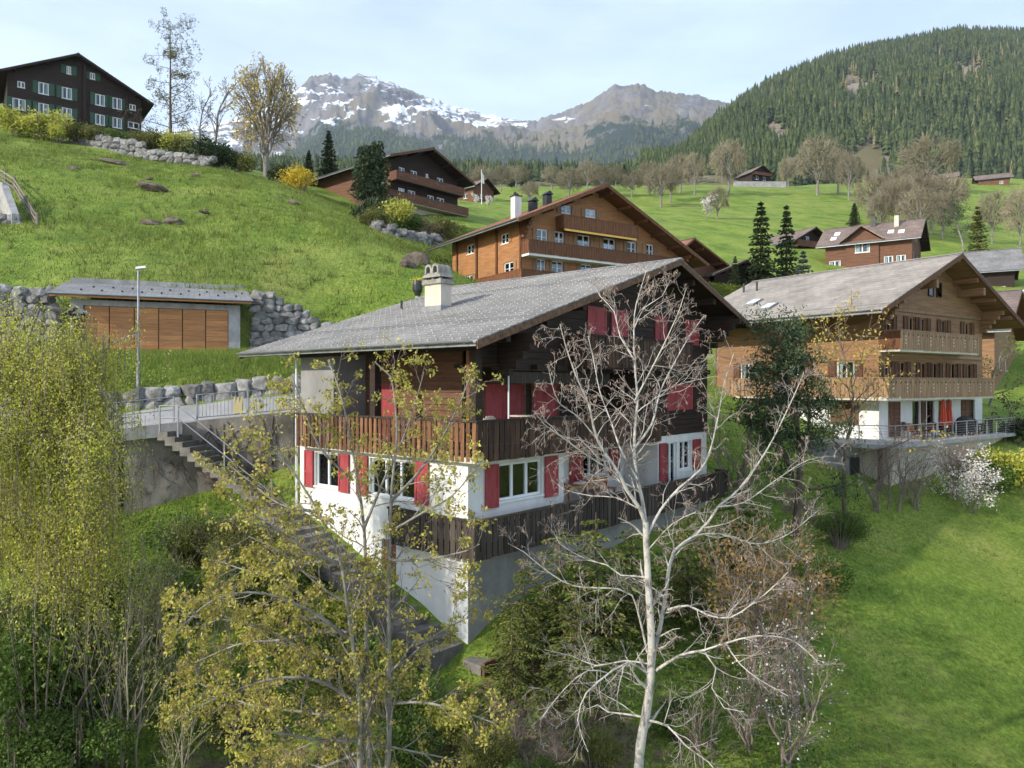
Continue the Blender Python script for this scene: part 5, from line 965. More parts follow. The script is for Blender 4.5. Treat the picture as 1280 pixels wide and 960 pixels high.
# street lamp
p = on_ray(173, 33.0); t = thing('street_lamp', 'tall grey steel street lamp on the grass bank in front of the garage', 'street lamp', p, .35)
b = MB(); b.tube([(0, 0, -.3), (0, 0, 1.1), (0, 0, 1.12), (0, 0, 5.35)], [.085, .085, .06, .042], 10); b.build('pole', M['galvanised'], t)
b = MB(); b.hexa([(-.12, -.1, 5.33), (.32, -.12, 5.40), (.32, .12, 5.40), (-.12, .1, 5.33), (-.1, -.08, 5.43), (.28, -.09, 5.5), (.28, .09, 5.5), (-.1, .08, 5.43)]); hd = b.build('lamp_head', M['white_paint'], t)
b = MB(); b.hexa([(.02, -.08, 5.335), (.27, -.09, 5.375), (.27, .09, 5.375), (.02, .08, 5.335), (.02, -.08, 5.36), (.27, -.09, 5.396), (.27, .09, 5.396), (.02, .08, 5.36)]); b.build('lens', M['glass'], hd)

# ------------------------------------------------------------------ boulder walls
def boulder_meshes(m, n=7, sub=2, block=True):
    out = []
    for i in range(n):
        bm = bmesh.new(); rng = random.Random(i + 50)
        bmesh.ops.create_icosphere(bm, subdivisions=sub, radius=.5)
        cuts = [(Vector((rng.gauss(0, 1), rng.gauss(0, 1), rng.gauss(0, .8))).normalized(), rng.uniform(.30, .42)) for _ in range(9)]
        if block: cuts = [((Vector(a) + Vector((rng.gauss(0, .22), rng.gauss(0, .22), rng.gauss(0, .22)))).normalized(), rng.uniform(.27, .34)) for a in ((1, 0, 0), (-1, 0, 0), (0, -1, 0), (0, 1, 0), (0, 0, 1), (0, 0, -1), (.7, -.6, .5), (-.6, -.7, .4), (.2, -.7, .7), (rng.gauss(0, 1), -1, rng.gauss(0, 1)))]
        for v in bm.verts:
            for nn, d in cuts:
                e = v.co.dot(nn) - d
                if e > 0: v.co -= nn * e * .94
            v.co += v.co.normalized() * mnoise.noise(v.co * 4.1 + Vector((i * 9, 0, 0))) * .05
        me = bpy.data.meshes.new('boulder'); bm.to_mesh(me); bm.free(); me.materials.append(m); out.append(me)
    return out
BM = boulder_meshes(M['boulder'])
def boulder_wall(label, line, top, rows, size, group=None, face=(0, -1), lean=.12):
    """line: base points (x, y, z); top(t) height; boulders stacked in rows"""
    line = [Vector(p) for p in line]; d = [0]
    for i in range(len(line) - 1): d.append(d[-1] + (line[i + 1] - line[i]).length)
    def at_(s):
        for i in range(len(line) - 1):
            if s <= d[i + 1] or i == len(line) - 2: f = (s - d[i]) / (d[i + 1] - d[i]); return line[i].lerp(line[i + 1], f)
    t = thing('boulder_wall', label, 'stone wall', line[0], 0, group); hh = size
    for r in range(rows):
        s = random.uniform(-.2, .3) * size; 
        while s < d[-1]:
            w = size * random.uniform(.85, 1.65); c = at_(min(d[-1], s + w / 2)); H_ = top(min(1., (s + w / 2) / d[-1])); h = H_ / rows if rows > 1 else H_
            rh = size * .8; z = r * rh + rh * .5
            if z < H_ + .15 * size:
                o = link_mesh('boulder', random.choice(BM), t); o.location = c - line[0] + Vector((random.gauss(0, .03) * size, r * lean * size + random.gauss(0, .05) * size, z + random.gauss(0, .05) * size))
                o.scale = (w * 1.75, size * random.uniform(1.3, 1.6), rh * random.uniform(1.7, 2.05)); o.rotation_euler = (random.gauss(0, .1), random.gauss(0, .16), random.uniform(-.25, .25))
            s += w
    return t
boulder_wall('grey boulder retaining wall along the upper side of the road', [(-24, 30.1, -1.9), (-17.4, 31.85, -1.4), (-14.0, 32.85, -1.02), (-10.7, 33.8, -.65), (-7.4, 34.5, -.5)], lambda t: .95, 2, .62)
boulder_wall('grey boulder wall stepping down the slope right of the garage', [(-15.6, 43.7, 1.9), (-12.4, 45.0, 2.1), (-9.6, 45.5, 2.3)], lambda t: 3.7 * (1 - t) ** .9 + .3, 9, .5)
boulder_wall('grey boulder wall holding the slope left of the garage', [(-37, 36.6, 2.2), (-30, 38.6, 2.2), (-25.3, 40.3, 2.2)], lambda t: 3.2, 7, .56)
q0, q1 = on_ray(88, 101), on_ray(262, 95); boulder_wall('long dry stone wall below the hedge of the hilltop chalet', [q0 + Vector((0, 0, -.3)), on_ray(130, 98) + Vector((0, 0, -.3)), on_ray(200, 96) + Vector((0, 0, -.3)), q1], lambda t: 2.6 - 1.4 * t, 3, .95)
boulder_wall('pile of pale boulders at the left edge below the fenced track', [on_ray(-25, 57) + Vector((0, 0, -.1)), on_ray(18, 57.5)], lambda t: 1.1, 2, .6)
# single boulders lying on the bank
for k, (u, Y, s, l) in enumerate(((118, 33.2, .75, 'pale boulder on the road verge nearest the street lamp'), (98, 33.4, .95, 'larger pale boulder half hidden behind the weeping tree'), (36, 34, .8, 'boulder on the verge above the road, farthest left'))):
    o = link_mesh('boulder', BM[k], None); p = on_ray(u, Y); o.location = p + Vector((0, 0, s * .25)); o.scale = (s * 1.5, s, s * .8); tag(o, l, 'boulder', 'boulders on the verge')
# rocks in the meadow
RM = boulder_meshes(M['rock'], 5, 3, False)
for k, (u, Y, w, h, l) in enumerate(((190, 74, 3.2, .8, 'largest dark rock outcrop in the middle of the meadow'), (218, 61.5, 2.0, .7, 'brown rock at the foot of the meadow, right of a darker twin'), (190, 61, 2.3, .5, 'flat dark rock left of the brown rock low in the meadow'), (143, 86, 4.0, .6, 'long flat rock just below the dry stone wall'), (92, 78, 2.4, .7, 'dark rock ledge in the meadow right of the fence'), (70, 79, 1.5, .4, 'small low rock left of the dark ledge'), (245, 83, 1.2, .6, 'small dark rock near the upper edge of the meadow'), (187, 78, 1.0, .3, 'tiny rock just above the largest outcrop'), (256, 66, 1.1, .3, 'faint flat rock in the right half of the meadow'), (365, 76, 1.8, .5, 'dark rock on the crest of the meadow near the bright yellow bush'), (350, 77, 1.2, .3, 'low rock left of the one on the crest'), (280, 82, 2.6, .25, 'bare flat rock along the crest of the meadow'), (522, 57, 2.6, 1.2, 'reddish rock outcrop behind the chimney'), (512, 55, 1.6, .7, 'low dark rock beside the flower pot'))):
    p = on_ray(u, Y); o = link_mesh('rock_outcrop', RM[k % 5]); o.location = p; o.scale = (w, w * .6, h * 1.3); o.rotation_euler = (.15, .22, random.uniform(-.3, .2)); tag(o, l, 'rock', 'rocks in the meadow')
# ------------------------------------------------------------------ retaining wall, kerb, rails, stairs
def ribbon_wall(name, label, line, ztop, zbot, th, m):
    w = MB(); n = len(line)
    for i in range(n - 1):
        (x0, y0), (x1, y1) = line[i], line[i + 1]; d = Vector((x1 - x0, y1 - y0)).normalized(); nx_, ny_ = d.y * th, -d.x * th; a, b, c_, e = ztop[i], ztop[i + 1], zbot[i], zbot[i + 1]
        w.hexa([(x0 + nx_, y0 + ny_, c_), (x1 + nx_, y1 + ny_, e), (x1, y1, e), (x0, y0, c_), (x0 + nx_, y0 + ny_, a), (x1 + nx_, y1 + ny_, b), (x1, y1, b), (x0, y0, a)])
    return tag(w.build(name, m), label, 'wall')
ribbon_wall('retaining_wall', 'stained concrete retaining wall below the road, left of the chalet', [(-34, 23.6), (-30, 24.6), (-14.6, 27.75), (-12.3, 28.85), (-8.8, 29.75), (-4.6, 30.9)], [-2.75, -2.55, -1.76, -1.42, -1.1, -.9], [-7.5, -7.4, -6.5, -6.2, -5.8, -5.4], .75, M['old_concrete'])
ribbon_wall('kerb_beam', 'pale concrete edge beam along the road above the retaining wall', [(-30, 24.5), (-14.6, 27.6), (-12.75, 28.45)], [-2.46, -1.62, -1.4], [-2.9, -2.08, -1.9], .95, M['concrete'])
def rail(label, pts, h, rails, sp, picket=0):
    t = thing('railing', label, 'railing', pts[0]); o = Vector(pts[0]); P_ = [Vector(p) - o for p in pts]; b = MB()
    for z in rails: b.tube([p + Vector((0, 0, z)) for p in P_], .024, 6)
    b.build('rail', M['galvanised'], t)
    for i in range(len(P_) - 1):
        a, c_ = P_[i], P_[i + 1]; n = max(1, round((c_ - a).length / sp))
        for k in range(n + (i == len(P_) - 2)):
            p = a.lerp(c_, k / n); piece('post', M['galvanised'], t, p.x - .025, p.x + .025, p.y - .025, p.y + .025, p.z - .1, p.z + h)
        if picket:
            n = int((c_ - a).length / picket)
            for k in range(n): p = a.lerp(c_, (k + .5) / n); piece('picket', M['galvanised'], t, p.x - .009, p.x + .009, p.y - .009, p.y + .009, p.z + .08, p.z + h)
    return t
rail('two-bar galvanised railing on the kerb beam left of the steps', [(-22, 25.7, -1.95), (-14.6, 27.2, -1.62), (-12.85, 27.95, -1.42)], .95, (.93, .45), 2.0)
rail('galvanised railing with vertical bars beside the road above the steps', [(-12.2, 28.5, -1.4), (-10.4, 29.0, -1.25), (-8.7, 29.45, -1.1), (-6.2, 30.2, -.95)], 1.0, (.98, .1), 1.75, .125)
st = thing('stairs', 'concrete steps leading from the road down along the stained wall', 'stairs', (-12.7, 27.75, -1.7)); S0, S1 = Vector((-12.75, 27.55, -1.75)), Vector((-8.6, 26.9, -4.4)); ns_ = 15
for i in range(ns_):
    p = S0.lerp(S1, i / (ns_ - 1)) - Vector((-12.7, 27.75, -1.7)); o = piece('step', M['step_stone'], st, p.x - .2, p.x + .2, p.y - .55, p.y + .55, p.z - .32, p.z); o.rotation_euler.z = -.15
b = MB(); q = [S0 + Vector((-.2, -.5, 0)), S0 + Vector((.5, -.55, 0)), S1 + Vector((0, -.55, 0))]; q = [p - Vector((-12.7, 27.75, -1.7)) for p in q]
for z in (.95, .5): b.tube([p + Vector((0, 0, z)) for p in q], .022, 6)
b.build('handrail', M['galvanised'], st)
for f in (0, .12, .5, 1.0): p = q[0].lerp(q[1], min(1, f / .12)) if f <= .12 else q[1].lerp(q[2], f); piece('post', M['galvanised'], st, p.x - .025, p.x + .025, p.y - .025, p.y + .025, p.z - .2, p.z + .95)
st2 = thing('stairs', 'weathered garden steps descending along the white wall of the chalet', 'stairs', local(H, (-.9, 8.6, -4.45)), R1)
for i in range(19):
    y = -i * .46; z = -i * .165; o = piece('step', M['step_stone'], st2, -.55, .75, y - .26, y + .24, z - .5, z, .02)
pth = thing('garden_path', 'narrow slab path at the front corner of the chalet wall', 'path', local(H, (-.2, -.5, -7.75)), R1)
for i in range(8):
    o = piece('slab', M['step_stone'], pth, -.3 + i * .72, .36 + i * .72, -.5, .2, -.25 + i * .01, .02 + i * .012, .02)
piece('edging', M['trim_wood'], pth, -.3, 5.6, -.62, -.54, -.25, .12)
# downpipe-like sign on rail, marker and pot
s = MB(); s.box(-.02, .02, -.32, .32, .1, .75); o = s.build('yellow_board', M['pale_board']); p = Vector((-10.75, 28.86, -1.25)); o.location = p; o.rotation_euler = (0, .1, 1.83); o.scale = (1, .5, 1); tag(o, 'small yellow board leaning on the railing by the road', 'board')
p = on_ray(127, 30.4); t = thing('road_marker', 'orange marker post on the road behind the weeping tree', 'post', (p.x, p.y, float(tps_eval(FK, np.array([p.x]), np.array([p.y]))[0]) + .03)); b = MB(); b.lathe([(.2, 0), (.2, .05), (.13, .08), (.09, .6), (.05, .85), (0, .86)], n=12); b.build('cone', M['orange_net'], t); b = MB(); b.lathe([(.112, .38), (.1, .55)], n=12); b.build('band', M['white_paint'], t)
p = at(522, 372, 46); z_ = gz(p.x, p.y); t = thing('flower_pot', 'dark round pot of yellow flowers behind the chimney', 'pot', (p.x, p.y, z_)); b = MB(); b.lathe([(.12, -.3), (.14, p.z - z_ + .15)], n=10); b.build('plinth', M['concrete'], t)
b = MB(); zz = p.z - z_ + .1; b.lathe([(0, zz), (.16, zz), (.3, zz + .35), (.33, zz + .7), (.29, zz + .95), (.25, zz + .95), (.25, zz + .85), (0, zz + .85)], n=14); b.build('pot', M['dark_metal'], t)
M['flower'] = leafmat('flower', [(.75, .55, .03), (.8, .65, .05), (.15, .25, .04)], .2)
rp_ = np.random.default_rng(4).normal(size=(160, 3)) * [.16, .16, .06] + [0, 0, zz + 1.02]; link_mesh('flowers', leaf_mesh('flowers', rp_, .09, [M['flower']]), t)
# fence and wall at the left edge
M['fence_wood'] = mat('fence_wood', (.24, .20, .155), (.12, .10, .08), (4, 4, 1), 2, rand=.25, bump=.3)
fpts = [on_ray(-5, 70), on_ray(18, 67), on_ray(33, 62), on_ray(46, 57)]; t = thing('rail_fence', 'grey wooden rail fence running down the meadow at the left edge', 'fence', fpts[0]); 
for i in range(len(fpts)):
    a = fpts[i] - fpts[0]; piece('post', M['fence_wood'], t, a.x - .09, a.x + .09, a.y - .09, a.y + .09, a.z - .3, a.z + 1.35)
    if i < len(fpts) - 1:
        c_ = fpts[i + 1] - fpts[0]; mid = a.lerp(c_, .5); piece('post', M['fence_wood'], t, mid.x - .08, mid.x + .08, mid.y - .08, mid.y + .08, mid.z - .4, mid.z + 1.3)
        for z in (.35, .75, 1.15): b = MB(); b.bar(a + Vector((0, -.1, z)), c_ + Vector((0, -.1, z)), .05, .13); b.build('rail', M['fence_wood'], t)
ribbon_wall('track_wall', 'grey stone wall of the track at the left edge under the fence', [on_ray(-40, 62).xy, on_ray(10, 61).xy, on_ray(24, 57.5).xy], [gz(*on_ray(-40, 62).xy) + 2.3, gz(*on_ray(10, 61).xy) + 2.4, gz(*on_ray(24, 57.5).xy) + 1.0], [5, 5, 5], .5, M['concrete'])
# flagpole and crane in the village behind
p = at(602, 258, 150); z_ = gz(p.x, p.y); t = thing('flagpole', 'thin white flagpole with a small flag among the village trees', 'flagpole', (p.x, p.y, z_)); b = MB(); b.tube([(0, 0, -.3), (0, 0, 7.5 + p.z - z_)], [.09, .05], 6); b.build('pole', M['white_paint'], t); b = MB(); zt = 7 + p.z - z_; b.hexa([(.05, 0, zt - 2.2), (.55, .2, zt - 2.4), (.55, .23, zt - 2.4), (.05, .03, zt - 2.2), (.05, 0, zt), (.45, .2, zt - .6), (.45, .23, zt - .6), (.05, .03, zt)]); b.build('flag', M['curtain'], t)
p = at(760, 262, 240); z_ = gz(p.x, p.y); t = thing('tower_crane', 'thin orange tower crane far behind the orange chalet roof', 'crane', (p.x, p.y, z_)); hz_ = (CY - 222) / F * 240 - z_; b = MB(); b.bar((0, 0, -.5), (0, 0, hz_ + 1), .4); b.build('mast', M['orange_dark'], t); b = MB(); b.bar((-2, 0, hz_), (13, 0, hz_ + .9), .2, .32); b.build('jib', M['orange_dark'], t)

random.seed(55); vt = Tree(wig=.5, up=(-.35, -.2, -.1, 0), ratio=.6, nch=(4, 3, 0), ang=(20, 60), step=.2, minr=.006, maxlev=2, t0=.1, sides=(4, 3, 3, 3)); vl = [(-30, 24.05), (-14.6, 27.0), (-12.3, 28.1), (-8.8, 29.0), (-4.6, 30.1)]
for k in range(46):
    f = random.uniform(.55, 3.6); i = int(f); a, b_ = Vector((*vl[i], 0)), Vector((*vl[i + 1], 0)); p = a.lerp(b_, f - i); zt = float(np.interp(p.x, [-30, -14.6, -12.3, -8.8, -4.6], [-2.55, -1.8, -1.5, -1.15, -.95])) - random.uniform(.05, .6)
    vt.grow(Vector((p.x, p.y - .03, zt)), Vector((random.gauss(0, .8), 0, -1)), random.uniform(1.0, 2.8), .018, 0)
def flat(chs):
    out = []
    for pts, r, n in chs:
        q = []
        for p in pts: yw = float(np.interp(p.x, [v[0] for v in vl], [v[1] for v in vl])); q.append(Vector((p.x, yw - .03 - .12 * abs(p.y - yw), p.z)))
        out.append((q, r, n))
    return out
M['vine'] = mat('vine', (.13, .095, .07), (.07, .05, .038), ns=4); vo = thing('dry_vines', 'dry brown vines hanging over the stained retaining wall', 'vine', (0, 0, 0)); tag(link_mesh('stems', chains_mesh('stems', flat(vt.thick), [M['vine']]), vo), kind='stuff'); tag(link_mesh('tendrils', chains_mesh('tendrils', flat(vt.fine), [M['vine']]), vo), kind='stuff')

# ================================================================== VEGETATION
M['pale_bark'] = mat('pale_bark', (.44, .41, .365), (.12, .105, .09), (1, 1, .6), 6, detail=9, bump=.6, rough=.9, lo=.33, hi=.52)
M['grey_bark'] = mat('grey_bark', (.27, .245, .21), (.13, .115, .095), (1, 1, .5), 5, bump=.3, rough=.9)
M['brown_bark'] = mat('brown_bark', (.14, .105, .075), (.07, .052, .038), (1, 1, .4), 5, bump=.4, rough=.95)
M['far_twig'] = mat('far_twig', (.28, .245, .165), (.19, .16, .105), ns=.4, rough=.9, rand=.25)
M['twig'] = mat('twig', (.23, .185, .15), (.15, .115, .095), ns=3, rough=.9)
M['pale_twig'] = mat('pale_twig', (.38, .33, .29), (.25, .21, .18), ns=3, rough=.9)
M['bud_leaf'] = leafmat('bud_leaf', [(.27, .28, .04), (.39, .37, .06), (.49, .45, .10), (.42, .34, .10), (.30, .20, .09)], .4)
M['catkin'] = leafmat('catkin', [(.20, .13, .10), (.30, .20, .16), (.36, .26, .21)], .25)
M['birch_leaf'] = leafmat('birch_leaf', [(.22, .26, .035), (.37, .39, .055), (.50, .50, .085), (.58, .53, .12)], .4)
M['fresh_leaf'] = leafmat('fresh_leaf', [(.055, .10, .018), (.09, .15, .026), (.15, .21, .04)], .35)
M['olive_leaf'] = leafmat('olive_leaf', [(.08, .10, .022), (.13, .145, .03), (.20, .19, .05)], .35)
M['yellow_leaf'] = leafmat('yellow_leaf', [(.44, .33, .06), (.56, .43, .10), (.50, .36, .08), (.32, .27, .07)], .4)
M['forsythia'] = leafmat('forsythia', [(.55, .38, .02), (.65, .47, .03), (.3, .28, .03)], .3)
M['spruce_leaf'] = leafmat('spruce_leaf', [(.018, .032, .012), (.035, .058, .018), (.055, .082, .025)], .15)
M['spring_spruce'] = leafmat('spring_spruce', [(.06, .085, .018), (.12, .15, .028), (.22, .23, .05)], .25)
M['pine_leaf'] = leafmat('pine_leaf', [(.028, .050, .022), (.052, .082, .034), (.095, .125, .05)], .15)
M['blue_spruce'] = leafmat('blue_spruce', [(.06, .085, .08), (.10, .13, .12)], .15)
M['blossom'] = leafmat('blossom', [(.62, .57, .52), (.78, .74, .70), (.70, .60, .55)], .3)
M['rust_bud'] = leafmat('rust_bud', [(.17, .10, .035), (.26, .16, .05), (.20, .17, .05)], .3)
M['purple_leaf'] = leafmat('purple_leaf', [(.06, .025, .03), (.10, .04, .045)], .3)
M['dry_leaf'] = leafmat('dry_leaf', [(.15, .10, .06), (.24, .17, .10), (.11, .075, .045)], .2)
def Lp(lst, Y0, Y1):
    n = len(lst) - 1; return [at(u, v, Y0 + (Y1 - Y0) * i / n) for i, (u, v) in enumerate(lst)]
def plen(p): return sum((p[i + 1] - p[i]).length for i in range(len(p) - 1))
def rebase(arrs, o): return [([q - o for q in p], r, n) for p, r, n in arrs]
def cluster(pts, k, rad, rng=None):
    rng = rng or RNG; P = np.repeat(np.array([tuple(p) for p in pts]), k, 0); return P + rng.normal(size=P.shape) * rad
def drop_to_ground(p): return Vector((p.x, p.y, gz(p.x, p.y)))
# ------------------------------------------------------------------ pale leafless tree in front of the chalet
random.seed(11)
T = Tree(wig=.34, up=(.03, .05, .03, .0), ratio=.52, nch=(5, 4, 3.2, 0), ang=(28, 70), step=.16, minr=.003, maxlev=3, t0=.12, sides=(9, 5, 4, 3), lenvar=.45, rr=.5)
YB = 15.5; base = drop_to_ground(at(797, 1000, YB))
main = [(798, 975), (801, 930), (808, 890), (813, 850), (814, 800), (811, 740), (808, 680), (807, 652)]
T.limb([base + Vector((0, 0, -.2))] + Lp(main, YB, YB), .122, .064, nch=6, L=2.0, t0=.3)
limbs = [([(807, 655), (800, 636), (783, 612), (775, 594), (747, 550), (736, 506), (720, 470), (707, 432), (700, 405)], 0, -.7, .085),
  ([(807, 655), (803, 625), (797, 600), (793, 569), (794, 531), (797, 500), (793, 450), (793, 394), (799, 368), (808, 338)], 0, .4, .085),
  ([(813, 862), (818, 815), (825, 785), (832, 744), (837, 707), (843, 688), (860, 675), (885, 653), (897, 634), (925, 610), (960, 560), (990, 500), (1005, 465)], 0, 1.3, .10),
  ([(810, 668), (826, 637), (850, 609), (876, 587), (888, 562), (898, 519), (905, 480), (918, 440)], 0, .9, .06),
  ([(843, 688), (868, 670), (905, 668), (945, 680), (985, 668), (1020, 640)], .1, 1.5, .045),
  ([(896, 634), (930, 628), (970, 600), (1010, 575), (1045, 570)], .7, 1.7, .035),
  ([(835, 762), (860, 757), (885, 769), (913, 772), (940, 755), (962, 738), (985, 715)], .1, -1.2, .05),
  ([(820, 838), (850, 819), (879, 813), (907, 804), (945, 795), (990, 800), (1020, 825)], 0, -1.5, .06),
  ([(879, 813), (895, 835), (890, 860), (905, 885), (930, 890)], -.4, -1.0, .035), ([(907, 804), (925, 830), (950, 850), (985, 870)], -.6, -1.3, .03),
  ([(809, 900), (835, 908), (857, 932), (885, 952), (905, 975)], 0, -1.2, .055), ([(808, 897), (785, 893), (760, 890), (747, 881), (735, 886)], 0, .6, .045),
  ([(811, 842), (785, 828), (766, 838), (748, 852), (733, 866), (722, 900), (735, 940)], 0, -1.3, .055), ([(762, 842), (735, 838), (705, 862), (675, 900)], -.3, -1.2, .03),
  ([(812, 830), (780, 826), (745, 832), (715, 820), (680, 812)], 0, .9, .04), ([(809, 815), (800, 775), (790, 744), (772, 736), (716, 732), (679, 710), (655, 690), (635, 679)], 0, -.6, .045),
  ([(811, 722), (790, 720), (776, 719), (758, 706), (735, 700), (700, 680), (690, 662)], 0, .8, .035), ([(806, 640), (770, 622), (740, 620), (705, 612), (690, 600)], 0, .7, .03),
  ([(797, 600), (775, 560), (765, 530), (750, 490), (742, 450), (735, 420)], 0, .9, .045), ([(775, 594), (735, 570), (705, 548), (680, 530), (668, 515)], -.1, -.9, .04),
  ([(747, 550), (722, 520), (700, 505), (690, 480), (685, 455)], -.3, -1.1, .03), ([(793, 560), (815, 530), (825, 490), (845, 450), (862, 420), (880, 395)], .1, .8, .05),
  ([(794, 500), (815, 460), (835, 420), (850, 385), (858, 360)], .2, -.3, .04), ([(793, 450), (775, 420), (768, 390), (750, 370), (742, 355)], .2, .7, .032), ([(793, 410), (805, 385), (828, 370), (838, 350)], .3, -.2, .028), ([(808, 690), (840, 655), (870, 640)], 0, -.6, .03), ([(825, 490), (858, 478), (895, 470)], .3, 1.0, .025)]
for pl, d0, d1, r in limbs:
    p = Lp(pl, YB + d0, YB + d1); ln = plen(p); T.limb(p, r * .55, .007, nch=max(4, int(ln * 4.2)), L=1.6, t0=.1)
o_ = base; tk = chains_mesh('trunk', rebase(T.thick, o_), [M['pale_bark']]); cr = chains_mesh('crown', rebase(T.fine, o_), [M['pale_twig']])
tt_ = [t for t in T.tips if t[0].z > -5.5 and random.random() < .5]
C_ = cluster([t[0] - o_ for t in tt_], 2, .02); cat = leaf_mesh('catkins', C_, .085, [M['catkin']], droop=1.1, aspect=.22)
tree_thing('bare_tree', 'tall leafless tree with pale grey bark in front of the chalet gable', tk, cr, o_, extra=[('catkins', cat)])
# ------------------------------------------------------------------ budding maple, left of the chalet corner
random.seed(12)
T = Tree(wig=.26, up=(.02, .05, .06, .03), ratio=.55, nch=(5, 3.6, 2.6, 0), ang=(25, 60), step=.18, minr=.0035, maxlev=3, t0=.15, sides=(8, 5, 4, 3), lenvar=.4, rr=.5)
YB = 14.2; base = drop_to_ground(at(462, 1020, YB))
stems = [([(450, 960), (450, 880), (436, 770), (425, 700), (398, 640), (372, 598), (345, 555)], -.2, -1.0, .085), ([(462, 960), (460, 880), (457, 760), (455, 660), (440, 560), (425, 490), (410, 450)], .1, .7, .075), ([(484, 960), (486, 860), (486, 730), (489, 620), (496, 540), (488, 470), (468, 452)], 0, .2, .085)]
for pl, d0, d1, r in stems:
    p = [base + Vector((random.uniform(-.2, .2), 0, -.2))] + Lp(pl, YB + d0, YB + d1); T.limb(p, r, .014, nch=int(plen(p) * 2.3), L=2.1, t0=.25)
for pl, d0, d1, r in [([(438, 800), (390, 765), (330, 742), (270, 748), (220, 790)], -.2, -1.6, .045), ([(448, 880), (395, 850), (335, 850), (255, 880), (220, 900)], -.2, -1.2, .045), ([(428, 705), (390, 690), (335, 655), (290, 625)], -.4, -1.5, .035), ([(455, 925), (400, 925), (330, 915), (290, 935)], -.1, -2, .04), ([(486, 880), (530, 878), (585, 892), (620, 905)], 0, -.8, .035), ([(487, 700), (530, 700), (585, 688), (600, 680)], 0, -.6, .03), ([(489, 625), (515, 600), (545, 560), (572, 510), (588, 470)], .1, .8, .035), ([(496, 660), (530, 640), (565, 620), (595, 585)], .1, -.6, .028), ([(455, 660), (480, 600), (505, 545), (520, 500), (530, 465)], .4, 1.0, .035), ([(440, 600), (400, 560), (380, 510), (365, 470)], .4, -.1, .032), ([(440, 790), (400, 790), (350, 800), (300, 805), (240, 830)], -.2, 1.4, .04), ([(425, 700), (370, 705), (320, 715), (270, 700)], -.4, 1.3, .035), ([(460, 850), (500, 830), (550, 790), (590, 770)], 0, 1.0, .03), ([(398, 640), (350, 630), (310, 600), (285, 580)], -.7, .6, .03), ([(448, 900), (380, 890), (310, 880), (240, 850)], -.1, 1.0, .04), ([(450, 940), (400, 960), (340, 975)], 0, .8, .04), ([(470, 930), (520, 940), (570, 950)], 0, .5, .03), ([(372, 598), (350, 570), (330, 560), (305, 540)], -.9, -1.2, .022), ([(440, 830), (390, 815), (310, 780), (230, 770)], 0, -.6, .035), ([(452, 760), (410, 740), (350, 690), (310, 670)], 0, -.2, .03)]:
    p = Lp(pl, YB + d0, YB + d1); T.limb(p, r, .01, nch=max(4, int(plen(p) * 4.4)), L=1.55, t0=.12)
o_ = base; tk = chains_mesh('trunk', rebase(T.thick, o_), [M['grey_bark']]); cr = chains_mesh('crown', rebase(T.fine, o_), [M['twig']])
tip = [t[0] - o_ for t in T.tips if random.random() < (.72 if t[0].z < -3 else .5)]
lm = leaf_mesh('foliage', cluster(tip, 10, .045), .07, [M['bud_leaf']], droop=.35, aspect=.6)
tree_thing('budding_maple', 'multi-stemmed tree with yellow-green young leaves left of the chalet corner', tk, cr, o_, extra=[('foliage', lm)])
# ------------------------------------------------------------------ weeping tree at the left edge
random.seed(13)
YB = 18.0; base = drop_to_ground(at(45, 900, YB)); T = Tree(wig=.2, up=(.05, .0, -.1, -.2), ratio=.55, nch=(4, 4, 0), ang=(30, 70), step=.3, minr=.006, maxlev=2, t0=.3, sides=(8, 5, 4, 3))
T.limb([base + Vector((0, 0, -.2))] + Lp([(48, 800), (42, 700), (50, 600), (40, 500), (35, 430), (50, 385)], YB, YB), .16, .03, nch=8, L=3)
for pl, d0, d1 in [([(45, 640), (80, 590), (115, 575), (135, 590)], 0, -1.0), ([(48, 600), (90, 530), (130, 505), (150, 520)], 0, .8), ([(42, 560), (75, 500), (110, 455), (150, 425), (172, 418)], 0, -.4), ([(40, 520), (5, 470), (-30, 455)], 0, -.8), ([(40, 500), (20, 430), (-5, 402)], 0, .6), ([(38, 470), (70, 430), (95, 412), (112, 425)], 0, .9), ([(46, 660), (5, 600), (-40, 590)], 0, .8), ([(46, 700), (10, 650), (-30, 640)], 0, -1.2), ([(46, 690), (85, 650), (125, 640)], 0, -1.4), ([(40, 540), (60, 480), (65, 440), (70, 415)], 0, -1.2), ([(44, 620), (70, 560), (95, 545)], 0, -1.8), ([(44, 610), (15, 550), (-10, 530)], 0, -1.8), ([(46, 720), (90, 690), (135, 680)], 0, -.6), ([(46, 740), (70, 700), (100, 700)], 0, -1.6), ([(46, 560), (100, 540), (140, 545), (158, 570)], 0, 0), ([(44, 480), (80, 470), (115, 475), (135, 500)], 0, -.8), ([(44, 640), (100, 610), (145, 620)], 0, .6), ([(46, 740), (10, 700), (-30, 700)], 0, -.8)]:
    p = Lp(pl, YB + d0, YB + d1); T.limb(p, .05, .012, nch=int(plen(p) * 3), L=1.7, t0=.1)
strands = []; lv = []
sites = [c[0][j] for c in T.thick + T.fine for j in range(1, len(c[0])) if c[0][j].z > -4.1] * 5; random.shuffle(sites)
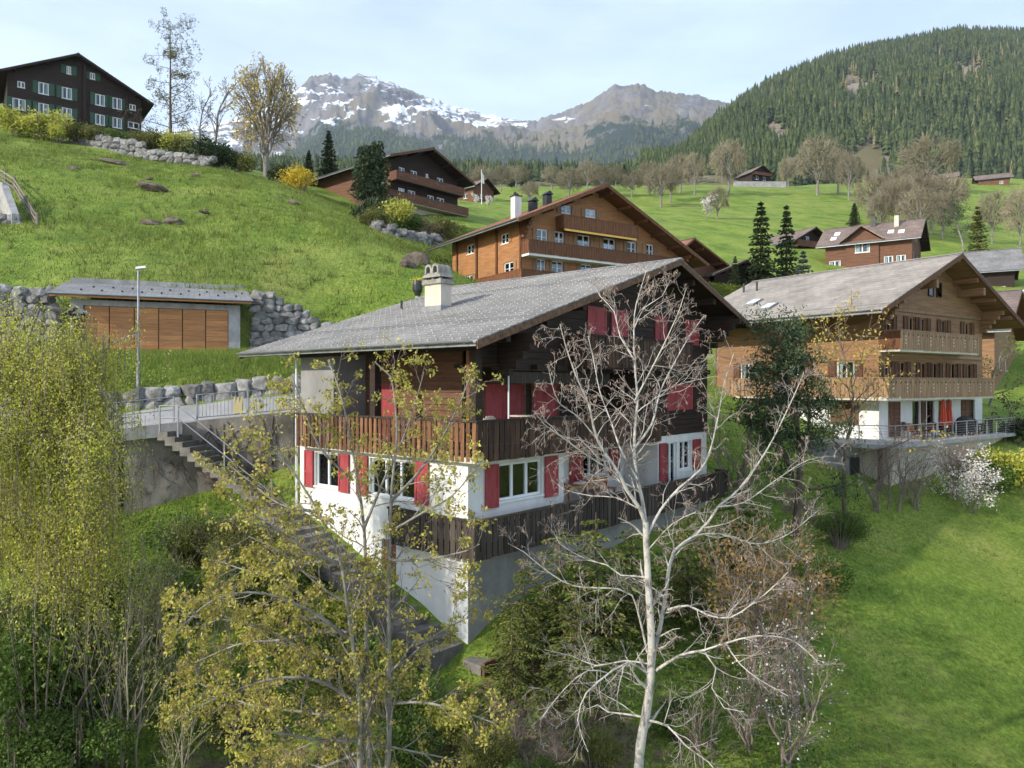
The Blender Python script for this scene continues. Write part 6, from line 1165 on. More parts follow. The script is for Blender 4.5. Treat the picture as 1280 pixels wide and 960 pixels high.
for s_ in sites[:4700]:
    if (s_.x * F / s_.y + CX) > 136 and random.random() < .85: continue
    L_ = random.uniform(.4, 1.5); n = 6; p = s_.copy(); s_ = s_ + Vector((random.gauss(0, .3), random.gauss(0, .35), random.gauss(0, .3))); p = s_.copy(); dx = Vector((random.gauss(0, .35), random.gauss(0, .35), random.uniform(-.2, .3))); pts = [p.copy()]
    for k in range(n): dx = dx * .55 + Vector((random.gauss(0, .06), random.gauss(0, .06), -.5)); p = p + dx.normalized() * (L_ / n); pts.append(p.copy())
    
    if random.random() < .5: strands.append((pts, [.006] * (n + 1), 3))
    for k in range(int(L_ / .042)): f = random.random() * n; i = min(n - 1, int(f)); lv.append(pts[i].lerp(pts[i + 1], f - i))
o_ = base; tk = chains_mesh('trunk', rebase(T.thick, o_), [M['grey_bark']]); cr = chains_mesh('crown', rebase(T.fine + strands, o_), [M['twig']])
lm = leaf_mesh('foliage', cluster([q - o_ for q in lv], 1, .06), .062, [M['birch_leaf']], droop=.5, aspect=.5)
tree_thing('weeping_tree', 'weeping tree with hanging yellow-green twigs at the left edge', tk, cr, o_, extra=[('foliage', lm)])

# ------------------------------------------------------------------ prototypes
def bare_proto(seed, h=10., r=.22, spread=(28, 58), nch=(8, 6, 6, 4), lev=3, minr=.02, up=.05, ratio=.55, t0=.28, barkm=None, twigm=None, wig=.22, stems=1):
    random.seed(seed); T = Tree(wig=wig, up=(.02, up, up, up * .5), ratio=ratio, nch=nch, ang=spread, step=h / 14, minr=minr, maxlev=lev, t0=t0, sides=(7, 4, 3, 3), lenvar=.3, rr=.5)
    for k in range(stems): T.grow(Vector((random.gauss(0, .15) * (stems > 1), random.gauss(0, .15) * (stems > 1), -.3)), Vector((random.gauss(0, .18 if stems > 1 else .03), random.gauss(0, .18 if stems > 1 else .03), 1)), h * random.uniform(.75, 1) if stems > 1 else h * .8, r, 0)
    return chains_mesh('trunk', T.thick, [barkm or M['grey_bark']]), (chains_mesh('crown', T.fine, [twigm or M['twig']]) if T.fine else None), T
def conifer(seed, h, r, whorls, per, m, size=.22, dens=7, droop=.25, taper=.9, bark=None, up=0., tr=.06, gap=0., z0=.08):
    random.seed(seed); ch = [([Vector((0, 0, -.3)), Vector((0, 0, h * .5)), Vector((0, 0, h))], [h * tr * .35, h * tr * .18, .01], 6)]; P_ = []; D_ = []
    br = []
    for w in range(whorls):
        f = z0 + (1 - z0) * (w + random.random() * .6) / whorls; z = h * f; L_ = r * (1 - f) ** taper * random.uniform(.75, 1.15) + .06 * r; o = random.uniform(0, 6.28)
        for k in range(per):
            if random.random() < gap: continue
            a = o + 6.283 * k / per + random.gauss(0, .15); d = Vector((math.cos(a), math.sin(a), up)); sd = Vector((-math.sin(a), math.cos(a), 0)); l = L_ * random.uniform(.7, 1.12); n = max(2, int(l / (size * .8))); p = Vector((0, 0, z)); pts = [p.copy()]
            for i in range(1, n + 1):
                t = i / n; q = p + d * (l * t) + Vector((0, 0, -droop * l * t * t + .12 * l * t ** 4)); pts.append(q)
                wd = l * .38 * (1 - t * .75)
                for j in range(dens):
                    s_ = random.uniform(-1, 1); P_.append(q + sd * (s_ * wd) + Vector((0, 0, -abs(s_) * wd * .35 + random.gauss(0, size * .12)))); v = d * (.75 - .2 * abs(s_)) + sd * s_ * .7 + Vector((random.gauss(0, .25), random.gauss(0, .25), random.gauss(-.15, .25))); D_.append(v.normalized())
            br.append(([pts[0], pts[len(pts) // 2], pts[-1]], [l * .018 + .006, l * .012, .004], 3))
    P_ = np.array([tuple(p) for p in P_]); D_ = np.array([tuple(p) for p in D_]); rng = np.random.default_rng(seed); n = len(P_); e = np.cross(D_, rng.normal(size=(n, 3)) * .6 + [0, 0, 1]); e /= np.linalg.norm(e, axis=1, keepdims=True); s = size * rng.uniform(.7, 1.3, (n, 1)); w = s * .38
    v = np.stack([P_ - D_ * s * .5, P_ + e * w * .5, P_ + D_ * s * .5, P_ - e * w * .5], 1).reshape(-1, 3)
    return chains_mesh('trunk', ch + br, [bark or M['brown_bark']]), np_mesh('crown', v, np.arange(n * 4).reshape(n, 4), None, [m])
def bush(seed, r, h, n, m, size, blobs=7, stem_m=None, nst=14):
    """stems plus many small leaves filling uneven lumps"""
    rng = np.random.default_rng(seed); random.seed(seed); P_ = []; ch = []
    for b in range(blobs):
        a = rng.uniform(0, 6.28); d = r * .65 * math.sqrt(rng.uniform()); c = np.array([d * math.cos(a), d * math.sin(a), h * rng.uniform(.3, .75)]); R = np.array([r * .45, r * .45, h * .32]) * rng.uniform(.7, 1.2); k = n // blobs; q = rng.normal(size=(k, 3)); q /= np.linalg.norm(q, axis=1, keepdims=True); q *= rng.uniform(.35, 1.08, (k, 1)) ** .6; q = q * R + c; q += rng.normal(size=q.shape) * size * .6; P_.append(q)
    for i in range(nst):
        a = rng.uniform(0, 6.28); d = r * rng.uniform(.2, .8); t = Vector((d * math.cos(a), d * math.sin(a), h * rng.uniform(.6, 1.05))); b0 = Vector((t.x * .2, t.y * .2, -.2)); ch.append(([b0, b0.lerp(t, .5) + Vector((0, 0, h * .12)), t], [.02, .014, .006], 4))
    P_ = np.concatenate(P_); P_ = P_[P_[:, 2] > .02]
    return chains_mesh('stems', ch, [stem_m or M['twig']]), leaf_mesh('foliage', P_, size, [m], rng=rng, up=.6)
def shrub_thing(name, label, meshes, loc, rz=0, sc=1., group=None):
    t = thing(name, label, 'shrub', loc, rz, group); t.scale = (sc, sc, sc) if not hasattr(sc, '__len__') else sc; link_mesh('stems', meshes[0], t); link_mesh('foliage', meshes[1], t); return t
# --- pine beside the chalet's right end
random.seed(21); T = Tree(wig=.3, up=(.02, .06, .12, .1), ratio=.5, nch=(11, 5, 0), ang=(45, 85), step=.4, minr=.01, maxlev=2, t0=.3, sides=(8, 5, 4, 3)); b0 = on_ray(993, 31.5)
T.limb([b0 + Vector((0, 0, -.3))] + Lp([(998, 620), (1000, 560), (990, 500), (978, 440), (975, 405)], 31.5, 31.3), .19, .04, nch=15, L=3.4, t0=.2); T.limb(Lp([(1000, 575), (1012, 520), (1005, 460), (1000, 420)], 31.5, 32.2), .09, .03, nch=10, L=3, t0=.2); T.limb(Lp([(998, 610), (975, 560), (950, 520), (945, 470)], 31.5, 31.0), .08, .03, nch=8, L=2.6, t0=.2)
st_ = [q - b0 for q in T.sites[::2] + [t[0] for t in T.tips]]; st_ = st_ + [q + Vector((random.gauss(0, .35), random.gauss(0, .35), random.gauss(0, .3))) for q in st_ for _ in range(2)]
tree_thing('pine_tree', 'dark green pine between the dark chalet and the honey-brown one', chains_mesh('trunk', rebase(T.thick + T.fine, b0), [M['brown_bark']]), leaf_mesh('crown', cluster([q for q in st_ if random.random() < .72], 20, .17), .16, [M['pine_leaf']], aspect=.34, droop=-.25), b0)
# --- slender yellow tree in front of the honey-brown chalet
tk, _, T = bare_proto(22, 8.6, .075, (25, 55), (20, 6, 3), 2, .007, .06, .36, .25, M['brown_bark'], M['twig'])
b0 = on_ray(1058, 34.0); fine = chains_mesh('crown', T.fine, [M['twig']]); lm = leaf_mesh('foliage', cluster([q for q in T.sites if random.random() < .8], 6, .12), .105, [M['yellow_leaf']], droop=.3, aspect=.6)
tree_thing('yellow_tree', 'slender tree with sparse golden leaves in front of the honey-brown chalet', tk, fine, b0, .4, (1.4, 1.4, 1.5), extra=[('foliage', lm)])
# --- conifers
sp1 = conifer(31, 9.5, 2.1, 26, 9, M['spruce_leaf'], .42, 6, .22); sp2 = conifer(32, 8.5, 1.7, 24, 8, M['spruce_leaf'], .40, 6, .28); sp3 = conifer(33, 4.5, 1.3, 16, 8, M['blue_spruce'], .3, 6, .15)
def put_tree(proto, name, label, u, Y, h, ph, group=None, wx=1., rz=None):
    s = h / ph; return tree_thing(name, label, proto[0], proto[1], on_ray(u, Y), random.uniform(0, 6) if rz is None else rz, (s * wx, s * wx, s), group)
def hpx(v_top, u, Y): p = on_ray(u, Y); return (CY - v_top) / F * Y - p.z
random.seed(40)
for u, Y, vt, pr_, ph, l, w in ((951, 84, 252, sp1, 9.5, 'tall spruce, the left one of the pair above the honey-brown roof', 1), (983, 86, 257, sp2, 8.5, 'slimmer spruce, the right one of the pair above the honey-brown roof', .95), (919, 78, 320, sp1, 9.5, 'small spruce at the end of the clipped hedge', .9), (1068, 150, 254, sp1, 9.5, 'young dark spruce left of the mauve-roofed house', 1.4), (411, 112, 163, sp1, 9.5, 'spruce standing behind the dark chalet up the slope', 1.1), (386, 108, 188, sp2, 8.5, 'small spruce left of the other behind the dark chalet', 1.2)):
    put_tree(pr_, 'spruce_tree', l, u, Y, hpx(vt, u, Y), ph, 'spruces among the houses', w)
put_tree(sp3, 'spruce_tree', 'small blue-grey spruce right of the tall pair', 1004, 83, hpx(314, 1004, 83), 4.5)
for k, (u, Y, vt, l) in enumerate(((588, 205, 214, 'dark spruce right of the hillside chalet in the belt of trees'), (640, 250, 206, 'dark spruce above the white chimney in the belt of trees'), (655, 245, 212, 'shorter dark spruce just right of the one above the white chimney'), (702, 250, 208, 'dark spruce between the chimneys and the crane'), (722, 255, 204, 'dark spruce left of the crane in the belt of trees'), (780, 265, 205, 'dark spruce right of the crane in the belt of trees'), (822, 255, 203, 'dark spruce at the right end of the belt of trees'))): put_tree((sp1, sp2)[k % 2], 'spruce_tree', l, u, Y, max(4, hpx(vt, u, Y)), (9.5, 8.5)[k % 2], 'spruces in the belt behind the orange chalet', 1.1)
yc_ = conifer(34, 8, 1.7, 20, 8, M['olive_leaf'], .45, 6, .1); put_tree(yc_, 'larch_tree', 'yellowish young larch beside the bare trees on the far right', 1222, 118, hpx(258, 1222, 118), 8)
pn = conifer(35, 7, 2.6, 16, 9, M['pine_leaf'], .5, 9, -.15, .45, z0=.28); put_tree(pn, 'pine_tree', 'bushy two-topped pine at the corner of the dark hillside chalet', 456, 88, hpx(182, 456, 88) * .98, 7, None, .62); put_tree(pn, 'pine_tree', 'right half of the bushy pine pair before the hillside chalet', 471, 88.5, hpx(179, 471, 88.5), 7, None, .6)
pr_, crn, T = bare_proto(36, 11, .2, (40, 70), (10, 6, 4), 2, .03, .05, .4, .3); put_tree((pr_, leaf_mesh('crown', cluster(T.sites, 14, .28), .3, [M['pine_leaf']], aspect=.4)), 'pine_tree', 'dark rounded pine among the bare trees right of the mauve roof', 1205, 132, hpx(240, 1205, 132), 11)
# --- larch and companions at the upper left
random.seed(37); T = Tree(wig=.16, up=(0, .035, -.12, -.1), ratio=.33, nch=(34, 8, 3, 0), ang=(62, 92), step=.5, minr=.014, maxlev=3, t0=.16, sides=(7, 4, 3, 3), lenvar=.4, rr=.35)
T.limb([Vector((0, 0, -.4)), Vector((.1, 0, 5)), Vector((0, .1, 9.5)), Vector((.15, 0, 13.5))], .2, .03, nch=40, L=11.5, t0=.15, step=.5)
put_tree((chains_mesh('trunk', T.thick, [M['brown_bark']]), chains_mesh('crown', T.fine, [M['brown_bark']])), 'larch_tree', 'tall open larch right of the hilltop chalet', 214, 104, hpx(30, 214, 104), 13.5); link_mesh('foliage', leaf_mesh('foliage', cluster([q for q in T.sites if random.random() < .55], 3, .12), .2, [M['olive_leaf']], aspect=.4), bpy.data.objects['larch_tree'] if 'larch_tree.001' not in bpy.data.objects else bpy.data.objects['larch_tree.001'])
sl = bare_proto(38, 11, .14, (20, 45), (12, 6, 4), 3, .016, .06, .34, .25); put_tree((sl[0], sl[1]), 'bare_tree', 'slim leafless tree between the larch and the golden tree', 268, 105, hpx(66, 268, 105), 9.6)
put_tree((sl[0], sl[1]), 'bare_tree', 'shorter leafless tree just left of the slim one', 247, 103, hpx(95, 247, 103), 9.6)
# --- rounded leafless trees along the far meadow
def dome_proto(seed, h=10., rx=3.6, zc=.60, rz=.40, nl=12, ns=9, nt=7, tw=.034, fork=.24, twigm=None):
    """leafless crown: limbs, branches and twigs fanning out to an uneven dome"""
    rng = random.Random(seed); C0 = Vector((0, 0, h * zc)); R = Vector((rx, rx, h * rz)); thick = []; fine = []; ends = []
    def pt(d, f): return C0 + Vector((d.x * R.x, d.y * R.y, d.z * R.z)) * f
    def jit(d, s): return (d + Vector((rng.gauss(0, s), rng.gauss(0, s), rng.gauss(0, s)))).normalized()
    lump = lambda d: 1 + .30 * mnoise.noise(d * 2.3 + Vector((seed, 0, 0)))
    def ch(a, b, r0, r1, n, wob, bow, out, sd):
        pts = [a.lerp(b, i / n) + Vector((0, 0, bow * math.sin(math.pi * i / n))) + (Vector((rng.gauss(0, wob), rng.gauss(0, wob), rng.gauss(0, wob))) if 0 < i < n else Vector()) for i in range(n + 1)]; out.append((pts, [r0 + (r1 - r0) * i / n for i in range(n + 1)], sd)); return pts
    tr = ch(Vector((0, 0, -.4)), Vector((rng.gauss(0, .2), rng.gauss(0, .2), h * .72)), h * .026, .05, 6, .08, 0, thick, 7)
    for i in range(nl):
        z = 1 - 1.55 * (i + .5) / nl; a = i * 2.4 + rng.uniform(-.4, .4); d = Vector((math.cos(a) * math.sqrt(max(0, 1 - z * z)), math.sin(a) * math.sqrt(max(0, 1 - z * z)), z)); st = Vector((0, 0, h * (fork + .30 * max(0, z) * rng.random()))); lp_ = ch(st, pt(d, .62), .11, .05, 5, .12, .25, thick, 5)
        for j in range(ns):
            d2 = jit(d, .42); q = lp_[rng.randint(2, 5)]; sp = ch(q, pt(d2, .80 * lump(d2)), .05, .03, 3, .12, .1, fine, 3)
            for k in range(nt):
                d3 = jit(d2, .17); e = pt(d3, rng.uniform(.86, 1.03) * lump(d3)); ch(sp[rng.randint(1, 3)], e, tw, tw * .6, 2, .08, .04, fine, 3); ends.append(e)
    return chains_mesh('trunk', thick, [M['grey_bark']]), chains_mesh('crown', fine, [twigm or M['far_twig']]), ends
BP = [dome_proto(60 + i, 10, 3.3 + .25 * i, .58 + .01 * i, .41) for i in range(4)]
random.seed(77)
for k, (u, Y, vt, l, w) in enumerate(((910, 215, 172, 'round leafless tree left of the small dark hut', 1.1), (868, 205, 188, 'leafless tree at the left end of the far meadow', .8), (838, 190, 200, 'leafless tree above the annex roof', .9), (790, 200, 213, 'brown leafless tree behind the ridge of the orange chalet', 1.2), (735, 215, 199, 'wide leafless tree right of the white chimney', 1.4), (690, 225, 206, 'leafless tree between the white chimney and the crane', 1.3), (627, 210, 206, 'round leafless tree above the flagpole', 1.0), (1022, 225, 168, 'tall leafless tree with pale trunk below the scree patch', 1.0), (1062, 215, 188, 'smaller pale-trunked leafless tree right of the tall one', .9), (1048, 235, 185, 'leafless tree half hidden behind the pale-trunked pair', 1.1), (1160, 250, 170, 'broad leafless tree under the forest edge', 1.5), (1135, 160, 214, 'leafless tree rising behind the mauve roof', 1.1), (1165, 158, 222, 'leafless tree right of the mauve roof gable', 1.0), (1110, 175, 212, 'leafless tree behind the left half of the mauve roof', 1.0), (1190, 190, 218, 'leafless tree left of the dark rounded pine', .9), (1240, 150, 236, 'leafless tree right of the yellowish larch', .8), (985, 262, 195, 'leafless tree just right of the small dark hut', 1.0), (897, 150, 232, 'small leafless shrub-like tree low in the far meadow', 1.0), (1275, 140, 230, 'leafless tree cut by the right edge of the picture', .7), (575, 150, 232, 'leafless tree right of the dark hillside chalet', .9), (665, 190, 225, 'leafless tree beside the white chimney of the orange chalet', 1.2), (770, 240, 205, 'leafless tree right of the crane mast', 1.2))):
    b_ = BP[k % 4]; put_tree((b_[0], b_[1]), 'bare_tree', l, u, Y, max(3, hpx(vt, u, Y)), 10.2, 'leafless trees across the valley', w)
g1, g2, ge = dome_proto(139, 12, 3.4, .56, .44, 15, 9, 6, .028, .15); lm = leaf_mesh('foliage', cluster([q for q in ge if random.random() < .62], 4, .22), .27, [M['yellow_leaf']], droop=.2, aspect=.6)
p = on_ray(333, 103); h_ = hpx(72, 333, 103); tree_thing('golden_tree', 'golden budding tree on the crest left of the snowy mountain', g1, g2, p, 1, h_ / 12.2, extra=[('foliage', lm)])
for k, (u, Y, vt, w) in enumerate(((603, 175, 212, 1.1), (645, 235, 212, 1.3), (712, 190, 214, 1.2), (752, 200, 212, 1.2), (812, 205, 206, 1.1), (826, 180, 214, 1.), (850, 215, 196, 1.), (662, 170, 232, 1.1))):
    b_ = BP[(k + 2) % 4]; put_tree((b_[0], b_[1]), 'bare_tree', 'leafless tree behind the orange chalet, ' + ['first from the left, above the flagpole', 'second from the left, far up the meadow edge', 'third from the left, behind the dark chimneys', 'fourth from the left, over its ridge', 'fifth from the left, right of the ridge', 'sixth from the left, lower and nearer', 'last on the right, nearest the far meadow', 'small one just right of the white chimney'][k], u, Y, max(3, hpx(vt - 6, u, Y)), 10.2, 'bare trees in the row behind the orange chalet', w * 1.2)
for k, (u, Y, vt, w) in enumerate(((1092, 165, 214, 1.1), (1122, 150, 222, 1.1), (1150, 142, 232, 1.), (1178, 150, 236, 1.), (1100, 150, 240, 1.), (1140, 175, 205, 1.2), (1180, 172, 214, 1.1))):
    b_ = BP[(k + 1) % 4]; put_tree((b_[0], b_[1]), 'bare_tree', 'leafless tree behind the mauve-roofed house, ' + ['left end of the clump, tall one behind', 'left of the middle, behind the roof ridge', 'in the middle, nearest the roof', 'right front of the clump', 'low one at the left front of the clump', 'highest one at the back of the clump', 'right end of the clump, at the back'][k], u, Y, max(3, hpx(vt, u, Y)), 10.2, 'bare trees clumped behind the mauve-roofed house', w)
fb = bare_proto(66, 5, .12, (30, 60), (9, 6, 4), 2, .02, .03, .5, .2); fl_ = leaf_mesh('foliage', cluster(fb[2].sites, 5, .2), .26, [M['blossom']], aspect=.8)
for u, Y, vt, l in ((611, 140, 246, 'white blossoming tree right of the flagpole'), (597, 142, 254, 'smaller white blossoming tree left of the flagpole foot'), (882, 150, 244, 'leaning blossoming tree at the left of the far meadow')):
    p = on_ray(u, Y); tree_thing('blossom_tree', l, fb[0], fb[1], p, random.uniform(0, 6), max(2.5, hpx(vt, u, Y)) / 4.6, 'blossoming trees in the village', extra=[('foliage', fl_)])
# --- hedges and bushes up the slope
BU = {k: bush(80 + i, 1.5, 1.7, n, M[m], s) for i, (k, m, n, s) in enumerate((('fresh', 'fresh_leaf', 3600, .15), ('olive', 'olive_leaf', 3400, .15), ('yellow', 'birch_leaf', 3000, .14), ('dark', 'spruce_leaf', 3800, .16), ('forsythia', 'forsythia', 2500, .14), ('rust', 'rust_bud', 2200, .11), ('blossom', 'blossom', 2600, .11), ('dry', 'dry_leaf', 1600, .11)))}
BU['near_fresh'] = bush(180, 1.5, 1.7, 11000, M['fresh_leaf'], .075, 11, None, 30); BU['near_olive'] = bush(181, 1.5, 1.7, 9000, M['olive_leaf'], .07, 10, None, 40)
def put_bush(kind, label, u, Y, sc, group=None, dz=0, name='bush'):
    p = on_ray(u, Y); p.z += dz; return shrub_thing(name, label, BU[kind], p, random.uniform(0, 6), sc, group)
random.seed(78)
hb = [(100, 'olive', 1.5, 'olive bush left of the dry stone wall, first in the row'), (125, 'olive', 1.4, 'olive hedge bush above the left end of the dry stone wall'), (150, 'fresh', 1.4, 'green hedge bush below the right window of the hilltop chalet'), (172, 'olive', 1.5, 'olive hedge bush just right of the hilltop chalet wall'), (195, 'olive', 1.7, 'olive bush at the foot of the tall larch'), (215, 'yellow', 2.2, 'tall pale yellow-green bush right of the larch trunk'), (237, 'olive', 1.7, 'olive bush left of the dark evergreen by the wall end'), (258, 'dark', 2.2, 'dark evergreen bush at the right end of the dry stone wall'), (280, 'dark', 1.8, 'second dark evergreen bush on the crest, farther right'), (300, 'olive', 1.6, 'low olive bush left of the golden tree'), (352, 'dark', 1.5, 'dark bush between the golden tree and the hillside chalet')]
for u, k, s, l in hb: put_bush(k, l, u, 99.5 if u < 240 else 97, s, 'bushes along the crest', .6 if u < 230 else 0)
for u, s, l in ((20, 2.4, 'large pale olive bush before the hilltop chalet, at the left edge'), (48, 2.6, 'tall pale olive bush in front of the hilltop chalet windows'), (72, 2.0, 'rounded olive bush below the middle of the hilltop chalet')): put_bush('yellow', l, u, 98, s, 'bushes along the crest')
put_bush('forsythia', 'bright yellow bush at the left corner of the hillside chalet', 377, 92, 1.7, dz=.3)
for u, Y, k, s, l in ((468, 83, 'dark', 2.0, 'dark juniper bush below the pine of the hillside chalet'), (485, 82, 'yellow', 2.2, 'lime green bush below the hillside chalet balcony'), (505, 83, 'fresh', 1.6, 'green bush right of the lime green one'), (470, 78, 'olive', 1.4, 'low olive bush above the meadow crest'), (530, 86, 'dry', 1.8, 'brown leafless-looking bush below the hillside chalet'), (555, 88, 'olive', 1.7, 'olive bush at the right foot of the hillside chalet')): put_bush(k, l, u, Y, s, 'bushes below the hillside chalet')
boulder_wall('rockery of pale stones below the hillside chalet', [on_ray(462, 77) + Vector((0, 0, -.2)), on_ray(500, 78) + Vector((0, 0, -.2)), on_ray(545, 82)], lambda t: 1.6, 2, .9)
A, B = on_ray(878, 76), on_ray(938, 77); rng = np.random.default_rng(6); n_ = 5200; f_ = rng.uniform(0, 1, (n_, 1)); P_ = np.array(A) * (1 - f_) + np.array(B) * f_; P_[:, 1] += rng.uniform(-.6, .6, n_); P_[:, 2] += rng.uniform(0, 1, n_) ** .7 * 2.1; M['hedge_leaf'] = leafmat('hedge_leaf', [(.09, .12, .012), (.16, .18, .02)], .3)
t = thing('clipped_hedge', 'clipped yellow-green hedge behind the right end of the grey roof', 'hedge', A); link_mesh('foliage', leaf_mesh('foliage', P_ - np.array(A), .22, [M['hedge_leaf']], up=.5), t); w = MB(); d_ = B - A; w.hexa([(0, -.5, -.3), (d_.x, d_.y - .5, d_.z - .3), (d_.x, d_.y + .5, d_.z - .3), (0, .5, -.3), (0, -.5, 1.95), (d_.x, d_.y - .5, d_.z + 1.95), (d_.x, d_.y + .5, d_.z + 1.95), (0, .5, 1.95)]); w.build('hedge_body', M['hedge_leaf'], t)
# --- spruce shrubs under the lower terrace
ss = [conifer(90 + i, 3.4, 1.7, 12, 7, M['spring_spruce'], .15, 7, .34, .7, gap=.2) for i in range(2)]
for k, (u, Y, vt, w, l) in enumerate(((655, 20.6, 690, .8, 'young spruce nearest the grey basement wall corner'), (700, 21.2, 655, 1.0, 'young spruce under the middle of the lower terrace'), (745, 21.8, 640, 1.1, 'larger young spruce behind the pale tree trunk'), (640, 19.6, 765, .9, 'low young spruce beside the slab path'), (720, 19.4, 730, .95, 'light-tipped young spruce left of the pale trunk'), (790, 22.8, 655, 1.0, 'young spruce right behind the pale tree fork'), (860, 24.5, 640, 1.1, 'young spruce under the right end of the lower terrace'), (925, 28, 600, 1.1, 'young spruce between the terrace end and the pine'))):
    p_ = ss[k % 2]; h_ = hpx(vt, u, Y); put_tree(p_, 'spruce_shrub', l, u, Y, h_, 3.4, 'young spruces below the terrace', 1.0 * w * max(1., 2.6 / h_))
# --- blossoming and rust-coloured shrubs right of the pale tree
random.seed(79)
br = [bare_proto(95 + i, 3.2, .04, (25, 55), (9, 5, 3), 2, .006, .04, .5, .1, M['twig'], M['twig'], .25, 4) for i in range(3)]
M['sapling_bark'] = mat('sapling_bark', (.34, .30, .21), (.22, .185, .13), ns=3)
sap = [bare_proto(195 + i, 4.0, .026, (12, 38), (9, 4, 0), 2, .005, .07, .42, .2, M['sapling_bark'], M['sapling_bark'], .12, 4) for i in range(3)]
def twig_shrub(label, u, Y, h, k, leaf=None, dens=.4, size=.06, group=None, name='shrub', n=3, rad=.06):
    b_ = (sap if name == 'sapling' else br)[k % 3]; h = h * .75 if name == 'sapling' else h; p = on_ray(u, Y); t = thing(name, label, 'shrub', p, random.uniform(0, 6), group); s = h / 3.0; t.scale = (s, s, s); link_mesh('stems', b_[0], t); tag(link_mesh('twigs', b_[1], t), kind='stuff')
    if leaf: link_mesh('foliage', leaf_mesh('foliage', cluster([q for q in b_[2].sites if random.random() < dens], n, rad), size, [M[leaf]], aspect=.7), t)
    return t
twig_shrub('shrub with white blossom at the right of the pale tree, lowest one', 985, 17.6, 3.0, 0, 'blossom', .28, .055, n=3); twig_shrub('shrub with white blossom and rusty buds beside the meadow edge', 1000, 20.5, 3.6, 1, 'blossom', .26, .06); twig_shrub('rust-budded shrub just right of the pale tree crown', 940, 21.5, 4.2, 2, 'rust_bud', .75, .08, n=4); twig_shrub('rust-budded shrub farther right near the meadow', 985, 24, 3.6, 0, 'rust_bud', .7, .09, n=4); twig_shrub('rust-budded shrub behind the right fork of the pale tree', 900, 23.5, 4.0, 1, 'rust_bud', .7, .09, n=4)
for k, (u, Y, h, l) in enumerate(((935, 18, 2.4, 'leafless brown shrub at the right foot of the pale tree'), (880, 17.5, 1.8, 'leafless brown shrub just right of the pale trunk'), (965, 27, 3, 'leafless shrub below the dark pine'), (1095, 35, 3.4, 'leafless brown shrub in front of the beige terrace wall, left one'), (1120, 35.5, 3.8, 'leafless brown shrub in front of the beige terrace wall, middle one'), (1148, 36, 3.2, 'leafless brown shrub in front of the beige terrace wall, right one'), (925, 33, 6.0, 'tall leafless shrub between the dark chalet wall and the pine'), (700, 17.2, 1.5, 'leafless brown shrub left of the pale trunk'), (640, 18, 1.6, 'leafless brown shrub below the slab path'))): twig_shrub(l, u, Y, h, k, 'dry_leaf' if k < 2 else None, .25, .06, 'leafless shrubs')
twig_shrub('white blossoming shrub at the corner of the terrace wall', 1212, 37.5, 2.9, 1, 'blossom', .95, .10, n=7, rad=.1); twig_shrub('pinkish budding shrub left of the white blossoming one', 1185, 38.5, 3.0, 2, 'catkin', .6, .09)
put_bush('yellow', 'lime green bush at the right edge beside the terrace', 1268, 41, 1.4); put_bush('fresh', 'green bush right of the white blossoming shrub', 1240, 40.5, 1.0); put_bush('dark', 'dark round bush below the purple-leaved tree', 1275, 46.5, .9)
pt = bare_proto(99, 3.6, .08, (30, 60), (8, 5, 3), 2, .012, .03, .5, .3, M['brown_bark'], M['brown_bark']); p = on_ray(1253, 46); tree_thing('purple_tree', 'small dark purple-leaved tree right of the terrace', pt[0], pt[1], p, 0, 1.0, extra=[('foliage', leaf_mesh('foliage', cluster(pt[2].sites, 4, .12), .13, [M['purple_leaf']]))])
ot = bare_proto(100, 5.5, .1, (25, 55), (9, 6, 3), 2, .012, .04, .5, .25); p = on_ray(1236, 54); tree_thing('olive_tree', 'soft green young tree behind the right end of the lower carved balcony', ot[0], ot[1], p, 0, max(1, hpx(432, 1236, 54) / 5.2), extra=[('foliage', leaf_mesh('foliage', cluster(ot[2].sites, 5, .16), .16, [M['olive_leaf']]))])
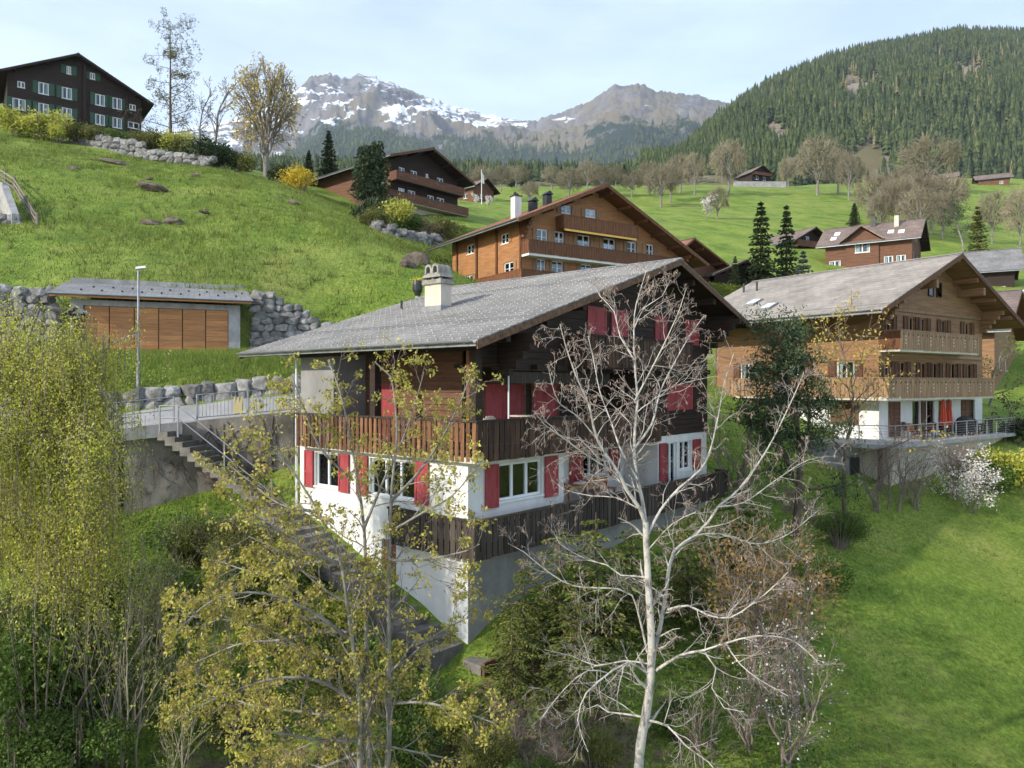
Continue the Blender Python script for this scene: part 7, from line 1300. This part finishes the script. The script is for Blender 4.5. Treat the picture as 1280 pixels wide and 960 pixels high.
# --- lower left: saplings and green bushes
for k, (u, Y, h, l) in enumerate(((128, 17.5, 4.4, 'thin-stemmed sapling with tiny leaves, leftmost of the lower left group'), (150, 17.2, 4.8, 'thin-stemmed sapling with pale trunk in the lower left group'), (172, 18.5, 4.6, 'thin-stemmed sapling right of the pale-trunked one'), (215, 20, 4.2, 'thin sapling below the stained retaining wall'), (250, 19, 3.6, 'bushy sapling left of the yellow-green tree'), (285, 21, 3.4, 'sapling behind the left limbs of the yellow-green tree'), (225, 16.5, 3.0, 'low bushy sapling under the yellow-green tree'))): twig_shrub(l, u, Y, h, k, 'birch_leaf', .7, .055, 'saplings at the lower left', 'sapling', 3)
for k, (u, Y, kk, s, l) in enumerate(((20, 17.5, 'fresh', 1.3, 'dense green bush at the left edge under the weeping tree'), (48, 16.9, 'fresh', (1.5, 1.5, 2.3), 'tallest green bush, in front of the weeping tree trunk'), (95, 16.6, 'fresh', 1.15, 'green bush between the weeping tree and the thin saplings'), (62, 17, 'fresh', 1.1, 'green bush right of the one at the left edge'), (15, 15.5, 'fresh', 1.1, 'green bush low at the left edge'), (90, 18.5, 'fresh', 1.2, 'green bush behind the thin saplings'), (50, 14.6, 'olive', 1.0, 'olive bush at the bottom left corner'), (130, 15.2, 'olive', .8, 'low olive bush at the foot of the saplings'), (35, 20, 'olive', 1.6, 'large olive bush deep below the weeping tree'), (110, 22.5, 'fresh', 1.2, 'green bush below the road wall, left part'), (235, 24.6, 'fresh', 1.1, 'low green bush at the foot of the stained wall'), (272, 24.6, 'olive', 1.15, 'low green bush below the concrete steps'), (520, 19, 'fresh', .75, 'fresh green bush beside the garden steps'), (500, 17.8, 'fresh', .8, 'fresh green bush behind the yellow-green tree stems'), (555, 18.6, 'yellow', .6, 'small yellow-green bush near the slab path'), (330, 22.5, 'olive', .9, 'olive bush left of the garden steps'), (312, 23.9, 'olive', 1.2, 'olive bush hiding the foot of the concrete steps'), (345, 22.6, 'fresh', 1.15, 'green bush beside the upper garden steps'), (385, 21.0, 'yellow', 1.0, 'lime bush beside the middle garden steps'), (432, 19.8, 'fresh', 1.05, 'green bush beside the lower garden steps'), (475, 19.0, 'olive', .95, 'olive bush at the bottom of the garden steps'), (610, 17.6, 'olive', .6, 'low olive bush below the slab path'), (670, 16.6, 'fresh', .55, 'small green bush left of the pale trunk foot'), (740, 17.4, 'olive', .6, 'small olive bush just left of the pale trunk'), (850, 18.2, 'fresh', .6, 'small green bush right of the pale trunk'), (375, 21.5, 'fresh', .8, 'green bush in the middle left of the garden steps'), (420, 19.5, 'olive', .9, 'olive bush behind the left stem of the yellow-green tree'), (180, 22, 'fresh', 1.25, 'green bush below the stained wall behind the saplings'), (300, 18.5, 'olive', .8, 'olive bush under the hanging limbs of the yellow-green tree'), (345, 16.2, 'olive', .8, 'olive bush at the bottom left of the yellow-green tree'), (1025, 27.5, 'fresh', .9, 'green bush at the meadow edge below the pine'), (1050, 31, 'fresh', .9, 'green bush left of the terrace wall foot'))): put_bush({'fresh': 'near_fresh', 'olive': 'near_olive'}.get(kk, kk), l, u, Y, s, 'bushes on the lower slope')
# ------------------------------------------------------------------ ground cover: herbs, grass, litter
def ground_scatter(n, x0, x1, y0, y1, seed, keep=None):
    rng = np.random.default_rng(seed); x = rng.uniform(x0, x1, n); y = rng.uniform(y0, y1, n)
    if keep is not None: k = keep(x, y, rng); x, y = x[k], y[k]
    return np.stack([x, y, gz_arr(x, y) + np.where(inside(x, y), 0, fbm(x, y, 9, 4, 1) * .16 * np.clip((np.abs(x) + y) / 40, .6, 2.2)) + np.where(y < 30, fbm(x, y, 1.6, 2, 5) * .06, 0)], -1), rng
def grass_mesh(name, label, P, rng, h, w, matl, cat='grass'):
    n = len(P); a = rng.uniform(0, 6.28, n); hh = h * rng.uniform(.5, 1.4, n); e = np.stack([np.cos(a), np.sin(a), 0 * a], -1) * (w * rng.uniform(.6, 1.3, n))[:, None]; lean = np.stack([rng.normal(0, .45, n), rng.normal(0, .45, n), np.ones(n)], -1) * hh[:, None]
    v = np.stack([P - e - [0, 0, .03], P + e - [0, 0, .03], P + lean], 1).reshape(-1, 3); me = np_mesh(name, v, None, np.arange(n * 3).reshape(n, 3), [matl]); return tag(link_mesh(name, me), label, cat, kind='stuff')
M['grass_blade'] = leafmat('grass_blade', [(.085, .138, .018), (.135, .20, .027), (.185, .24, .04), (.24, .25, .065)], .3, .7)
foot = np.array([tuple((H.e.matrix_basis @ Vector((p, q, 0))).xy) for p, q in ((-.3, -.3), (15.2, -.3), (15.2, 8.7), (-.3, 8.7))])
def notearth(x, y, r): return ((.62 * np.exp(-(((x - 1.5) / 6.0) ** 2 + ((y - 18.5) / 4.0) ** 2)) + .55 * np.exp(-(((x + 6) / 7) ** 2 + ((y - 15) / 5) ** 2))) < r.uniform(.1, .5, len(x))) & ~inside(x, y, foot) & ~inside(x, y)
P_, rg = ground_scatter(150000, 2, 30, 15, 40, 91, notearth); grass_mesh('grass', 'short green meadow grass on the lower right', P_, rg, .075, .012, M['grass_blade'])
P_, rg = ground_scatter(60000, -16, 3, 12, 28, 92, notearth); grass_mesh('rough_grass', 'rough green grass on the slope below the chalet', P_, rg, .22, .014, M['grass_blade'])
P_, rg = ground_scatter(330, 3, 30, 15, 42, 191, notearth); P_ = np.repeat(P_, 14, 0) + rg.normal(0, .07, (len(P_) * 14, 3)) * [1, 1, 0]; grass_mesh('grass_tufts', 'taller tufts of coarse grass dotted over the lower meadow', P_, rg, .22, .012, M['grass_blade'])
def bankkeep(x, y, r): return inside(x, y) & (tps_eval(FK, x, y) > -.45 + 0 * x) & (y > 32 + (x + 15) * .28) & (y < 39.5 + (x + 24) * .37)
P_, rg = ground_scatter(90000, -34, -4, 30, 45, 93, bankkeep); grass_mesh('bank_grass', 'long bright grass on the bank between road and garage', P_, rg, .30, .016, M['grass_blade'])
def hillkeep(x, y, r): return (~inside(x, y)) & (y > 44.5 + (x + 15) * .28) & (x > -y * .72)
P_, rg = ground_scatter(150000, -70, 0, 40, 96, 94, hillkeep); grass_mesh('hill_grass', 'bright green grass on the steep meadow', P_, rg, .16 + .30 * np.clip(fbm(P_[:, 0], P_[:, 1], 5, 4, 14), 0, 1), .03, M['grass_blade'])
P_, rg = ground_scatter(1300, -70, 0, 40, 96, 194, hillkeep); P_ = np.repeat(P_, 12, 0) + rg.normal(0, .16, (len(P_) * 12, 3)) * [1, 1, 0]; M['tuft'] = leafmat('tuft', [(.07, .11, .018), (.12, .16, .028), (.22, .20, .07)], .25, .7); grass_mesh('hill_tufts', 'darker coarse tufts dotted over the steep meadow', P_, rg, .42, .03, M['tuft'])
P_, rg = ground_scatter(1500, -70, 0, 40, 90, 195, hillkeep); P_[:, 2] += .22; tag(link_mesh('wildflowers', leaf_mesh('wildflowers', P_, .09, [M['flower']], rng=rg, up=2.)), 'tiny yellow flowers scattered in the steep meadow', 'flowers', kind='stuff')
rng = np.random.default_rng(95); P_, rg = ground_scatter(48000, -16, 9, 12, 27, 96, lambda x, y, r: (fbm(x, y, 3, 3, 8) > -.15) & ~inside(x, y, foot) & ~inside(x, y)); P_[:, 2] += rg.uniform(.0, .28, len(P_)); tag(link_mesh('undergrowth', leaf_mesh('undergrowth', P_, .10, [M['fresh_leaf']], rng=rg, up=1.)), 'low leafy undergrowth on the shaded slope', 'undergrowth', kind='stuff')
P_, rg = ground_scatter(16000, -10, 11, 12, 24, 97, lambda x, y, r: ~inside(x, y, foot)); P_[:, 2] += .02; tag(link_mesh('leaf_litter', leaf_mesh('leaf_litter', P_, .07, [M['dry_leaf']], rng=rg, up=2.5)), 'brown leaf litter under the trees', 'leaves', kind='stuff')
# ------------------------------------------------------------------ haze
m, n, L, b = new_mat('haze'); n.remove(b); v = n.new('ShaderNodeVolumePrincipled'); v.inputs['Color'].default_value = (.80, .88, 1, 1); v.inputs['Density'].default_value = 7e-5; v.inputs['Anisotropy'].default_value = .2; L.new(v.outputs[0], n['Material Output'].inputs['Volume'])
b = MB(); b.box(-6500, 6500, -400, 7500, -60, 2900); o = b.build('haze', m); tag(o, 'thin blue haze in the air', 'haze', kind='stuff')
